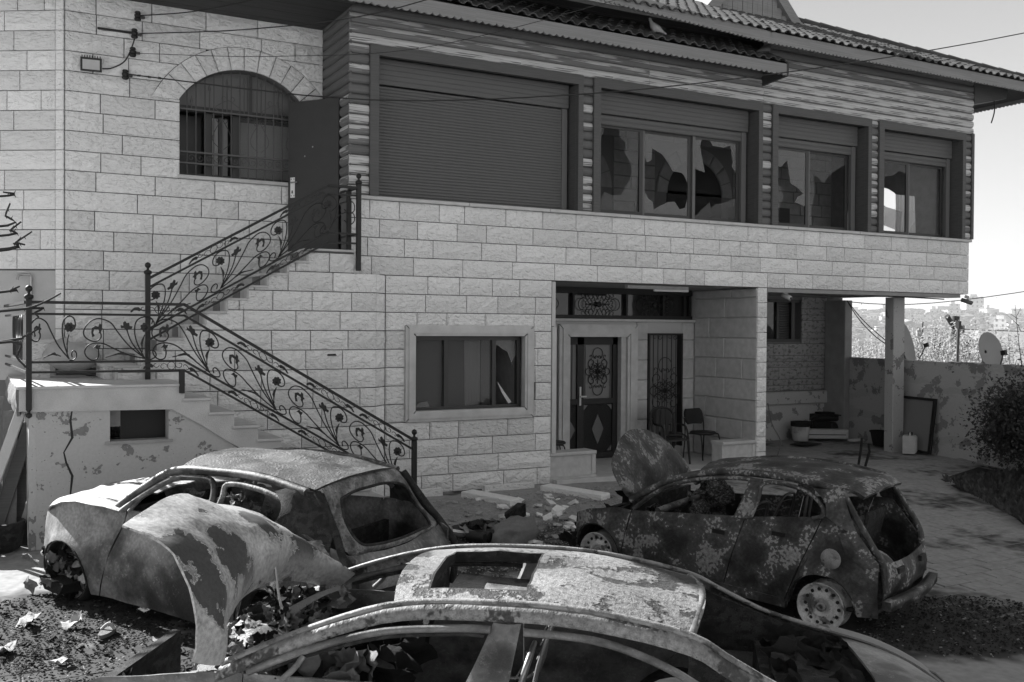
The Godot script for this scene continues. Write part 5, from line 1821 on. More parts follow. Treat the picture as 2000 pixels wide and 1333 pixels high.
# a torn, curled piece of sheet
func scrap_mesh(sd: int, curl := 0.5) -> ArrayMesh:
	var r := RandomNumberGenerator.new()
	r.seed = sd
	var nz := noise(sd, 0.55, 3)
	var g: Array = []
	for i in 6:
		var row := PackedVector3Array()
		for j in 6:
			var x := i / 2.5 - 1.0
			var z := j / 2.5 - 1.0
			var e := 1.0 + 0.45 * nz.get_noise_2d(i * 3.1, j * 2.7)
			row.append(Vector3(x * e, nz.get_noise_2d(x * 1.7, z * 1.7) * 1.1 + curl * x * x * (0.5 if sd % 2 else -0.4), z * e))
		g.append(row)
	var m := MB.new()
	m.sheet(g, 0.05)
	return m.done()

func scatter(called: String, mesh: Mesh, m: Material, xf: Array[Transform3D]) -> void:
	var mm := MultiMesh.new()
	mm.transform_format = MultiMesh.TRANSFORM_3D
	mm.mesh = mesh
	mm.instance_count = xf.size()
	for i in xf.size():
		mm.set_instance_transform(i, xf[i])
	var mi := MultiMeshInstance3D.new()
	mi.name = numbered(called)
	mi.multimesh = mm
	mi.material_override = m
	add_child(mi, true)
	stuff(mi)
	tag(mi, {"gravel": "pale gravel and broken bits strewn over the dusty yard", "cinders": "black cinders and charred scraps strewn round the burnt cars", "ash_flakes": "pale ash flakes and curled scraps on the ground by the cars"}[called], "debris")

func spin(s: Vector3, at: Vector3) -> Transform3D:
	return Transform3D(Basis.from_euler(Vector3(rng.randf_range(-0.5, 0.5), rng.randf() * TAU, rng.randf_range(-0.5, 0.5))) * Basis.from_scale(s), at)

func chair(label: String, at: Vector3, turn: float) -> void:
	var c := thing("stacking_chair", label, "chair", at, "black visitor chairs on the porch")
	c.rotation.y = turn
	var s := MB.new()
	s.lathe(v2([0.19, 0.0, 0.225, 0.012, 0.23, 0.03, 0.21, 0.05, 0.1, 0.055]), 16, Transform3D(Basis(), Vector3(0, 0.42, 0)))
	part("seat", s.done(), M.black, c)
	var g: Array = []
	for i in 7:
		var row := PackedVector3Array()
		for j in 7:
			var u := i / 6.0 * 2 - 1
			var v := j / 6.0 * 2 - 1
			var sq := sqrt(maxf(0.0, 1.0 - pow(absf(v), 3.0) * 0.45))
			row.append(Vector3(u * 0.225 * sq, 0.72 + v * 0.13, -0.20 - 0.03 * (1 - u * u) - 0.03 * v))
		g.append(row)
	var b := MB.new()
	b.sheet(g, -0.03)
	part("backrest", b.done(), M.black, c)
	for k in [-1.0, 1.0]:
		part("leg", barmesh(curve([Vector3(k * 0.24, 0, 0.22), Vector3(k * 0.225, 0.38, 0.17), Vector3(k * 0.2, 0.43, 0.1), Vector3(k * 0.2, 0.43, -0.15)], 12), 0.012, 6), M.iron, c)
		part("leg", barmesh(curve([Vector3(k * 0.25, 0, -0.22), Vector3(k * 0.24, 0.42, -0.19), Vector3(k * 0.24, 0.7, -0.215)], 10), 0.012, 6), M.iron, c)
		part("bracket", boxmesh(Vector3(minf(k * 0.19, k * 0.245), 0.69, -0.225), Vector3(maxf(k * 0.19, k * 0.245), 0.705, -0.205)), M.steel, c)

func build_yard() -> void:
	# ---------- porch
	chair("black padded visitor chair nearest the porch corner, fully in view", Vector3(11.18, 0.06, -0.92), 0.15)
	chair("black padded visitor chair half hidden behind the raised car bonnet", Vector3(10.52, 0.06, -0.98), 0.1)
	chair("black visitor chair of which only the seat shows, left of the entrance door", Vector3(8.02, 0.06, -0.75), 1.2)
	var pc := thing("arm_chair", "black plastic armchair frame standing in front of the padded chairs", "chair", Vector3(10.25, 0.06, -0.62))
	for k in [-1.0, 1.0]:
		part("leg", barmesh(curve([Vector3(k * 0.25, 0, 0.2), Vector3(k * 0.24, 0.4, 0.17), Vector3(k * 0.23, 0.62, 0.1), Vector3(k * 0.22, 0.64, -0.1)], 12), 0.018, 6), M.iron, pc)
		part("leg", barmesh(PackedVector3Array([Vector3(k * 0.24, 0, -0.24), Vector3(k * 0.2, 0.42, -0.16)]), 0.018, 6), M.iron, pc)
	part("backrest", barmesh(curve([Vector3(-0.22, 0.4, -0.16), Vector3(-0.235, 0.78, -0.24), Vector3(-0.12, 0.9, -0.26), Vector3(0.12, 0.9, -0.26), Vector3(0.235, 0.78, -0.24), Vector3(0.22, 0.4, -0.16)], 24), 0.02, 6), M.iron, pc)
	part("seat", boxmesh(Vector3(-0.22, 0.39, -0.2), Vector3(0.22, 0.42, 0.2)), M.black, pc)
	for k in 3:
		part("slat", boxmesh(Vector3(-0.13 + 0.1 * k, 0.42, -0.235), Vector3(-0.07 + 0.1 * k, 0.88, -0.225)), M.black, pc)
	var pl := thing("tube_lamp", "white fluorescent tube fitting on the porch ceiling", "lamp", Vector3(9.95, 2.97, -0.62))
	part("body", boxmesh(Vector3(-0.62, -0.02, -0.04), Vector3(0.62, 0.03, 0.04)), M.dressed, pl)
	part("tube", barmesh(PackedVector3Array([Vector3(-0.1, -0.04, 0.05), Vector3(0.6, -0.04, 0.05)]), 0.02, 8), M.white, pl)
	# ---------- car port
	var bk := MB.new()
	bk.lathe(v2([0.15, 0.0, 0.16, 0.01, 0.19, 0.30, 0.2, 0.31, 0.2, 0.40, 0.17, 0.40, 0.15, 0.05]), 18, Transform3D(), false)
	var bkt := thing("bucket", "dirty pale plastic bucket with a dark rim in the car port", "bucket", Vector3(15.15, 0, -2.6))
	var bk1 := MB.new()
	bk1.lathe(v2([0.15, 0.0, 0.16, 0.01, 0.188, 0.30, 0.16, 0.30, 0.13, 0.03]), 18, Transform3D(), false)
	part("pail", bk1.done(), M.plaster2, bkt)
	var bk2 := MB.new()
	bk2.lathe(v2([0.186, 0.295, 0.2, 0.31, 0.2, 0.40, 0.18, 0.40, 0.17, 0.30]), 18, Transform3D(), false)
	part("rim", bk2.done(), M.char, bkt)
	var ac := thing("air_conditioner", "pale indoor air conditioner unit lying on the car port floor", "air conditioner", Vector3(15.75, 0.02, -2.55))
	ac.rotation.y = -0.55
	var am := MB.new()
	am.bevel(Vector3(-0.5, 0, -0.12), Vector3(0.5, 0.2, 0.12), 0.03)
	part("body", am.done(), M.dressed, ac)
	part("flap", boxmesh(Vector3(-0.46, 0.02, 0.121), Vector3(0.44, 0.07, 0.128)), M.marble, ac)
	part("slot", boxmesh(Vector3(-0.46, 0.085, 0.121), Vector3(0.44, 0.1, 0.124)), M.char, ac)
	var gn := thing("generator", "dark portable generator in a tube frame against the car port wall", "generator", Vector3(16.1, 0, -2.86))
	gn.rotation.y = -0.3
	for k in [-1.0, 1.0]:
		var fr: Array = [Vector3(-0.36, 0.03, k * 0.2), Vector3(0.36, 0.03, k * 0.2), Vector3(0.38, 0.25, k * 0.2), Vector3(0.34, 0.47, k * 0.2), Vector3(-0.34, 0.47, k * 0.2), Vector3(-0.38, 0.25, k * 0.2), Vector3(-0.36, 0.03, k * 0.2)]
		part("frame", barmesh(curve(fr, 40), 0.014, 6), M.black, gn)
	var e := MB.new()
	e.bevel(Vector3(-0.3, 0.08, -0.16), Vector3(0.1, 0.34, 0.16), 0.03)
	part("engine", e.done(), M.char, gn)
	var e2 := MB.new()
	e2.bevel(Vector3(-0.28, 0.36, -0.17), Vector3(0.28, 0.5, 0.17), 0.05)
	part("tank", e2.done(), M.black, gn)
	var e3 := MB.new()
	e3.lathe(v2([0.13, -0.12, 0.14, -0.1, 0.14, 0.1, 0.1, 0.12]), 14, Transform3D(Basis(Vector3.UP, Vector3.RIGHT, Vector3.FORWARD), Vector3(0.2, 0.2, 0)))
	part("alternator", e3.done(), M.iron, gn)
	part("cover", e2.done(), M.char, gn, Transform3D(Basis().scaled(Vector3(0.6, 0.8, 0.8)), Vector3(0.02, 0.14, 0)))
	for k in 2:
		var sh := MB.new()
		sh.ball(Vector3(0, 0.035, 0), Vector3(0.05, 0.04, 0.12), 8, 5)
		single("shoe", sh.done(), M.marble if k == 0 else M.dressed2, "left one of two pale shoes at the foot of the pier" if k == 0 else "right one of two pale shoes at the foot of the pier", "shoe", Transform3D(Basis(Vector3.UP, 0.5), Vector3(15.93 + 0.16 * k, 0, -1.92 + 0.02 * k)))
	var tub := MB.new()
	tub.lathe(v2([0.13, 0.0, 0.18, 0.26, 0.2, 0.27, 0.2, 0.3, 0.17, 0.3, 0.12, 0.03]), 14, Transform3D(), false)
	single("plant_tub", tub.done(), M.char, "small dark plastic tub on the floor left of the column", "tub", Transform3D(Basis(), Vector3(15.95, 0, -1.25)))
	single("floor_mat", boxmesh(Vector3(-0.28, 0.0, -0.2), Vector3(0.28, 0.015, 0.2)), M.char, "dark flat mat on the car port paving", "mat", Transform3D(Basis(Vector3.UP, 0.3), Vector3(14.75, 0.0, -2.05)))
	# mirror board leaning on the boundary wall
	var mr := thing("framed_panel", "large square panel with a black frame leaning on the peeling wall", "panel", Vector3(15.76, 0, -0.42))
	var mu := Vector3(-0.21, 0, 1.0).normalized()
	mr.basis = basis_from(mu, mu.cross(Vector3.UP)) * Basis(Vector3.RIGHT, -0.12)
	part("board", boxmesh(Vector3(-0.56, 0.04, -0.02), Vector3(0.56, 1.0, 0.0)), mat(0.2, 0.3), mr)
	for q in [[-0.62, 0, -0.56, 1.04], [0.56, 0, 0.62, 1.04], [-0.56, 0, 0.56, 0.05], [-0.56, 0.99, 0.56, 1.04]]:
		part("frame", boxmesh(Vector3(q[0], q[1], -0.03), Vector3(q[2], q[3], 0.02)), M.black, mr)
	var jc := thing("jerrycan", "pale translucent plastic jerrycan standing before the framed panel", "jerrycan", Vector3(15.5, 0, -0.15))
	jc.rotation.y = 0.6
	var jm := MB.new()
	jm.bevel(Vector3(-0.14, 0.0, -0.12), Vector3(0.14, 0.33, 0.12), 0.035)
	part("body", jm.done(), M.dressed, jc)
	var jn := MB.new()
	jn.lathe(v2([0.04, 0.0, 0.04, 0.05, 0.03, 0.055]), 10, Transform3D(Basis(), Vector3(0.06, 0.33, 0)))
	part("cap", jn.done(), M.char, jc)
	part("handle", barmesh(curve([Vector3(-0.12, 0.32, 0), Vector3(-0.1, 0.375, 0), Vector3(0.0, 0.375, 0), Vector3(0.02, 0.33, 0)], 10), 0.016, 6), M.dressed, jc)
	# boundary wall
	var bw := thing("boundary_wall", "low boundary wall with peeling pale paint at the edge of the yard", "wall")
	var pth := [Vector2(16.62, -3.2), Vector2(16.43, -2.43), Vector2(15.83, 0.39), Vector2(15.57, 1.42), Vector2(15.2, 3.2), Vector2(14.9, 5.5)]
	for i in pth.size() - 1:
		var a: Vector2 = pth[i]
		var b: Vector2 = pth[i + 1]
		var t := (b - a).normalized()
		var n := Vector2(-t.y, t.x)
		var poly := PackedVector2Array()
		for k in 9:
			poly.append(Vector2((b - a).length() * k / 8.0, 1.72 + rng.randf_range(-0.015, 0.012)))
		poly.append(Vector2((b - a).length(), -0.5))
		poly.append(Vector2(0, -0.5))
		var wm := MB.new()
		wm.prism(poly, -0.2, 0.0)
		part("wall_length", wm.done(), M.plaster2, bw, Transform3D(basis_from(Vector3(t.x, 0, t.y), Vector3(-t.y, 0, t.x)), Vector3(a.x, 0, a.y)))
	# ---------- stone slabs and chunks in the dust
	for q in [[5.98, 0.42, 6.3, 1.22, "pale kerb slab lying askew in the dust, nearer the stair post"], [7.2, 0.45, 7.62, 1.35, "pale kerb slab lying askew in the dust before the porch wall"]]:
		var a := Vector3(q[0], gy(q[1]), q[1])
		var b := Vector3(q[2], gy(q[3]), q[3])
		var u := (b - a).normalized()
		var mb := MB.new()
		mb.bevel(Vector3(0, -0.12, 0.0), Vector3((b - a).length(), 0.12, 0.08), 0.01)
		single("kerb_slab", mb.done(), M.stone2, q[4], "slab", Transform3D(Basis(u, Vector3.UP.cross(u).normalized() * 1.0, u.cross(Vector3.UP.cross(u)).normalized()), a))
	for q in [[5.2, 0.15, 0.5, 0.12], [6.35, 0.14, 0.8, 0.1]]:
		single("plinth_strip", boxmesh(Vector3(0, 0, 0), Vector3(q[2], q[3], 0.09)), M.stone0, "pale plinth stone along the wall foot by the stair post" if q[0] < 6 else "pale plinth stone along the wall foot between the two kerb slabs", "stone", Transform3D(Basis(), Vector3(q[0], -0.02, q[1])))
	var chunk := []
	for i in 6:
		chunk.append(rubble_mesh(100 + i))
	for i in 48:
		var fu := rng.randf()
		var fv := rng.randf()
		var x := lerpf(lerpf(5.2, 7.7, fu), lerpf(5.3, 6.5, fu), fv)
		var zz := lerpf(lerpf(0.8, 0.7, fu), lerpf(3.3, 2.7, fu), fv)
		var s := rng.randf_range(0.03, 0.085) * (1.5 if i % 9 == 0 else 1.0)
		single("stone_chunk", chunk[i % 6], M["stone%d" % (i % 4)] if i % 4 else M.concrete, "broken stone chunk lying in the dusty ground between the cars and the house", "rubble", spin(Vector3(s, s * 0.7, s), Vector3(x, gy(zz) + s * 0.2, zz)), "stone chunks in the dust")
	# rounded scorched lump
	var lm := MB.new()
	var ln := noise(90, 1.1, 4)
	var lg: Array = []
	for i in 11:
		var row := PackedVector3Array()
		for k in 19:
			var ph := PI * i / 10.0 - PI / 2
			var th := TAU * k / 18.0
			var d := Vector3(cos(ph) * cos(th), sin(ph), cos(ph) * sin(th))
			var r := 1.0 + 0.45 * ln.get_noise_3dv(d * 1.3)
			if d.y > 0.45:
				d.y = 0.45 + (d.y - 0.45) * 0.3
			row.append(d * r * Vector3(0.30, 0.24, 0.2))
		lg.append(row)
	lm.sheet(lg, -0.004)
	single("scorched_block", lm.done(), M.ash, "rounded scorched lump lying in the gravel between the cars", "debris", Transform3D(Basis(Vector3.UP, 0.4) * Basis(Vector3.BACK, 0.15), Vector3(5.45, gy(2.8) + 0.08, 2.75)))
	var en := thing("burnt_engine_part", "charred engine part with a row of ribs lying in the rubble", "engine part", Vector3(5.1, gy(2.4), 2.4))
	en.rotation.y = 0.5
	part("block", rubble_mesh(221), M.char, en, Transform3D(Basis.from_scale(Vector3(0.26, 0.13, 0.16)), Vector3(0.05, 0.06, 0)))
	for k in 5:
		part("torn_piece", scrap_mesh(230 + k), M.char if k % 2 else M.car1, en, spin(Vector3(0.12, 0.08, 0.1), Vector3(-0.2 + 0.12 * k, 0.12, 0.05 * (k % 3))))
	for k in 6:
		var rb := MB.new()
		rb.lathe(v2([0.05, -0.12, 0.06, -0.1, 0.06, 0.1, 0.05, 0.12]), 8, Transform3D(Basis(Vector3.RIGHT, Vector3.BACK, Vector3.DOWN), Vector3(-0.25 + 0.1 * k, 0.06, 0.2)))
		part("rib", rb.done(), M.iron, en)
	single("charred_sheet", rubble_mesh(221), M.soot, "black charred scrap standing up behind the scorched lump", "debris", Transform3D(Basis.from_euler(Vector3(0.3, 0.2, 0.5)) * Basis.from_scale(Vector3(0.16, 0.2, 0.05)), Vector3(5.75, gy(2.2) + 0.12, 2.2)))
	for i in 5:
		single("broken_tile", boxmesh(Vector3(-0.16, 0, -0.1), Vector3(0.16, 0.03, 0.1)), M.stone2 if i % 2 else M.dressed, "broken pale tile piece among the debris behind the left burnt car", "tile", spin(Vector3(rng.randf_range(0.5, 1.1), 1, rng.randf_range(0.5, 1.1)), Vector3(4.45 + i * 0.14, gy(2.4) + 0.04, 2.2 + rng.randf_range(-0.2, 0.3))), "broken tiles behind the left car")
	# slipper on the sunlit paving
	var sl := thing("slipper", "pale slipper lying on the sooty ground left of the nearest car", "slipper", Vector3(0.98, gy(4.05) + 0.01, 4.05))
	sl.rotation.y = -0.5
	var sp := PackedVector2Array()
	for i in 16:
		var a := TAU * i / 16.0
		sp.append(Vector2(cos(a) * (0.05 + 0.008 * sin(a)), sin(a) * 0.13))
	var sm := MB.new()
	sm.prism(sp, 0.0, 0.03, Transform3D(Basis(Vector3.RIGHT, Vector3.FORWARD, Vector3.UP), Vector3.ZERO))
	part("sole", sm.done(), M.ash, sl)
	part("strap", barmesh(curve([Vector3(-0.055, 0.03, -0.03), Vector3(0, 0.075, -0.04), Vector3(0.055, 0.03, -0.03)], 8), 0.014, 5), M.concrete, sl)
	# scraps at the left
	for q in [[0.25, 4.15, 0.12, "curled pale plastic scrap at the left edge of the soot"], [0.42, 3.55, 0.16, "melted pale trim scrap below the nose of the left car"], [0.62, 4.55, 0.1, "crumpled pale scrap on the paving beside the slipper"], [1.35, 4.5, 0.14, "crumpled scrap of burnt lining under the left car door"], [0.75, 3.75, 0.13, "melted lump beside the front wheel of the left car"]]:
		single("melted_scrap", scrap_mesh(int(q[0] * 100)), M.concrete, q[3], "debris", spin(Vector3(q[2] * 0.6, q[2] * 0.45, q[2] * 0.5), Vector3(q[0], gy(q[1]) + 0.04, q[1])))
	# gravel, cinders, ash
	var gr: Array[Transform3D] = []
	for i in 8000:
		var x := rng.randf_range(3.4, 8.2)
		var z := rng.randf_range(0.6, 4.6)
		var s := rng.randf_range(0.004, 0.012) * (2.0 if rng.randf() < 0.06 else 1.0)
		gr.append(spin(Vector3(s, s * 0.7, s), Vector3(x, gy(z) + 0.012, z)))
	scatter("gravel", rubble_mesh(31), M.concrete, gr)
	var ci: Array[Transform3D] = []
	for i in 12000:
		var c: Array = [[1.3, 4.7, 1.6, 0.9], [0.6, 3.7, 0.9, 0.9], [7.9, 6.7, 1.1, 0.7], [6.0, 5.0, 1.6, 1.5], [1.0, 5.6, 1.2, 0.7]][i % 5]
		var a := rng.randf() * TAU
		var rr := sqrt(rng.randf())
		var x: float = c[0] + cos(a) * rr * c[2]
		var z: float = c[1] + sin(a) * rr * c[3]
		var s := rng.randf_range(0.003, 0.011) * (2.2 if rng.randf() < 0.05 else 1.0)
		ci.append(spin(Vector3(s, s * 0.8, s), Vector3(x, gy(z) + 0.012, z)))
	scatter("cinders", rubble_mesh(32), M.char, ci)
	var fl: Array[Transform3D] = []
	for i in 1500:
		var c: Array = [[0.9, 4.5, 1.6, 1.2], [5.4, 3.2, 1.2, 0.9], [7.8, 6.8, 1.2, 0.7], [5.4, 2.6, 1.2, 0.9], [0.9, 4.3, 1.6, 1.2], [0.9, 4.5, 1.2, 1.0], [5.6, 3.0, 1.0, 0.9]][i % 7]
		var a := rng.randf() * TAU
		var rr := sqrt(rng.randf())
		var x: float = c[0] + cos(a) * rr * c[2]
		var z: float = c[1] + sin(a) * rr * c[3]
		var s := rng.randf_range(0.004, 0.015)
		fl.append(spin(Vector3(s, s * 0.25, s * 0.7), Vector3(x, gy(z) + 0.02, z)))
	scatter("ash_flakes", rubble_mesh(33), M.ash, fl)
	# ---------- boards leaning at the left, a pot before them
	for i in 15:
		var h := rng.randf_range(1.1, 1.75)
		var hw := rng.randf_range(0.02, 0.07)
		var b := MB.new()
		b.bevel(Vector3(-hw, 0, -0.012), Vector3(hw, h, 0.012), 0.004)
		var foot := Vector3(-0.12 + 0.045 * i, -0.02, 0.9 + 0.06 * (i % 4))
		single("leaning_board", b.done(), [M.fascia, M.ash, M.frame, M.marble, M.board_dark][i % 5], "weathered board leaning with others against the landing at the left edge", "board", Transform3D(Basis.from_euler(Vector3(-0.22 - 0.03 * (i % 3), rng.randf_range(-0.5, 0.5), rng.randf_range(-0.34, 0.1))), foot), "boards leaning against the landing")
	var pm := MB.new()
	pm.lathe(v2([0.22, 0.0, 0.27, 0.04, 0.3, 0.22, 0.31, 0.3, 0.28, 0.31, 0.26, 0.1]), 18, Transform3D(), false)
	single("stone_pot", pm.done(), M.soot, "wide dark pot below the leaning boards at the left edge", "pot", Transform3D(Basis(), Vector3(0.22, -0.02, 1.15)))
	# straps of dark fabric stuck up from the paving
	for k in 2:
		var sm2 := MB.new()
		sm2.tube(PackedVector3Array([Vector3(0, 0, 0), Vector3(0.12 + 0.05 * k, 0.28, -0.05), Vector3(0.2, 0.5 - 0.1 * k, -0.1)]), 0.022, 4)
		single("dark_stake", sm2.done(), M.char, ["taller", "shorter"][k] + " of two dark stakes standing behind the right burnt car", "stake", Transform3D(Basis(), Vector3(12.9 + 0.16 * k, gy(0.95), 0.95)))
	build_fittings()

func build_fittings() -> void:
	# flood light, insulators and wires on the arch wall
	var fl := thing("flood_light", "black rectangular flood light on the pale stone corner", "lamp", Vector3(1.37, 5.585, -1.0))
	fl.basis = Basis(Vector3.UP, -0.1) * Basis(Vector3.RIGHT, 0.25)
	part("case", boxmesh(Vector3(-0.125, -0.085, -0.03), Vector3(0.125, 0.085, 0.03)), M.black, fl)
	part("lens", boxmesh(Vector3(-0.1, -0.06, 0.03), Vector3(0.1, 0.06, 0.034)), M.dressed2, fl)
	for i in 8:
		part("fin", boxmesh(Vector3(-0.11 + 0.03 * i, 0.085, -0.03), Vector3(-0.1 + 0.03 * i, 0.11, 0.02)), M.black, fl)
	part("bracket", boxmesh(Vector3(-0.02, -0.02, -0.1), Vector3(0.02, 0.02, -0.03)), M.black, fl)
	var ins := [Vector3(1.93, 6.29, -1.04), Vector3(1.89, 6.06, -1.04), Vector3(1.87, 5.82, -1.04), Vector3(1.78, 5.52, -1.04)]
	for i in 4:
		var o := thing("wire_bracket", ["topmost", "second from the top", "third from the top", "lowest"][i] + " wire bracket with insulator left of the arched window", "bracket", ins[i])
		var m := MB.new()
		m.lathe(v2([0.03, -0.06, 0.042, -0.05, 0.042, -0.03, 0.028, -0.02, 0.042, -0.005, 0.042, 0.02, 0.028, 0.03, 0.04, 0.04, 0.03, 0.06]), 8)
		part("insulator", m.done(), M.iron, o)
		part("clamp", boxmesh(Vector3(-0.03, -0.012, -0.06), Vector3(0.09, 0.012, 0.0)), M.iron_grey, o)
	var arm := thing("wall_iron", "short dark iron arm fixed to the wall above the flood light", "bracket", Vector3(1.45, 6.06, -1.08))
	part("bar", boxmesh(Vector3(0, 0, 0), Vector3(0.45, 0.025, 0.03)), M.iron, arm)
	var wires := [
		["thin cable from the flood light up to the wire brackets", [Vector3(1.5, 5.55, -1.0), Vector3(1.62, 5.58, -1.02), Vector3(1.78, 5.7, -1.03), Vector3(1.88, 5.95, -1.03), Vector3(1.89, 6.06, -1.03)], 0.009],
		["overhead cable from the topmost wire bracket towards the roof corner", [Vector3(1.95, 6.29, -1.0), Vector3(2.6, 6.32, -0.5), Vector3(3.4, 6.45, 0.3), Vector3(4.2, 6.75, 1.2)], 0.008],
		["overhead cable from the second wire bracket across the timber corner", [Vector3(1.95, 6.06, -1.0), Vector3(3.2, 6.05, 0.0), Vector3(4.6, 6.25, 0.9), Vector3(6.6, 7.0, 1.9)], 0.008],
		["thin wire from the third wire bracket across the first shutter board", [Vector3(1.9, 5.8, -1.0), Vector3(3.5, 5.72, 0.1), Vector3(5.4, 5.95, 0.9), Vector3(8.5, 7.0, 1.9)], 0.0045],
		["long black cable from the lowest bracket across the shutter up to the sky", [Vector3(1.8, 5.52, -1.0), Vector3(4.4, 5.22, 0.4), Vector3(7.0, 5.45, 1.0), Vector3(9.6, 5.9, 1.4), Vector3(13.0, 6.65, 1.8), Vector3(17.0, 7.7, 2.2), Vector3(24.0, 9.8, 3.0)], 0.009],
	]
	for w in wires:
		single("wire", barmesh(curve(w[1], 24), w[2], 5), M.cable, w[0], "wire")
	for k in 3:
		single("wire_clip", rubble_mesh(300 + k), M.iron, ["left", "middle", "right"][k] + " one of three small wire clips on the lowest cable beside the arch", "clip", Transform3D(Basis.from_scale(Vector3(0.025, 0.025, 0.02)), Vector3(1.93 + 0.13 * k, 5.5, -0.95)))
	# cable loops hanging in the car port
	for k in 2:
		single("hanging_cable", barmesh(curve([Vector3(15.7, 2.9, -1.9), Vector3(15.85 + 0.1 * k, 2.5, -1.7), Vector3(16.1 + 0.15 * k, 2.1, -1.4), Vector3(16.35, 1.85 - 0.05 * k, -1.0)], 16), 0.01, 5), M.cable, ["thicker", "thinner"][k] + " of two cables hanging from the car port ceiling to the wall", "cable")
	single("ceiling_cable", barmesh(curve([Vector3(12.4, 2.95, -0.2), Vector3(13.5, 2.90, -0.15), Vector3(15.0, 2.92, -0.12), Vector3(16.4, 2.9, -0.15)], 20), 0.012, 5), M.cable, "black cable along the edge of the car port ceiling", "cable")
	single("hose", barmesh(curve([Vector3(11.9, 1.05, -0.1), Vector3(11.95, 0.7, -0.05), Vector3(12.1, 0.4, 0.0), Vector3(12.0, 0.1, 0.0), Vector3(11.85, 0.02, 0.05)], 18), 0.01, 5), M.iron_grey, "thin hose hanging down beside the pilaster into the car port", "hose")
	var cams := [[Vector3(12.35, 2.87, -0.15), "small round white camera under the car port ceiling near the pilaster"], [Vector3(16.72, 2.86, 0.1), "bullet camera under the far right corner of the overhang"]]
	for k in 2:
		var c := thing("security_camera", cams[k][1], "camera", cams[k][0])
		c.basis = Basis(Vector3.UP, [0.0, 0.5][k]) * Basis(Vector3.RIGHT, 0.35)
		var m := MB.new()
		m.lathe(v2([0.03, -0.1, 0.042, -0.09, 0.042, 0.1, 0.03, 0.11]), 10, Transform3D(Basis(Vector3.RIGHT, Vector3.BACK, Vector3.DOWN), Vector3.ZERO))
		part("body", m.done(), M.dressed if k == 0 else M.alu_pale, c)
		part("mount", boxmesh(Vector3(-0.1, 0.05, -0.05), Vector3(0.0, 0.11, 0.02)), M.dressed2, c)
		part("lens", boxmesh(Vector3(-0.02, -0.02, 0.11), Vector3(0.02, 0.02, 0.115)), M.black, c)
	single("ornament_scrap", rubble_mesh(7), M.iron, "small dark iron leaf stuck on the pale cheek wall of the stair", "ornament", Transform3D(Basis.from_scale(Vector3(0.07, 0.03, 0.02)), Vector3(4.12, 1.93, 0.22)))
	single("hanging_wire", barmesh(curve([Vector3(17.6, 6.85, 0.0), Vector3(17.62, 6.6, 0.0), Vector3(17.5, 6.35, 0.02)], 8), 0.012, 4), M.cable, "short wire end hanging under the right roof corner", "wire")
	# pigeons on the lower tiled eave
	for q in [[9.25, 6.80, 0.25, -1.0, "pale headed pigeon on the tiles above the broken window"], [11.35, 6.76, 0.33, 1.0, "dark pigeon at the right end of the lower eave"]]:
		var b := thing("pigeon", q[4], "pigeon", Vector3(q[0], q[1], q[2]))
		var m := MB.new()
		m.smooth()
		var rings := [[-0.17, 0.0, 0.012], [-0.1, 0.02, 0.03], [-0.02, 0.05, 0.062], [0.06, 0.07, 0.066], [0.1, 0.1, 0.05], [0.115, 0.14, 0.033], [0.125, 0.17, 0.03], [0.14, 0.18, 0.024], [0.155, 0.178, 0.01]]
		var pv := PackedVector3Array()
		var grid: Array = []
		for r in rings:
			var row := PackedVector3Array()
			for k in 9:
				var a := TAU * k / 8.0
				row.append(Vector3(r[0] * q[3], 0.03 + r[1] + cos(a) * r[2], sin(a) * r[2] * q[3]))
			grid.append(row)
		m.sheet(grid, -0.002)
		part("body", m.done(), M.dressed2 if q[3] < 0 else M.iron_grey, b)
		part("beak", barmesh(PackedVector3Array([Vector3(0.15 * q[3], 0.205, 0), Vector3(0.178 * q[3], 0.2, 0)]), 0.006, 4), M.black, b)
		for k in [-1.0, 1.0]:
			part("leg", barmesh(PackedVector3Array([Vector3(0.02 * q[3], 0.06, k * 0.025), Vector3(0.03 * q[3], 0.0, k * 0.025)]), 0.005, 4), M.iron_grey, b)

# ---------- burnt cars: local x forward from the rear axle, y up from the ground, z to the right ----------
func pl_at(tab: Array, x: float) -> float:
	# piecewise linear through [x, y, x, y ...] with x falling or rising
	var n := tab.size() / 2
	for i in n - 1:
		var a: float = tab[i * 2]
		var b: float = tab[i * 2 + 2]
		if (x <= a and x >= b) or (x >= a and x <= b):
			return lerpf(tab[i * 2 + 1], tab[i * 2 + 3], (x - a) / (b - a))
	return tab[1] if absf(x - tab[0]) < absf(x - tab[n * 2 - 2]) else tab[n * 2 - 1]

func mir(p: Vector3, s: float) -> Vector3:
	return Vector3(p.x, p.y, p.z * s)

func tri3(a: Array) -> Array:
	var o := []
	for i in range(0, a.size(), 3):
		o.append(Vector3(a[i], a[i + 1], a[i + 2]))
	return o

# sheet between two curves (each an Array of Vector3), bulging by b along the normal
func between(ca: Array, cb: Array, n: int, m: int, b: Vector3, th := 0.012, dent := 0.0, sd := 1) -> ArrayMesh:
	var pa := curve(ca, n)
	var pb := curve(cb, n)
	var nz := noise(sd, 1.6, 3)
	var g: Array = []
	for i in n:
		var row := PackedVector3Array()
		for j in m:
			var t := float(j) / (m - 1)
			var p := pa[i].lerp(pb[i], t) + b * 4.0 * t * (1.0 - t)
			if dent > 0.0:
				p += b.normalized() * nz.get_noise_3dv(p * 1.5) * dent
			row.append(p)
		g.append(row)
	var mb := MB.new()
	mb.sheet(g, th)
	return mb.done()

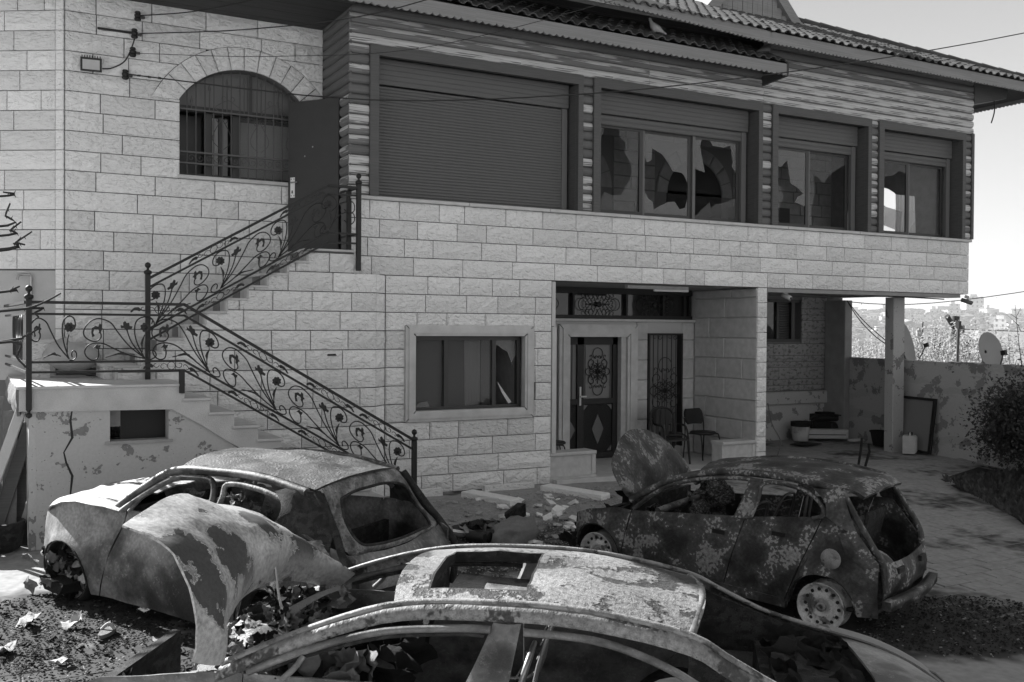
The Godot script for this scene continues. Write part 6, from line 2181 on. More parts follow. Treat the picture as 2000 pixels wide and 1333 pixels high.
class CarShape:
	var wheel_r: float
	var wheels: Array
	var half: float
	var sill: float
	var belt: Array
	var plan: Array
	func ybot(x: float) -> float:
		var y := sill
		for w in wheels:
			var d: float = x - w.x
			var r := wheel_r
			if absf(d) < r:
				y = maxf(y, w.y + sqrt(r * r - d * d))
		return y
	func z(x: float, y: float, owner_node) -> float:
		var w: float = half * owner_node.pl_at(plan, x)
		var t := clampf((y - sill) / 0.7, 0.0, 1.0)
		w *= 0.95 + 0.05 * sin(PI * minf(t * 1.1, 1.0)) - 0.05 * t * t
		for q in wheels:
			var d := Vector2(x - q.x, y - q.y).length() - wheel_r
			w += 0.03 * exp(-pow(d / 0.09, 2.0))
		return w

func side_panel(car: Node3D, cs: CarShape, called: String, m: Material, s: float, xa: float, xa_top: float, xb: float, xb_top: float, dent := 0.01, n := 16, rows := 9, ylift := 0.0) -> void:
	var nz := noise(int(xa * 100) + 77, 2.2, 3)
	var g: Array = []
	for i in n:
		var u := float(i) / (n - 1)
		var row := PackedVector3Array()
		var xm := lerpf(xa, xb, u)
		for j in rows:
			var v := float(j) / (rows - 1)
			var x := lerpf(lerpf(xa, xa_top, v), lerpf(xb, xb_top, v), u)
			var xq := lerpf(xm, x, v)
			var y := lerpf(cs.ybot(xm), pl_at(cs.belt, x) + ylift, v)
			row.append(Vector3(x, y, s * (cs.z(xq, y, self) + nz.get_noise_2d(x, y) * dent)))
		g.append(row)
	if s > 0:
		g.reverse()
	var mb := MB.new()
	mb.sheet(g, 0.014)
	part(called, mb.done(), m, car)

# inner lip of a wheel arch
func arch_lip(car: Node3D, cs: CarShape, w: Vector2, m: Material, s: float) -> void:
	var a := []
	var b := []
	for i in 15:
		var t := PI * i / 14.0
		var p := w + Vector2(cos(t), sin(t)) * cs.wheel_r
		if p.y < cs.sill - 0.02:
			continue
		var z := cs.z(p.x, p.y, self)
		a.append(Vector3(p.x, p.y, s * (z + 0.006)))
		b.append(Vector3(p.x, p.y, s * (z - 0.16)))
	part("arch_liner", between(a, b, 15, 3, Vector3.ZERO, 0.01), m, car)

func wheel(car: Node3D, at: Vector3, s: float, r: float, tyre: bool, holes := 14) -> void:
	var xf := Transform3D(Basis(Vector3.RIGHT, Vector3(0, 0, s), Vector3(0, -s, 0)), at)
	var m := MB.new()
	m.lathe(v2([r * 0.93, -0.11, r, -0.10, r * 0.9, -0.03, r * 0.88, 0.03, r, 0.075, r * 0.98, 0.085, r * 0.86, 0.05, r * 0.80, 0.03, r * 0.5, 0.045, r * 0.34, 0.06, r * 0.30, 0.04, r * 0.12, 0.04]), 26, xf, false)
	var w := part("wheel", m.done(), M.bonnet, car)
	var hm := MB.new()
	for i in holes:
		var a := TAU * i / holes
		hm.lathe(v2([0.016, -0.004, 0.016, 0.006]), 7, xf * Transform3D(Basis(), Vector3(cos(a) * r * 0.70, 0.035, sin(a) * r * 0.70)))
	var ho := part("wheel_holes", hm.done(), M.black, w)
	stuff(ho)
	var hub := MB.new()
	hub.lathe(v2([r * 0.2, 0.03, r * 0.19, 0.07, r * 0.1, 0.075, r * 0.09, 0.05]), 14, xf)
	part("hub", hub.done(), M.car0, w)
	if tyre:
		var t := MB.new()
		t.lathe(v2([r * 0.9, -0.10, r * 1.12, -0.11, r * 1.2, -0.06, r * 1.2, 0.05, r * 1.1, 0.09, r * 0.9, 0.08]), 26, xf, false)
		part("burnt_tyre", t.done(), M.char, w)

func rail_tube(car: Node3D, called: String, pts: Array, r: float, m: Material, n := 22) -> void:
	part(called, barmesh(curve(pts, n), r, 8), m, car)

func seat_frame(car: Node3D, at: Vector3, m: Material) -> void:
	for k in [-1.0, 1.0]:
		rail_tube(car, "seat_frame", [at + Vector3(0.2, 0, k * 0.2), at + Vector3(-0.18, 0.02, k * 0.2), at + Vector3(-0.28, 0.3, k * 0.2), at + Vector3(-0.34, 0.52, k * 0.15), at + Vector3(-0.35, 0.56, 0)], 0.014, m, 14)
	for k in 5:
		var y := 0.12 + 0.085 * k
		rail_tube(car, "seat_wire", [at + Vector3(-0.2 - 0.2 * y, y, -0.19), at + Vector3(-0.22 - 0.2 * y, y + 0.02, 0), at + Vector3(-0.2 - 0.2 * y, y, 0.19)], 0.004, m, 6)
	for k in 4:
		rail_tube(car, "seat_wire", [at + Vector3(0.18 - 0.1 * k, 0.01, -0.19), at + Vector3(0.18 - 0.1 * k, -0.01, 0), at + Vector3(0.18 - 0.1 * k, 0.01, 0.19)], 0.004, m, 6)

var scraps: Array = []
func junk(car: Node3D, called: String, lo: Vector3, hi: Vector3, n: int, s0: float, s1: float, m: Material) -> void:
	while scraps.size() < 8:
		scraps.append(scrap_mesh(400 + scraps.size()))
	for i in n:
		var p := Vector3(rng.randf_range(lo.x, hi.x), rng.randf_range(lo.y, hi.y), rng.randf_range(lo.z, hi.z))
		var s := rng.randf_range(s0, s1)
		part(called, scraps[i % 8], m, car, Transform3D(Basis.from_euler(Vector3(rng.randf() * 3, rng.randf() * 3, rng.randf() * 3)) * Basis.from_scale(Vector3(s, s * 0.7, s * 0.7)), p))

# roof skin between the two rails, with an optional hole given in cells
func roof_skin(car: Node3D, m: Material, edge: Array, crown: float, nx: int, nz: int, hole := [], dent := 0.015, sd := 3) -> void:
	var xs := []
	for i in nx:
		xs.append(lerpf(edge[0].x, edge[edge.size() - 1].x, float(i) / (nx - 1)))
	var tabY := []
	var tabZ := []
	for p in curve(edge, 40):
		tabY.append_array([p.x, p.y])
		tabZ.append_array([p.x, p.z])
	var nzs := noise(sd, 1.1, 3)
	var skip := {}
	var g: Array = []
	for i in nx:
		var x: float = xs[i]
		var w := pl_at(tabZ, x)
		var y0 := pl_at(tabY, x)
		var row := PackedVector3Array()
		for j in nz:
			var t := float(j) / (nz - 1) * 2.0 - 1.0
			var bow := 0.07 * (1.0 - t * t) * (1.0 if i == 0 else (-1.0 if i == nx - 1 else (1.0 - 2.0 * i / (nx - 1))))
			var y := y0 + crown * (1.0 - pow(absf(t), 2.4))
			y -= dent * (0.6 + nzs.get_noise_2d(x * 1.6, t * 1.4)) * (1.0 - t * t) * (1.0 - pow(absf(2.0 * i / (nx - 1) - 1.0), 4.0))
			row.append(Vector3(x + bow, y, t * w))
		g.append(row)
	if hole.size() == 4:
		for i in range(hole[0], hole[1]):
			for j in range(hole[2], hole[3]):
				skip[i * 1000 + j] = true
	# rows run front to back, columns left to right
	var mb := MB.new()
	mb.sheet(g, -0.016, skip)
	part("roof", mb.done(), m, car)
	if hole.size() == 4:
		var loop: Array = []
		for j in range(hole[2], hole[3] + 1):
			loop.append(g[hole[0]][j])
		for i in range(hole[0] + 1, hole[1] + 1):
			loop.append(g[i][hole[3]])
		for j in range(hole[3] - 1, hole[2] - 1, -1):
			loop.append(g[hole[1]][j])
		for i in range(hole[1] - 1, hole[0] - 1, -1):
			loop.append(g[i][hole[2]])
		var below: Array = []
		for p in loop:
			below.append(p - Vector3(0, 0.06, 0))
		var lm := MB.new()
		var gg: Array = [PackedVector3Array(loop), PackedVector3Array(below)]
		lm.sheet(gg, 0.012)
		part("sunroof_frame", lm.done(), M.soot, car)

func car_base(called: String, label: String, pose: Vector3, yaw: float) -> Node3D:
	var c := thing(called, label, "car", pose)
	var up := Vector3(0, 1, 0.06).normalized()
	var f := Vector3(cos(yaw), 0, -sin(yaw))
	f = (f - up * f.dot(up)).normalized()
	c.basis = Basis(f, up, f.cross(up))
	return c

func build_cars() -> void:
	car_right()
	car_left()
	car_front()

func common_inside(c: Node3D, x0: float, x1: float, w: float, y: float, dash: float) -> void:
	part("floor_pan", boxmesh(Vector3(x0, y, -w), Vector3(x1, y + 0.03, w)), M.soot, c)
	part("tunnel", boxmesh(Vector3(x0 + 0.2, y + 0.03, -0.11), Vector3(x1, y + 0.2, 0.11)), M.soot, c)
	part("bulkhead", boxmesh(Vector3(x1 - 0.02, y, -w * 0.95), Vector3(x1 + 0.02, dash, w * 0.95)), M.soot, c)
	rail_tube(c, "dash_beam", [Vector3(x1 - 0.3, dash - 0.06, -w * 0.93), Vector3(x1 - 0.33, dash - 0.03, 0), Vector3(x1 - 0.3, dash - 0.06, w * 0.93)], 0.035, M.car2, 10)

func car_right() -> void:
	var c := car_base("burnt_hatchback", "burnt small hatchback with raised bonnet and open tail, right of the yard", Vector3(7.134, -0.31, 5.975), 1.94)
	var cs := CarShape.new()
	cs.wheel_r = 0.29
	cs.wheels = [Vector2(-0.08, 0.21), Vector2(2.32, 0.20)]
	cs.half = 0.70
	cs.sill = 0.19
	cs.belt = [2.7, 0.52, 2.45, 0.62, 2.1, 0.70, 1.93, 0.70, 0.70, 0.86, 0.0, 0.98, -0.2, 1.0, -0.52, 0.66]
	cs.plan = [2.72, 0.78, 2.5, 0.92, 2.2, 0.99, 1.5, 1.0, 0.4, 1.01, -0.1, 1.0, -0.4, 0.93, -0.56, 0.84]
	var rail := tri3([1.95, 0.80, 0.64, 1.6, 1.02, 0.59, 1.25, 1.16, 0.545, 0.85, 1.235, 0.52, 0.3, 1.26, 0.52, -0.15, 1.22, 0.53])
	var m: Material = M.body2
	for s in [-1.0, 1.0]:
		side_panel(c, cs, "front_wing", m, s, 2.02, 1.93, 2.66, 2.66, 0.012, 22)
		side_panel(c, cs, "front_door", m, s, 0.875, 0.70, 2.01, 1.92, 0.012, 16)
		side_panel(c, cs, "rear_door", m, s, 0.26, -0.02, 0.865, 0.69, 0.012, 16)
		side_panel(c, cs, "rear_quarter", m, s, -0.54, -0.52, 0.25, -0.03, 0.02, 22)
		for w in cs.wheels:
			arch_lip(c, cs, w, M.soot, s)
		part("sill", boxmesh(Vector3(0.25, 0.12, minf(s * 0.62, s * 0.68)), Vector3(2.0, 0.2, maxf(s * 0.62, s * 0.68))), M.body2, c)
		var r2 := []
		for p in rail:
			r2.append(mir(p, s))
		rail_tube(c, "roof_rail", r2, 0.036, M.body2 if s < 0 else m)
		# door window frames just under the rail
		var fr := []
		for q in [[1.90, 0.72, 0.66], [1.6, 0.965, 0.62], [1.25, 1.11, 0.58], [0.85, 1.185, 0.56], [0.62, 1.19, 0.555]]:
			fr.append(Vector3(q[0], q[1], q[2] * s))
		rail_tube(c, "window_frame", fr, 0.022, M.body2, 18)
		var fr2 := []
		for q in [[0.62, 0.88, 0.685], [0.585, 1.05, 0.62], [0.57, 1.175, 0.575], [0.4, 1.205, 0.56], [0.14, 1.17, 0.57], [-0.0, 1.08, 0.60], [-0.03, 1.0, 0.63], [0.05, 0.965, 0.66]]:
			fr2.append(Vector3(q[0], q[1], q[2] * s))
		rail_tube(c, "window_frame", fr2, 0.02, M.body2, 30)
		# B pillar
		part("b_pillar", between(tri3([0.80, 0.84, 0.675 * s, 0.74, 1.05, 0.61 * s, 0.72, 1.21, 0.55 * s]), tri3([0.62, 0.86, 0.675 * s, 0.60, 1.05, 0.61 * s, 0.585, 1.215, 0.55 * s]), 8, 4, Vector3(0, 0, 0.015 * s), 0.03), M.body2, c)
		# solid quarter behind the rear window up to the hatch edge
		part("c_pillar", between(tri3([0.1, 1.215, 0.555 * s, -0.035, 1.12, 0.60 * s, -0.075, 1.0, 0.655 * s]), tri3([-0.16, 1.225, 0.54 * s, -0.26, 1.03, 0.60 * s, -0.36, 0.86, 0.63 * s]), 10, 8, Vector3(0, 0, 0.02 * s), 0.014), m, c)
		# hatch edge down to the tail
		rail_tube(c, "hatch_edge", [Vector3(-0.15, 1.22, 0.52 * s), Vector3(-0.3, 1.02, 0.57 * s), Vector3(-0.47, 0.78, 0.57 * s), Vector3(-0.53, 0.64, 0.5 * s), Vector3(-0.56, 0.4, 0.5 * s)], 0.03, M.body2, 16)
		part("light_recess", between(tri3([-0.32, 0.93, 0.635 * s, -0.45, 0.78, 0.63 * s, -0.52, 0.64, 0.58 * s]), tri3([-0.2, 0.88, 0.672 * s, -0.28, 0.72, 0.692 * s, -0.42, 0.62, 0.66 * s]), 8, 5, Vector3(-0.012, 0, 0.012 * s), 0.012), M.body2, c)
	roof_skin(c, M.body2, tri3([1.27, 1.17, 0.515, 0.85, 1.25, 0.49, 0.3, 1.275, 0.49, -0.16, 1.235, 0.50]), 0.05, 14, 13, [], 0.03, 5)
	# spoiler lip over the open tail
	part("spoiler", between(tri3([-0.12, 1.245, -0.5, -0.14, 1.29, 0.0, -0.12, 1.245, 0.5]), tri3([-0.33, 1.19, -0.47, -0.37, 1.23, 0.0, -0.33, 1.19, 0.47]), 12, 5, Vector3(0, 0.02, 0), 0.03), M.body2, c)
	part("tail_panel", between(tri3([-0.53, 0.65, -0.52, -0.56, 0.62, 0.0, -0.53, 0.65, 0.52]), tri3([-0.55, 0.34, -0.54, -0.58, 0.33, 0.0, -0.55, 0.34, 0.54]), 12, 7, Vector3(-0.03, 0, 0), 0.014, 0.04, 9), M.body2, c)
	part("tail_slot", boxmesh(Vector3(-0.60, 0.53, -0.28), Vector3(-0.57, 0.58, -0.14)), M.black, c)
	part("tail_slot", boxmesh(Vector3(-0.60, 0.53, 0.3), Vector3(-0.57, 0.58, 0.42)), M.black, c)
	var bb := MB.new()
	bb.tube(curve([Vector3(-0.62, 0.33, -0.62), Vector3(-0.68, 0.33, 0.0), Vector3(-0.62, 0.33, 0.60)], 12), 0.055, 4)
	part("bumper_beam", bb.done(), M.body2, c)
	var cap := MB.new()
	cap.lathe(v2([0.09, 0.0, 0.088, 0.012, 0.002, 0.016]), 18, Transform3D(Basis(Vector3.RIGHT, Vector3(0, 0, -1), Vector3(0, 1, 0)), Vector3(-0.16, 0.66, -0.722)))
	part("fuel_flap", cap.done(), M.car0, c)
	for x in [0.92, 0.33]:
		var hd := MB.new()
		hd.lathe(v2([0.055, 0.0, 0.05, -0.03, 0.002, -0.032]), 12, Transform3D(Basis(Vector3.RIGHT, Vector3(0, 0, -1), Vector3(0, 1, 0)), Vector3(x, pl_at(cs.belt, x) - 0.16, -0.715)), false)
		part("door_handle", boxmesh(Vector3(x - 0.06, pl_at(cs.belt, x) - 0.16, -0.735), Vector3(x + 0.06, pl_at(cs.belt, x) - 0.125, -0.712)), M.char, c)
	# raised bonnet
	var t := deg_to_rad(62.0)
	part("bonnet", between(tri3([1.96, 0.80, -0.64, 2.06, 1.0, -0.78, 2.19, 1.22, -0.62, 2.29, 1.40, -0.26, 2.30, 1.41, 0.06, 2.24, 1.31, 0.35, 2.14, 1.12, 0.53, 2.05, 0.94, 0.62]), tri3([1.95, 0.80, -0.62, 1.95, 0.80, -0.4, 1.95, 0.81, 0.0, 1.97, 0.83, 0.4, 2.0, 0.87, 0.6]), 26, 10, Vector3(-sin(t), cos(t), 0) * 0.06, 0.014, 0.05, 12), M.body2, c)
	part("inner_wing", between(tri3([1.98, 0.74, 0.6, 2.3, 0.70, 0.6, 2.62, 0.55, 0.52]), tri3([1.98, 0.74, -0.6, 2.3, 0.55, -0.6, 2.62, 0.4, -0.52]), 8, 8, Vector3(0, -0.12, 0), 0.02), M.soot, c)
	part("front_panel", boxmesh(Vector3(2.6, 0.2, -0.5), Vector3(2.66, 0.5, 0.5)), M.soot, c)
	junk(c, "engine_scrap", Vector3(2.1, 0.45, -0.5), Vector3(2.7, 0.62, 0.5), 12, 0.05, 0.14, M.char)
	junk(c, "front_scrap", Vector3(2.6, 0.1, -0.62), Vector3(2.78, 0.5, -0.35), 7, 0.05, 0.1, M.char)
	common_inside(c, -0.5, 1.98, 0.6, 0.2, 0.78)
	junk(c, "dash_scrap", Vector3(1.35, 0.62, -0.5), Vector3(1.8, 0.82, 0.5), 16, 0.05, 0.13, M.body2)
	seat_frame(c, Vector3(1.05, 0.38, -0.3), M.iron_grey)
	seat_frame(c, Vector3(1.05, 0.38, 0.3), M.iron_grey)
	for k in [-0.28, 0.28]:
		var sb := MB.new()
		sb.bevel(Vector3(-0.24, -0.3, -0.02), Vector3(0.24, 0.28, 0.02), 0.02, Transform3D(Basis(Vector3(0, 0, 1), Vector3(-0.2, 0.98, 0), Vector3(-0.98, -0.2, 0)), Vector3(-0.12, 0.66, k)))
		part("seat_back", sb.done(), M.soot, c)
	rail_tube(c, "headrest_frame", [Vector3(0.3, 0.85, -0.25), Vector3(0.28, 1.05, -0.25), Vector3(0.28, 1.09, -0.2), Vector3(0.28, 1.05, -0.15), Vector3(0.3, 0.85, -0.15)], 0.012, M.iron_grey, 14)
	for s in [-1.0, 1.0]:
		wheel(c, Vector3(-0.08, 0.21, s * 0.62), s, 0.215, false)
		wheel(c, Vector3(2.32, 0.20, s * 0.60), s, 0.2, false)

func car_left() -> void:
	var c := car_base("burnt_crossover", "burnt crossover with bulging wings and an empty rear window, left of the yard", Vector3(2.645, -0.234, 4.693), 2.108)
	var cs := CarShape.new()
	cs.wheel_r = 0.33
	cs.wheels = [Vector2(-0.02, 0.24), Vector2(2.42, 0.20)]
	cs.half = 0.77
	cs.sill = 0.12
	cs.belt = [2.98, 0.62, 2.8, 0.76, 2.5, 0.86, 2.1, 0.90, 1.69, 0.90, 0.7, 0.95, 0.1, 1.0, -0.3, 1.02, -0.8, 0.85]
	cs.plan = [3.0, 0.72, 2.85, 0.88, 2.6, 1.0, 2.2, 1.02, 1.8, 0.99, 0.8, 0.98, 0.2, 1.02, -0.1, 1.05, -0.5, 0.97, -0.85, 0.8]
	var rail := tri3([1.82, 0.90, 0.70, 1.5, 1.13, 0.645, 1.21, 1.29, 0.59, 0.74, 1.335, 0.57, 0.3, 1.35, 0.56, -0.2, 1.30, 0.565])
	for s in [-1.0, 1.0]:
		side_panel(c, cs, "front_wing", M.body1, s, 1.98, 1.70, 2.93, 2.93, 0.015, 24)
		side_panel(c, cs, "front_door", M.body1, s, 0.72, 0.72, 1.97, 1.69, 0.02, 18)
		side_panel(c, cs, "rear_door", M.body1, s, 0.28, 0.05, 0.71, 0.71, 0.02, 14)
		side_panel(c, cs, "rear_quarter", M.body1, s, -0.72, -0.72, 0.27, 0.04, 0.02, 22)
		for w in cs.wheels:
			arch_lip(c, cs, w, M.soot, s)
		var r2 := []
		for p in rail:
			r2.append(mir(p, s))
		rail_tube(c, "roof_rail", r2, 0.036, M.body1, 24)
		var fr := []
		for q in [[1.72, 0.90, 0.72], [1.45, 1.09, 0.665], [1.2, 1.225, 0.62], [0.95, 1.265, 0.60], [0.78, 1.26, 0.60], [0.72, 1.15, 0.64], [0.71, 0.96, 0.73]]:
			fr.append(Vector3(q[0], q[1], q[2] * s))
		rail_tube(c, "window_frame", fr, 0.026, M.body1, 30)
		rail_tube(c, "quarter_strut", [Vector3(1.62, 0.91, 0.73 * s), Vector3(1.55, 1.0, 0.69 * s), Vector3(1.5, 1.06, 0.67 * s)], 0.016, M.body1, 6)
		var fr2 := []
		for q in [[0.64, 0.98, 0.73], [0.62, 1.15, 0.64], [0.6, 1.26, 0.60], [0.3, 1.27, 0.60], [0.0, 1.22, 0.61], [-0.1, 1.13, 0.65]]:
			fr2.append(Vector3(q[0], q[1], q[2] * s))
		rail_tube(c, "window_frame", fr2, 0.024, M.car3, 24)
		# heavy rear pillar from the door window to the tailgate seam
		part("c_pillar", between(tri3([0.15, 1.31, 0.575 * s, -0.04, 1.17, 0.655 * s, 0.0, 1.0, 0.745 * s]), tri3([-0.28, 1.30, 0.54 * s, -0.48, 1.06, 0.60 * s, -0.52, 0.88, 0.68 * s]), 12, 8, Vector3(0, 0, 0.02 * s), 0.016, 0.03, 21), M.soot, c)
		# tailgate edge
		rail_tube(c, "tailgate_edge", [Vector3(-0.28, 1.305, 0.54 * s), Vector3(-0.5, 1.05, 0.585 * s), Vector3(-0.62, 0.9, 0.64 * s), Vector3(-0.76, 0.72, 0.65 * s), Vector3(-0.74, 0.4, 0.66 * s)], 0.03, M.soot, 18)
		part("lamp_bowl", between(tri3([-0.46, 1.0, 0.64 * s, -0.56, 0.86, 0.69 * s, -0.68, 0.68, 0.70 * s]), tri3([-0.2, 0.95, 0.74 * s, -0.3, 0.82, 0.78 * s, -0.45, 0.64, 0.78 * s]), 8, 5, Vector3(0.01, 0, 0.03 * s), 0.012, 0.02, 4), M.car3, c)
	roof_skin(c, M.car4, tri3([1.23, 1.305, 0.53, 0.74, 1.36, 0.515, 0.3, 1.375, 0.51, -0.24, 1.32, 0.52]), 0.07, 15, 13, [], 0.07, 8)
	# tailgate: a ring round the rear window, then the lower panel
	var outer := tri3([-0.27, 1.325, -0.47, -0.27, 1.37, -0.2, -0.27, 1.375, 0.0, -0.27, 1.37, 0.2, -0.27, 1.325, 0.47, -0.47, 1.06, 0.52, -0.62, 0.90, 0.57, -0.66, 0.87, 0.3, -0.68, 0.86, 0.0, -0.66, 0.87, -0.3, -0.62, 0.90, -0.57, -0.47, 1.06, -0.52, -0.27, 1.325, -0.47])
	var inner := tri3([-0.37, 1.24, -0.37, -0.36, 1.27, -0.2, -0.36, 1.275, 0.0, -0.36, 1.27, 0.2, -0.39, 1.22, 0.41, -0.49, 1.06, 0.46, -0.62, 0.92, 0.47, -0.65, 0.91, 0.3, -0.67, 0.905, 0.0, -0.66, 0.92, -0.3, -0.62, 0.96, -0.45, -0.47, 1.10, -0.44, -0.37, 1.24, -0.37])
	part("tailgate_frame", between(outer, inner, 60, 4, Vector3(-0.015, 0.008, 0), 0.014), M.car3, c)
	rail_tube(c, "window_rim", inner, 0.012, M.soot, 60)
	part("tailgate", between(tri3([-0.62, 0.89, -0.60, -0.69, 0.855, 0.0, -0.62, 0.89, 0.60]), tri3([-0.72, 0.62, -0.62, -0.80, 0.60, 0.0, -0.72, 0.62, 0.62]), 16, 8, Vector3(-0.05, 0.0, 0), 0.014, 0.03, 14), M.body1, c)
	part("tail_panel", between(tri3([-0.72, 0.61, -0.62, -0.80, 0.59, 0.0, -0.72, 0.61, 0.62]), tri3([-0.70, 0.25, -0.62, -0.78, 0.25, 0.0, -0.70, 0.25, 0.62]), 12, 6, Vector3(-0.03, 0.0, 0), 0.014, 0.03, 15), M.soot, c)
	# bonnet and nose
	part("bonnet", between(tri3([1.75, 0.93, -0.66, 1.82, 0.97, 0.0, 1.75, 0.93, 0.66]), tri3([2.85, 0.76, -0.55, 2.98, 0.80, 0.0, 2.85, 0.76, 0.55]), 14, 10, Vector3(0, 0.05, 0), 0.014, 0.05, 16), M.body1, c)
	part("wing_top", between(tri3([1.72, 0.905, -0.75, 2.2, 0.905, -0.77, 2.6, 0.83, -0.76, 2.93, 0.66, -0.58]), tri3([1.75, 0.925, -0.65, 2.2, 0.95, -0.64, 2.6, 0.87, -0.6, 2.90, 0.74, -0.5]), 14, 5, Vector3(0, 0.03, 0), 0.014, 0.02, 17), M.body1, c)
	part("wing_top", between(tri3([1.72, 0.905, 0.75, 2.2, 0.905, 0.77, 2.6, 0.83, 0.76, 2.93, 0.66, 0.58]), tri3([1.75, 0.925, 0.65, 2.2, 0.95, 0.64, 2.6, 0.87, 0.6, 2.90, 0.74, 0.5]), 14, 5, Vector3(0, 0.03, 0), 0.014, 0.02, 17), M.body1, c)
	part("bonnet_edge", between(tri3([2.9, 0.72, -0.52, 3.0, 0.76, 0.0, 2.9, 0.72, 0.52]), tri3([2.86, 0.56, -0.5, 2.96, 0.6, 0.0, 2.86, 0.56, 0.5]), 10, 4, Vector3(0.03, 0, 0), 0.014), M.soot, c)
	part("front_panel", boxmesh(Vector3(2.78, 0.15, -0.5), Vector3(2.84, 0.55, 0.5)), M.soot, c)
	part("number_bracket", boxmesh(Vector3(2.93, 0.45, -0.42), Vector3(2.95, 0.55, -0.2)), M.body1, c)
	junk(c, "engine_scrap", Vector3(2.0, 0.45, -0.5), Vector3(2.8, 0.7, 0.5), 10, 0.05, 0.14, M.char)
	junk(c, "wheel_scrap", Vector3(2.45, 0.02, -0.82), Vector3(2.85, 0.45, -0.62), 16, 0.03, 0.09, M.ash)
	junk(c, "wheel_scrap", Vector3(2.25, 0.02, -0.78), Vector3(2.75, 0.4, -0.6), 12, 0.04, 0.1, M.char)
	common_inside(c, -0.6, 1.85, 0.66, 0.16, 0.88)
	junk(c, "dash_scrap", Vector3(1.2, 0.68, -0.55), Vector3(1.75, 0.92, 0.55), 18, 0.05, 0.14, M.car2)
	seat_frame(c, Vector3(1.0, 0.42, -0.33), M.iron_grey)
	seat_frame(c, Vector3(1.0, 0.42, 0.33), M.iron_grey)
	part("rear_wall", boxmesh(Vector3(-0.1, 0.2, -0.6), Vector3(-0.06, 0.85, 0.6)), M.soot, c)
	for s in [-1.0, 1.0]:
		wheel(c, Vector3(-0.02, 0.22, s * 0.6), s, 0.22, s < 0)
		wheel(c, Vector3(2.42, 0.2, s * 0.62), s, 0.22, true)
	part("tyre_end", rubble_mesh(77), M.char, c, Transform3D(Basis.from_scale(Vector3(0.2, 0.12, 0.16)), Vector3(2.5, 0.1, -0.7)))

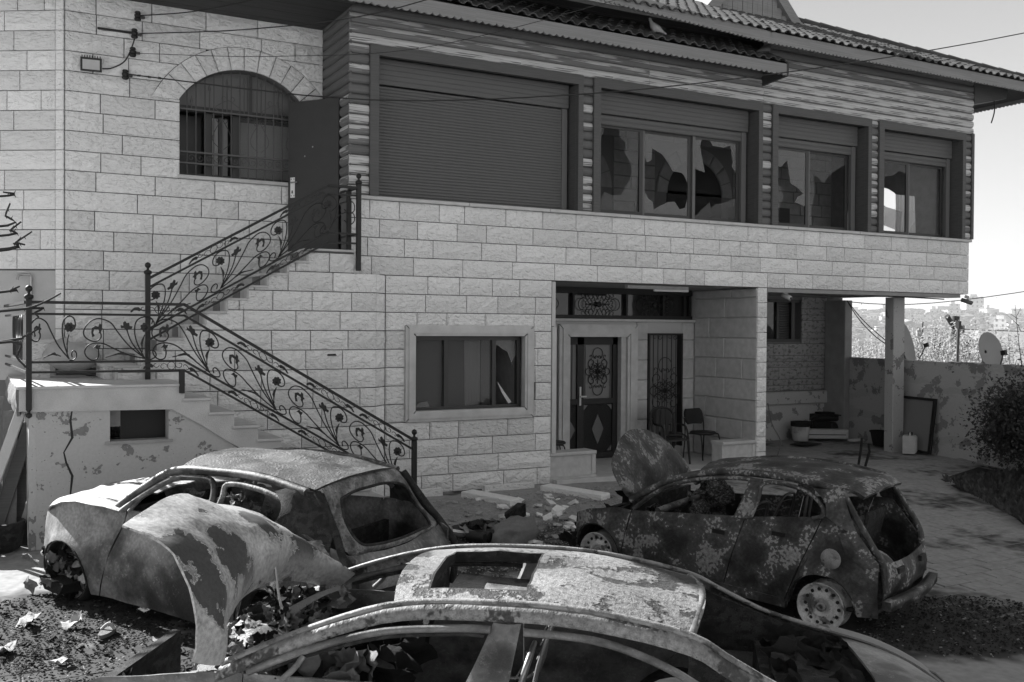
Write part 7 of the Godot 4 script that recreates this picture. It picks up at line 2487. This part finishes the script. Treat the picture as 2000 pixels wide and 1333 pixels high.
func car_front() -> void:
	var c := car_base("burnt_saloon", "nearest burnt saloon with an open sunroof hole, flaking pale roof and upturned bonnet", Vector3(3.328, -0.441, 8.151), 2.475)
	var cs := CarShape.new()
	cs.wheel_r = 0.33
	cs.wheels = [Vector2(-0.15, 0.26), Vector2(2.55, 0.26)]
	cs.half = 0.80
	cs.sill = 0.16
	cs.belt = [3.25, 0.66, 2.9, 0.80, 2.3, 0.90, 2.0, 0.92, 0.8, 0.95, -0.3, 0.96, -1.1, 0.93, -1.6, 0.78, -1.75, 0.66]
	cs.plan = [3.3, 0.74, 3.0, 0.92, 2.6, 0.99, 1.6, 1.0, 0.0, 0.99, -0.8, 0.95, -1.4, 0.87, -1.75, 0.72]
	var rail := tri3([2.2, 0.95, 0.74, 1.8, 1.13, 0.655, 1.36, 1.275, 0.56, 0.9, 1.325, 0.55, 0.4, 1.33, 0.545, -0.13, 1.255, 0.54, -0.36, 1.155, 0.57, -0.65, 1.03, 0.60, -1.06, 0.935, 0.62])
	for s in [-1.0, 1.0]:
		if s < 0:
			side_panel(c, cs, "front_wing", M.car1, s, 2.14, 2.10, 3.2, 3.2, 0.015, 20)
		side_panel(c, cs, "front_door", M.car1, s, 0.86, 0.86, 2.13, 2.09, 0.015, 14)
		side_panel(c, cs, "rear_door", M.car1, s, 0.1, -0.35, 0.85, 0.85, 0.015, 14)
		side_panel(c, cs, "rear_quarter", M.car1, s, -1.7, -1.7, 0.09, -0.36, 0.015, 26)
		for w in cs.wheels:
			arch_lip(c, cs, w, M.soot, s)
		# broad stepped roof rail: upper skin, gutter, door frame below
		var ru := []
		var rl := []
		var rf := []
		for i in rail.size():
			var p: Vector3 = rail[i]
			ru.append(Vector3(p.x, p.y + 0.012, p.z * s))
			rl.append(Vector3(p.x + 0.01, p.y - 0.065, (p.z + 0.055) * s))
		rail_tube(c, "roof_rail", ru, 0.02 if s < 0 else 0.013, M.car0, 34)
		part("rail_skin", between(ru, rl, 34, 5, Vector3(0, 0.015, 0.022 * s), 0.012, 0.008, 31), M.body0, c)
		for q in [[2.05, 0.945, 0.765], [1.78, 1.06, 0.715], [1.4, 1.175, 0.655], [1.0, 1.225, 0.635], [0.83, 1.232, 0.63]]:
			rf.append(Vector3(q[0], q[1], q[2] * s))
		rail_tube(c, "window_frame", rf, 0.02, M.car1, 22)
		var rf2 := []
		for q in [[2.0, 0.945, 0.75], [1.74, 1.045, 0.70], [1.38, 1.15, 0.645], [0.98, 1.195, 0.62], [0.86, 1.195, 0.62]]:
			rf2.append(Vector3(q[0], q[1], q[2] * s))
		rail_tube(c, "inner_frame", rf2, 0.014, M.soot, 22)
		var rf3 := []
		for q in [[0.66, 1.235, 0.63], [0.3, 1.225, 0.63], [0.0, 1.15, 0.645], [-0.25, 1.04, 0.67], [-0.42, 0.965, 0.69]]:
			rf3.append(Vector3(q[0], q[1], q[2] * s))
		rail_tube(c, "window_frame", rf3, 0.02, M.car1, 22)
		part("b_pillar", between(tri3([0.95, 0.94, 0.755 * s, 0.88, 1.1, 0.69 * s, 0.82, 1.26, 0.60 * s]), tri3([0.72, 0.95, 0.755 * s, 0.70, 1.1, 0.69 * s, 0.68, 1.265, 0.60 * s]), 10, 5, Vector3(0, 0, 0.02 * s), 0.04), M.car1, c)
		rail_tube(c, "mirror_strut", [Vector3(1.86, 0.93, 0.77 * s), Vector3(1.80, 0.99, 0.745 * s), Vector3(1.77, 1.04, 0.72 * s)], 0.016, M.car1, 6)
		# inner rear pillar: a dark sheet from the rail down to the parcel shelf
		part("c_pillar", between(tri3([-0.15, 1.21, 0.52 * s, -0.4, 1.11, 0.55 * s, -0.7, 1.0, 0.59 * s, -1.05, 0.92, 0.61 * s]), tri3([-0.15, 0.78, 0.62 * s, -0.4, 0.78, 0.63 * s, -0.7, 0.78, 0.64 * s, -1.05, 0.78, 0.64 * s]), 12, 5, Vector3.ZERO, 0.02, 0.0), M.soot, c)
		# outer rear shoulder
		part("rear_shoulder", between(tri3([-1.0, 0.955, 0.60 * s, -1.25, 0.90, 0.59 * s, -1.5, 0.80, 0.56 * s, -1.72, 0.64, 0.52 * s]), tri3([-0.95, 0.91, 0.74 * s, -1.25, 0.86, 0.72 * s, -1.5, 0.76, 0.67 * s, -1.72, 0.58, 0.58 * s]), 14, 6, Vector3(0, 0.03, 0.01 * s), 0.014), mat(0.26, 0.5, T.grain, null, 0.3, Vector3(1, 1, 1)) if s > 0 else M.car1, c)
	roof_skin(c, M.body0, tri3([1.36, 1.285, 0.52, 1.15, 1.315, 0.515, 0.9, 1.335, 0.51, 0.4, 1.34, 0.505, -0.17, 1.255, 0.50]), 0.055, 19, 17, [2, 8, 2, 13], 0.035, 10)
	# headliner pan seen through the sunroof hole
	part("roof_lining", boxmesh(Vector3(0.55, 1.19, -0.34), Vector3(1.2, 1.2, 0.34)), M.car1, c)
	# rear header roll
	rail_tube(c, "rear_header", [Vector3(-0.16, 1.25, -0.50), Vector3(-0.22, 1.30, 0.0), Vector3(-0.16, 1.25, 0.50)], 0.022, M.car1, 12)
	# parcel shelf, seat back and boot well with charred contents
	part("seat_back", boxmesh(Vector3(-0.62, 0.35, -0.62), Vector3(-0.56, 0.86, 0.62)), M.soot, c)
	part("boot_floor", boxmesh(Vector3(-1.7, 0.4, -0.62), Vector3(-0.6, 0.43, 0.62)), M.soot, c)
	part("boot_box", between(tri3([-0.62, 0.90, -0.5, -0.62, 0.92, 0.1, -0.64, 0.88, 0.55]), tri3([-1.1, 0.84, -0.5, -1.12, 0.86, 0.1, -1.08, 0.84, 0.5]), 14, 12, Vector3(0, 0.04, 0), 0.05, 0.10, 33), M.soot, c)
	junk(c, "boot_scrap", Vector3(-1.05, 0.88, -0.45), Vector3(-0.65, 0.94, 0.5), 14, 0.04, 0.12, M.char)
	part("rear_deck", between(tri3([-1.06, 0.925, -0.62, -1.13, 0.945, 0.0, -1.06, 0.925, 0.62]), tri3([-1.62, 0.70, -0.57, -1.76, 0.74, 0.0, -1.62, 0.70, 0.57]), 18, 10, Vector3(-0.02, 0.045, 0), 0.014, 0.01, 50), M.deck, c)
	part("rear_panel", between(tri3([-1.72, 0.62, -0.55, -1.8, 0.64, 0.0, -1.72, 0.62, 0.55]), tri3([-1.72, 0.2, -0.6, -1.8, 0.2, 0.0, -1.72, 0.2, 0.6]), 10, 5, Vector3(-0.04, 0, 0), 0.014), M.car1, c)
	# upturned bonnet seen from behind
	var t := deg_to_rad(55.0)
	var bn := Vector3(-sin(t), cos(t), 0)
	var bxf := Transform3D(Basis(Vector3(0, 0, 1), Vector3(cos(t), sin(t), 0), bn), Vector3(2.15, 0.93, 0))
	var inv := bxf.affine_inverse()
	var ba := []
	var bb := []
	for p in tri3([2.677, 1.683, -0.87, 2.69, 1.70, -0.665, 2.70, 1.71, -0.292, 2.63, 1.60, 0.015, 2.53, 1.46, 0.385, 2.39, 1.26, 0.548, 2.25, 1.07, 0.663, 2.15, 0.93, 0.72]):
		ba.append(inv * p)
	for p in tri3([2.24, 1.058, -0.979, 2.18, 0.978, -0.79, 2.235, 1.055, -0.66, 2.275, 1.11, -0.50, 2.303, 1.148, -0.22, 2.29, 1.12, 0.15, 2.20, 1.0, 0.5, 2.124, 0.893, 0.715]):
		bb.append(inv * p)
	part("bonnet", between(ba, bb, 44, 18, Vector3(0, 0, 0.19), 0.012, 0.035, 40), M.bonnet_paint, c, bxf)
	# scuttle strewn with curled pale scraps, and the open engine bay before it
	part("scuttle", between(tri3([2.42, 0.88, -0.7, 2.42, 0.92, 0.0, 2.25, 0.90, 0.6]), tri3([1.98, 0.86, -0.66, 1.92, 0.92, 0.0, 1.92, 0.90, 0.6]), 16, 8, Vector3(0, 0.05, 0), 0.02, 0.09, 44), M.car2, c)
	junk(c, "scuttle_scrap", Vector3(2.0, 0.93, -0.7), Vector3(2.42, 1.0, 0.1), 70, 0.012, 0.05, M.ash)
	junk(c, "scuttle_scrap", Vector3(2.0, 0.94, -0.7), Vector3(2.4, 1.01, 0.4), 50, 0.015, 0.06, M.char)
	junk(c, "scuttle_scrap", Vector3(1.95, 0.94, -0.1), Vector3(2.3, 1.0, 0.55), 40, 0.012, 0.05, M.car1)
	part("wiper_shell", between(tri3([2.2, 0.98, -0.1, 2.1, 1.0, 0.2, 2.0, 1.0, 0.45]), tri3([2.12, 0.98, -0.1, 2.03, 1.02, 0.2, 1.98, 1.0, 0.45]), 8, 4, Vector3(0, 0.03, 0), 0.01), M.ash, c)
	rail_tube(c, "wiper_arm", [Vector3(2.18, 0.96, 0.02), Vector3(2.22, 1.1, 0.03), Vector3(2.25, 1.24, 0.05)], 0.008, M.steel, 6)
	part("front_panel", boxmesh(Vector3(3.1, 0.2, -0.55), Vector3(3.16, 0.6, 0.55)), M.soot, c)
	junk(c, "engine_scrap", Vector3(2.5, 0.5, -0.6), Vector3(3.0, 0.68, -0.1), 16, 0.03, 0.08, M.char)
	common_inside(c, -0.6, 2.05, 0.68, 0.2, 0.86)
	junk(c, "dash_scrap", Vector3(1.35, 0.75, -0.6), Vector3(1.95, 0.9, 0.6), 20, 0.06, 0.16, M.char)
	junk(c, "dash_ash", Vector3(1.5, 0.85, -0.65), Vector3(1.9, 0.92, -0.2), 8, 0.05, 0.12, M.ash)
	seat_frame(c, Vector3(1.0, 0.5, -0.36), M.steel)
	seat_frame(c, Vector3(0.95, 0.5, 0.36), M.steel)
	rail_tube(c, "steering_ring", [Vector3(1.42, 0.62, -0.36), Vector3(1.46, 0.72, -0.52), Vector3(1.52, 0.86, -0.36), Vector3(1.46, 0.72, -0.2), Vector3(1.42, 0.62, -0.36)], 0.012, M.iron_grey, 20)
	rail_tube(c, "steering_column", [Vector3(1.47, 0.74, -0.36), Vector3(1.85, 0.62, -0.36)], 0.03, M.car2, 4)
	for s in [-1.0, 1.0]:
		wheel(c, Vector3(-0.15, 0.24, s * 0.68), s, 0.22, false)
		wheel(c, Vector3(2.55, 0.24, s * 0.68), s, 0.22, false)

func leaf_cloud(called: String, pts: Array[Transform3D], m: Material, parent: Node3D) -> void:
	var lm := MB.new()
	lm.flat()
	lm.quad(Vector3(0, 0, 0), Vector3(0.35, 0.1, 0.5), Vector3(0, 0, 1), Vector3(-0.35, 0.1, 0.5))
	var mm := MultiMesh.new()
	mm.transform_format = MultiMesh.TRANSFORM_3D
	mm.mesh = lm.done()
	mm.instance_count = pts.size()
	for i in pts.size():
		mm.set_instance_transform(i, pts[i])
	var mi := MultiMeshInstance3D.new()
	mi.name = called
	mi.multimesh = mm
	mi.material_override = m
	parent.add_child(mi, true)
	stuff(mi)

func leaf_at(p: Vector3, s: float) -> Transform3D:
	return Transform3D(Basis.from_euler(Vector3(rng.randf_range(-1.2, 1.2), rng.randf() * TAU, rng.randf_range(-0.6, 0.6))).scaled(Vector3(s, s, s)), p)

# crown of leaf clumps on limbs
func bush(called: String, label: String, category: String, at: Vector3, size: Vector3, limbs: int, leaves: int, ls: float, m: Material, bare: int, group := "") -> void:
	var o := thing(called, label, category, at, group)
	var tm := MB.new()
	tm.tube(PackedVector3Array([Vector3(0, -0.3, 0), Vector3(0.02, size.y * 0.2, 0)]), size.x * 0.05, 6, size.x * 0.035)
	var pts: Array[Transform3D] = []
	for i in limbs:
		var a := TAU * i / limbs + rng.randf_range(-0.4, 0.4)
		var up := rng.randf_range(0.25, 1.0)
		var out := sqrt(maxf(0.05, 1.0 - pow(up * 2 - 1.0, 2))) * rng.randf_range(0.6, 1.0)
		var tip := Vector3(cos(a) * out * size.x / 2, up * size.y, sin(a) * out * size.z / 2)
		var mid := tip * 0.5 + Vector3(0, size.y * 0.08, 0)
		tm.tube(curve([Vector3(0, size.y * 0.12, 0), mid, tip], 6), size.x * 0.008, 4, size.x * 0.002, false)
		var clump := rng.randf_range(0.14, 0.24) * (size.x + size.z) / 2
		for k in leaves / limbs:
			var d := Vector3(rng.randfn(), rng.randfn(), rng.randfn()) * clump * 0.5
			pts.append(leaf_at(tip.lerp(mid, rng.randf() * 0.7) + d, ls * rng.randf_range(0.6, 1.3)))
	part("branches", tm.done(), M.bark, o)
	leaf_cloud("foliage", pts, m, o)
	for i in bare:
		var a := rng.randf() * TAU
		var tip := Vector3(cos(a) * size.x * rng.randf_range(0.15, 0.55), size.y * rng.randf_range(1.05, 1.45), sin(a) * size.z * 0.4)
		var b := MB.new()
		b.tube(curve([Vector3(0, size.y * 0.3, 0), tip * Vector3(0.7, 0.6, 0.7), tip], 7), 0.012, 4, 0.003, false)
		for k in 6:
			var f := rng.randf_range(0.5, 0.95)
			var p := Vector3(0, size.y * 0.3, 0).lerp(tip, f)
			b.tube(PackedVector3Array([p, p + Vector3(rng.randf_range(-0.2, 0.2), rng.randf_range(0.08, 0.25), rng.randf_range(-0.2, 0.2))]), 0.006, 3, 0.002, false)
		part("twig", b.done(), M.twig, o)

func at_dir(deg: float, dist: float, y: float) -> Vector3:
	return Vector3(sin(deg_to_rad(deg)) * dist, y, 12.59 - cos(deg_to_rad(deg)) * dist)

func build_background() -> void:
	M.olive = mat(0.2, 0.6)
	M.olive.backlight_enabled = true
	M.olive.backlight = lin(0.4)
	M.leaf_dark = mat(0.04, 0.55)
	M.leaf_dark.backlight_enabled = true
	M.leaf_dark.backlight = lin(0.04)
	# garden at the right
	var soil := MB.new()
	soil.prism(v2([13.6, -2.0, 15.2, -1.5, 15.3, -7.5, 11.6, -6.5, 11.75, -5.2, 11.95, -4.6, 12.3, -4.2, 12.6, -3.7, 13.0, -3.2, 13.15, -2.7]), -0.06, 0.006, Transform3D(Basis(Vector3.RIGHT, Vector3(0, 0.06, -1).normalized(), Vector3(0, 1, 0.06).normalized()), Vector3(0, 0.045, 0.0)))
	setting("garden_bed", soil.done(), mat(0.05, 0.95, T.grain, T.grain_h, 3.0, Vector3(2, 2, 2)))
	var gp: Array[Transform3D] = []
	for i in 9000:
		var x := rng.randf_range(11.9, 15.2)
		var z := rng.randf_range(2.3, 6.5)
		if x < 11.9 + maxf(0.0, 4.6 - z) * 0.62:
			continue
		var s := rng.randf_range(0.05, 0.14)
		gp.append(Transform3D(Basis.from_euler(Vector3(-1.2 + rng.randf_range(-0.4, 0.4), rng.randf() * TAU, 0)).scaled(Vector3(s * 0.4, s, s)), Vector3(x, gy(z) + 0.05, z)))
	var gh := Node3D.new()
	gh.name = "garden_plants"
	add_child(gh)
	tag(gh, "low dark grass and weeds growing in the garden bed at the right", "grass")
	stuff(gh)
	leaf_cloud("blades", gp, M.leaf_dark, gh)
	bush("dark_bush", "dark leafy bush before the peeling wall at the right edge", "bush", Vector3(15.35, -0.15, 2.6), Vector3(2.0, 2.0, 2.0), 60, 20000, 0.06, M.leaf_dark, 10)
	bush("dark_bush", "lower dark bush at the right edge beside the garden bed", "bush", Vector3(15.0, -0.3, 4.1), Vector3(1.8, 1.2, 1.8), 40, 12000, 0.06, M.leaf_dark, 2)
	# dishes
	for q in [[Vector3(16.45, 1.98, -1.22), 0.46, 0.75, "satellite dish behind the wall beside the column, seen almost edge on", 0.4], [Vector3(16.05, 1.92, 1.0), 0.34, 0.6, "satellite dish behind the wall near the dark bush", -0.1], [at_dir(50.85, 55, 1.9), 0.55, 0.55, "small distant satellite dish on the low roof", 0.4]]:
		var d := thing("satellite_dish", q[3], "satellite dish", q[0])
		d.basis = Basis(Vector3.UP, q[4]) * Basis(Vector3.RIGHT, -0.25)
		var g: Array = []
		for i in 7:
			var row := PackedVector3Array()
			for k in 21:
				var a := TAU * k / 20.0
				var r: float = q[1] * i / 6.0
				row.append(Vector3(cos(a) * r * 0.86, sin(a) * r, 0.35 * r * r / q[1]))
			g.append(row)
		var m := MB.new()
		m.sheet(g, 0.008)
		part("reflector", m.done(), mat(0.3, 0.6), d)
		part("mast", barmesh(PackedVector3Array([Vector3(0, 0, -0.05), Vector3(0, -1.2, -0.12)]), 0.025, 6), M.iron_grey, d)
		part("arm", barmesh(PackedVector3Array([Vector3(0, -q[1] * 0.9, 0.25), Vector3(0, -0.1, q[1] * 1.1)]), 0.012, 5), M.iron_grey, d)
		part("receiver", boxmesh(Vector3(-0.03, -0.14, q[1] * 1.1 - 0.04), Vector3(0.03, -0.06, q[1] * 1.1 + 0.05)), M.iron, d)
	# olive trees beyond the wall
	for q in [[47.2, 34, 2.2, 3.4], [48.4, 38, 2.1, 3.2], [50.0, 40, 1.9, 4.2], [51.4, 34, 2.75, 3.6], [52.6, 36, 2.3, 3.8], [54.0, 33, 2.4, 4.0], [55.4, 36, 2.5, 4.0], [49.2, 30, 1.35, 3.0], [53.2, 28, 1.5, 3.0]]:
		bush("olive_tree", "sunlit pale leaved tree beyond the boundary wall", "tree", at_dir(q[0], q[1], -2.2), Vector3(q[3], 2.0 + q[2], q[3]), 40, 9000, 0.09, M.olive, 0, "pale trees beyond the wall")
	# posts with wires
	var up := thing("utility_pole", "crooked wooden utility pole with stubby cross arms beyond the wall", "pole", at_dir(52.75, 60, -2.1))
	part("post", barmesh(PackedVector3Array([Vector3(-0.5, 0, 0), Vector3(0.0, 5.2, 0)]), 0.2, 8), M.twig, up)
	part("cross_arm", barmesh(PackedVector3Array([Vector3(-1.0, 5.2, 0.2), Vector3(-0.3, 4.6, 0.1), Vector3(0.4, 4.3, 0)]), 0.14, 6), M.twig, up)
	part("insulator", boxmesh(Vector3(0.2, 4.3, -0.1), Vector3(0.6, 4.7, 0.1)), M.bark, up)
	var sp := thing("metal_post", "slim straight metal post standing just behind the wall", "pole", at_dir(52.85, 26, -1.0))
	part("post", barmesh(PackedVector3Array([Vector3(-0.12, 0, 0), Vector3(0.03, 3.5, 0)]), 0.035, 6), M.iron_grey, sp)
	part("lamp_head", boxmesh(Vector3(-0.02, 3.35, -0.04), Vector3(0.07, 3.53, 0.04)), M.iron, sp)
	var pt := at_dir(52.75, 60, -2.1) + Vector3(0, 4.5, 0)
	for q in [[at_dir(40, 90, 4.0), "distant power line running left from the crooked pole"], [at_dir(62, 70, 3.3), "distant power line running right from the crooked pole"], [at_dir(57, 45, 1.5), "slack distant wire falling to the right of the crooked pole"]]:
		var b: Vector3 = q[0]
		single("power_line", barmesh(curve([pt, pt.lerp(b, 0.5) - Vector3(0, 0.5, 0), b], 14), 0.03, 4), M.cable, q[1], "wire")
	single("power_line", barmesh(curve([at_dir(40, 60, 5.2), at_dir(50, 66, 3.9), at_dir(60, 70, 5.6)], 20), 0.035, 4), M.cable, "high cable leaving the house corner over the far hills", "wire")
	# low roof with water tank
	var sh := thing("far_house", "low flat roofed house beyond the wall with pillars on its roof", "house", at_dir(51.1, 62, -3.0))
	sh.rotation.y = -0.6
	part("wall", boxmesh(Vector3(-4, 0, -3), Vector3(4, 3.0, 3)), M.concrete, sh)
	part("roof", boxmesh(Vector3(-4.3, 3.0, -3.3), Vector3(4.3, 3.25, 3.3)), M.concrete, sh)
	for k in 3:
		part("pillar", boxmesh(Vector3(-1.5 + 1.6 * k, 3.25, 1.8), Vector3(-1.2 + 1.6 * k, 4.8, 2.1)), M.char, sh)
	for k in 2:
		part("window", boxmesh(Vector3(-2 + 2.6 * k, 1.0, 3.0), Vector3(-0.8 + 2.6 * k, 2.2, 3.03)), M.char, sh)
	var wt := thing("water_tank", "white upright water tank on a thin stand beyond the wall", "water tank", at_dir(50.15, 48, -2.9))
	var wm := MB.new()
	wm.lathe(v2([0.5, 0, 0.55, 0.06, 0.55, 1.5, 0.45, 1.65, 0.1, 1.7]), 14, Transform3D(Basis(), Vector3(0, 4.0, 0)))
	part("tank", wm.done(), M.white, wt)
	for k in 4:
		part("leg", barmesh(PackedVector3Array([Vector3(-0.45 if k % 2 else 0.45, 0, -0.45 if k < 2 else 0.45), Vector3(-0.45 if k % 2 else 0.45, 4.0, -0.45 if k < 2 else 0.45)]), 0.04, 5), M.white, wt)
	part("deck", boxmesh(Vector3(-0.6, 3.9, -0.6), Vector3(0.6, 4.0, 0.6)), M.white, wt)
	part("pipe", barmesh(PackedVector3Array([Vector3(0.95, 0, 0.3), Vector3(0.95, 5.6, 0.3)]), 0.03, 5), M.iron, wt)
	# houses on the far hillside
	var hr := RandomNumberGenerator.new()
	hr.seed = 5
	var wall_m := [mat(0.5, 0.9), mat(0.42, 0.9), mat(0.6, 0.9)]
	for i in 52:
		var deg := hr.randf_range(46.6, 57.0)
		var r := hr.randf_range(430.0, 790.0)
		if i % 4 != 0:
			r = hr.randf_range(560.0, 790.0)
		var base := hill_y(deg, r)
		var tower := i < 3
		if tower:
			deg = [53.55, 49.9, 50.3][i]
			r = [785.0, 640.0, 650.0][i]
			base = hill_y(deg, r)
		var w := hr.randf_range(4.5, 9.0)
		var d := hr.randf_range(5.0, 9.0)
		var h := hr.randf_range(3.0, 6.5)
		if tower:
			w = [12.0, 9.0, 8.0][i]
			h = [15.0, 16.0, 13.0][i]
		var o := thing("hill_house", ["tower block standing on the ridge of the far hill", "left one of two tall pale blocks halfway up the far hill", "right one of two tall pale blocks halfway up the far hill"][i] if tower else "small pale flat roofed house on the far hillside", "house", at_dir(deg, r, base - 1.5), "" if tower else "houses on the far hillside")
		o.rotation.y = -deg_to_rad(deg) + hr.randf_range(-0.7, 0.7)
		part("wall", boxmesh(Vector3(-w / 2, 0, -d / 2), Vector3(w / 2, h, d / 2)), wall_m[i % 3], o)
		part("roof", boxmesh(Vector3(-w / 2 - 0.2, h, -d / 2 - 0.2), Vector3(w / 2 + 0.2, h + 0.4, d / 2 + 0.2)), wall_m[(i + 1) % 3], o)
		if i % 3 == 0:
			part("stair_house", boxmesh(Vector3(-w / 5, h + 0.4, -1.2), Vector3(w / 5, h + 2.4, 1.2)), wall_m[i % 3], o)
		var rows := maxi(1, int(h / 3.0))
		var cols := maxi(2, int(w / 2.8))
		for a in rows:
			for b in cols:
				var wx := lerpf(-w / 2, w / 2, (b + 0.5) / cols)
				part("window", boxmesh(Vector3(wx - 0.55, a * 3.0 + 2.2, d / 2), Vector3(wx + 0.55, a * 3.0 + 3.6, d / 2 + 0.06)), M.char, o)
	# scattered trees on the far hill: one mass
	var fp: Array[Transform3D] = []
	for i in 2600:
		var deg := hr.randf_range(46.0, 58.0)
		var r := hr.randf_range(340.0, 800.0)
		var s := hr.randf_range(1.2, 3.2)
		fp.append(Transform3D(Basis(Vector3.UP, hr.randf() * TAU).scaled(Vector3(s, s * 0.8, s)), at_dir(deg, r, hill_y(deg, r) + 0.4)))
	var fm := MultiMesh.new()
	fm.transform_format = MultiMesh.TRANSFORM_3D
	fm.mesh = rubble_mesh(55)
	fm.instance_count = fp.size()
	for i in fp.size():
		fm.set_instance_transform(i, fp[i])
	var fi := MultiMeshInstance3D.new()
	fi.name = "hill_trees"
	fi.multimesh = fm
	fi.material_override = mat(0.06, 0.9)
	add_child(fi)
	tag(fi, "scattered dark trees covering the far hillside", "trees")
	stuff(fi)
	# bare tree at the left whose twigs reach into the picture
	var bt := thing("bare_tree", "dark bare thorny branches reaching in from the left edge", "tree", Vector3(-1.1, 0, 2.6))
	part("trunk", barmesh(PackedVector3Array([Vector3(-0.35, -0.2, 0.3), Vector3(-0.3, 1.2, 0.25), Vector3(-0.1, 2.6, 0.1)]), 0.09, 8), M.bark, bt)
	var twigs := [[0.27, 3.21, 0.31, 3.32, 0.35, 3.43], [0.27, 3.12, 0.35, 3.18, 0.44, 3.26], [0.27, 2.98, 0.4, 3.07, 0.53, 3.17], [0.27, 2.99, 0.38, 3.05, 0.47, 3.04], [0.27, 2.6, 0.35, 2.62, 0.43, 2.66], [0.27, 2.43, 0.48, 2.45, 0.63, 2.51, 0.78, 2.6], [0.27, 2.14, 0.46, 2.19, 0.58, 2.26], [0.29, 2.14, 0.4, 1.99, 0.51, 1.87], [0.27, 3.49, 0.29, 3.53], [0.48, 2.45, 0.55, 2.41, 0.59, 2.37]]
	for i in twigs.size():
		var t: Array = twigs[i]
		var pts := [Vector3(-1.1 + 0.0, 0, 2.6) * 0.0]
		pts.clear()
		var first := Vector3(t[0], t[1], 2.2 + 0.04 * (i % 4)) - bt.position
		pts.append(Vector3(-0.2, first.y - 0.25, 0.05))
		for k in range(0, t.size(), 2):
			pts.append(Vector3(t[k], t[k + 1], 2.2 + 0.04 * (i % 4)) - bt.position)
		var b := MB.new()
		var cv := curve(pts, 12)
		b.tube(cv, 0.016, 5, 0.008)
		for k in 5:
			var p: Vector3 = cv[5 + k]
			b.tube(PackedVector3Array([p, p + Vector3(0.012, 0.03 if k % 2 else -0.028, 0.01)]), 0.008, 3, 0.002)
		part("branch", b.done(), M.twig, bt)

func hill_y(deg: float, r: float) -> float:
	var ang := deg_to_rad(deg)
	var y := -0.9 - 26.0 * smoothstep(30.0, 260.0, r)
	var x := sin(ang) * r
	var z := 12.6 - cos(ang) * r
	if r > 330.0:
		y += 51.0 * smoothstep(330.0, 800.0, r) * (0.86 + 0.1 * sin(ang * 5.0 + 1.0)) + hill_noise().get_noise_2d(x, z) * 9.0 * smoothstep(330.0, 600.0, r)
	return y

var _hn: FastNoiseLite
func hill_noise() -> FastNoiseLite:
	if _hn == null:
		_hn = noise(70, 0.006, 4)
	return _hn

func build_haze() -> void:
	var fm := FogMaterial.new()
	fm.density = 0.0009
	fm.albedo = lin(0.7)
	var fv := FogVolume.new()
	fv.name = "valley_haze"
	fv.shape = RenderingServer.FOG_VOLUME_SHAPE_BOX
	fv.size = Vector3(1500, 60, 900)
	fv.material = fm
	add_child(fv)
	fv.position = Vector3(790, -8, -350)
	stuff(fv)
	tag(fv, "pale haze hanging over the valley before the far hill", "haze")

func _ready() -> void:
	rng.seed = 7
	# --- camera, sky, sun, exposure
	var cam := Camera3D.new()
	cam.name = "camera"
	cam.transform = Transform3D(Basis(Vector3(0.877131, 0.006093, 0.480212), Vector3(0.000818, 0.999899, -0.014181), Vector3(-0.480250, 0.012832, 0.877038)), Vector3(0.000000, 2.294062, 12.589997))
	cam.fov = 37.85
	cam.near = 0.05
	cam.far = 6000.0
	add_child(cam)
	var sky_m := ProceduralSkyMaterial.new()
	sky_m.sky_top_color = lin(0.13)
	sky_m.sky_horizon_color = lin(0.42)
	sky_m.sky_curve = 0.16
	sky_m.ground_bottom_color = lin(0.2)
	sky_m.ground_horizon_color = lin(0.5)
	sky_m.sun_angle_max = 20.0
	var sky := Sky.new()
	sky.sky_material = sky_m
	var env := Environment.new()
	env.background_mode = Environment.BG_SKY
	env.sky = sky
	env.tonemap_mode = Environment.TONE_MAPPER_LINEAR
	env.tonemap_exposure = 2.9
	env.sdfgi_enabled = true
	env.ssao_enabled = true
	env.ssil_enabled = true
	env.fog_enabled = true
	env.fog_density = 0.00006
	env.volumetric_fog_enabled = true
	env.volumetric_fog_density = 0.0
	env.fog_light_color = lin(0.85)
	var we := WorldEnvironment.new()
	we.name = "environment"
	we.environment = env
	add_child(we)
	var sun := DirectionalLight3D.new()
	sun.name = "sun"
	sun.light_energy = 1.6
	sun.light_color = Color(1, 1, 1)
	sun.light_angular_distance = 0.5
	sun.shadow_enabled = true
	add_child(sun)
	var s := Vector3(-0.5, 0.0, -1.0).normalized() * cos(deg_to_rad(34.0)) + Vector3.UP * sin(deg_to_rad(34.0))
	sun.look_at_from_position(Vector3.ZERO, -s, Vector3.UP)
	make_textures()
	make_materials()
	build_ground()
	build_house()
	build_stairs()
	build_yard()
	build_cars()
	build_background()
	build_haze()
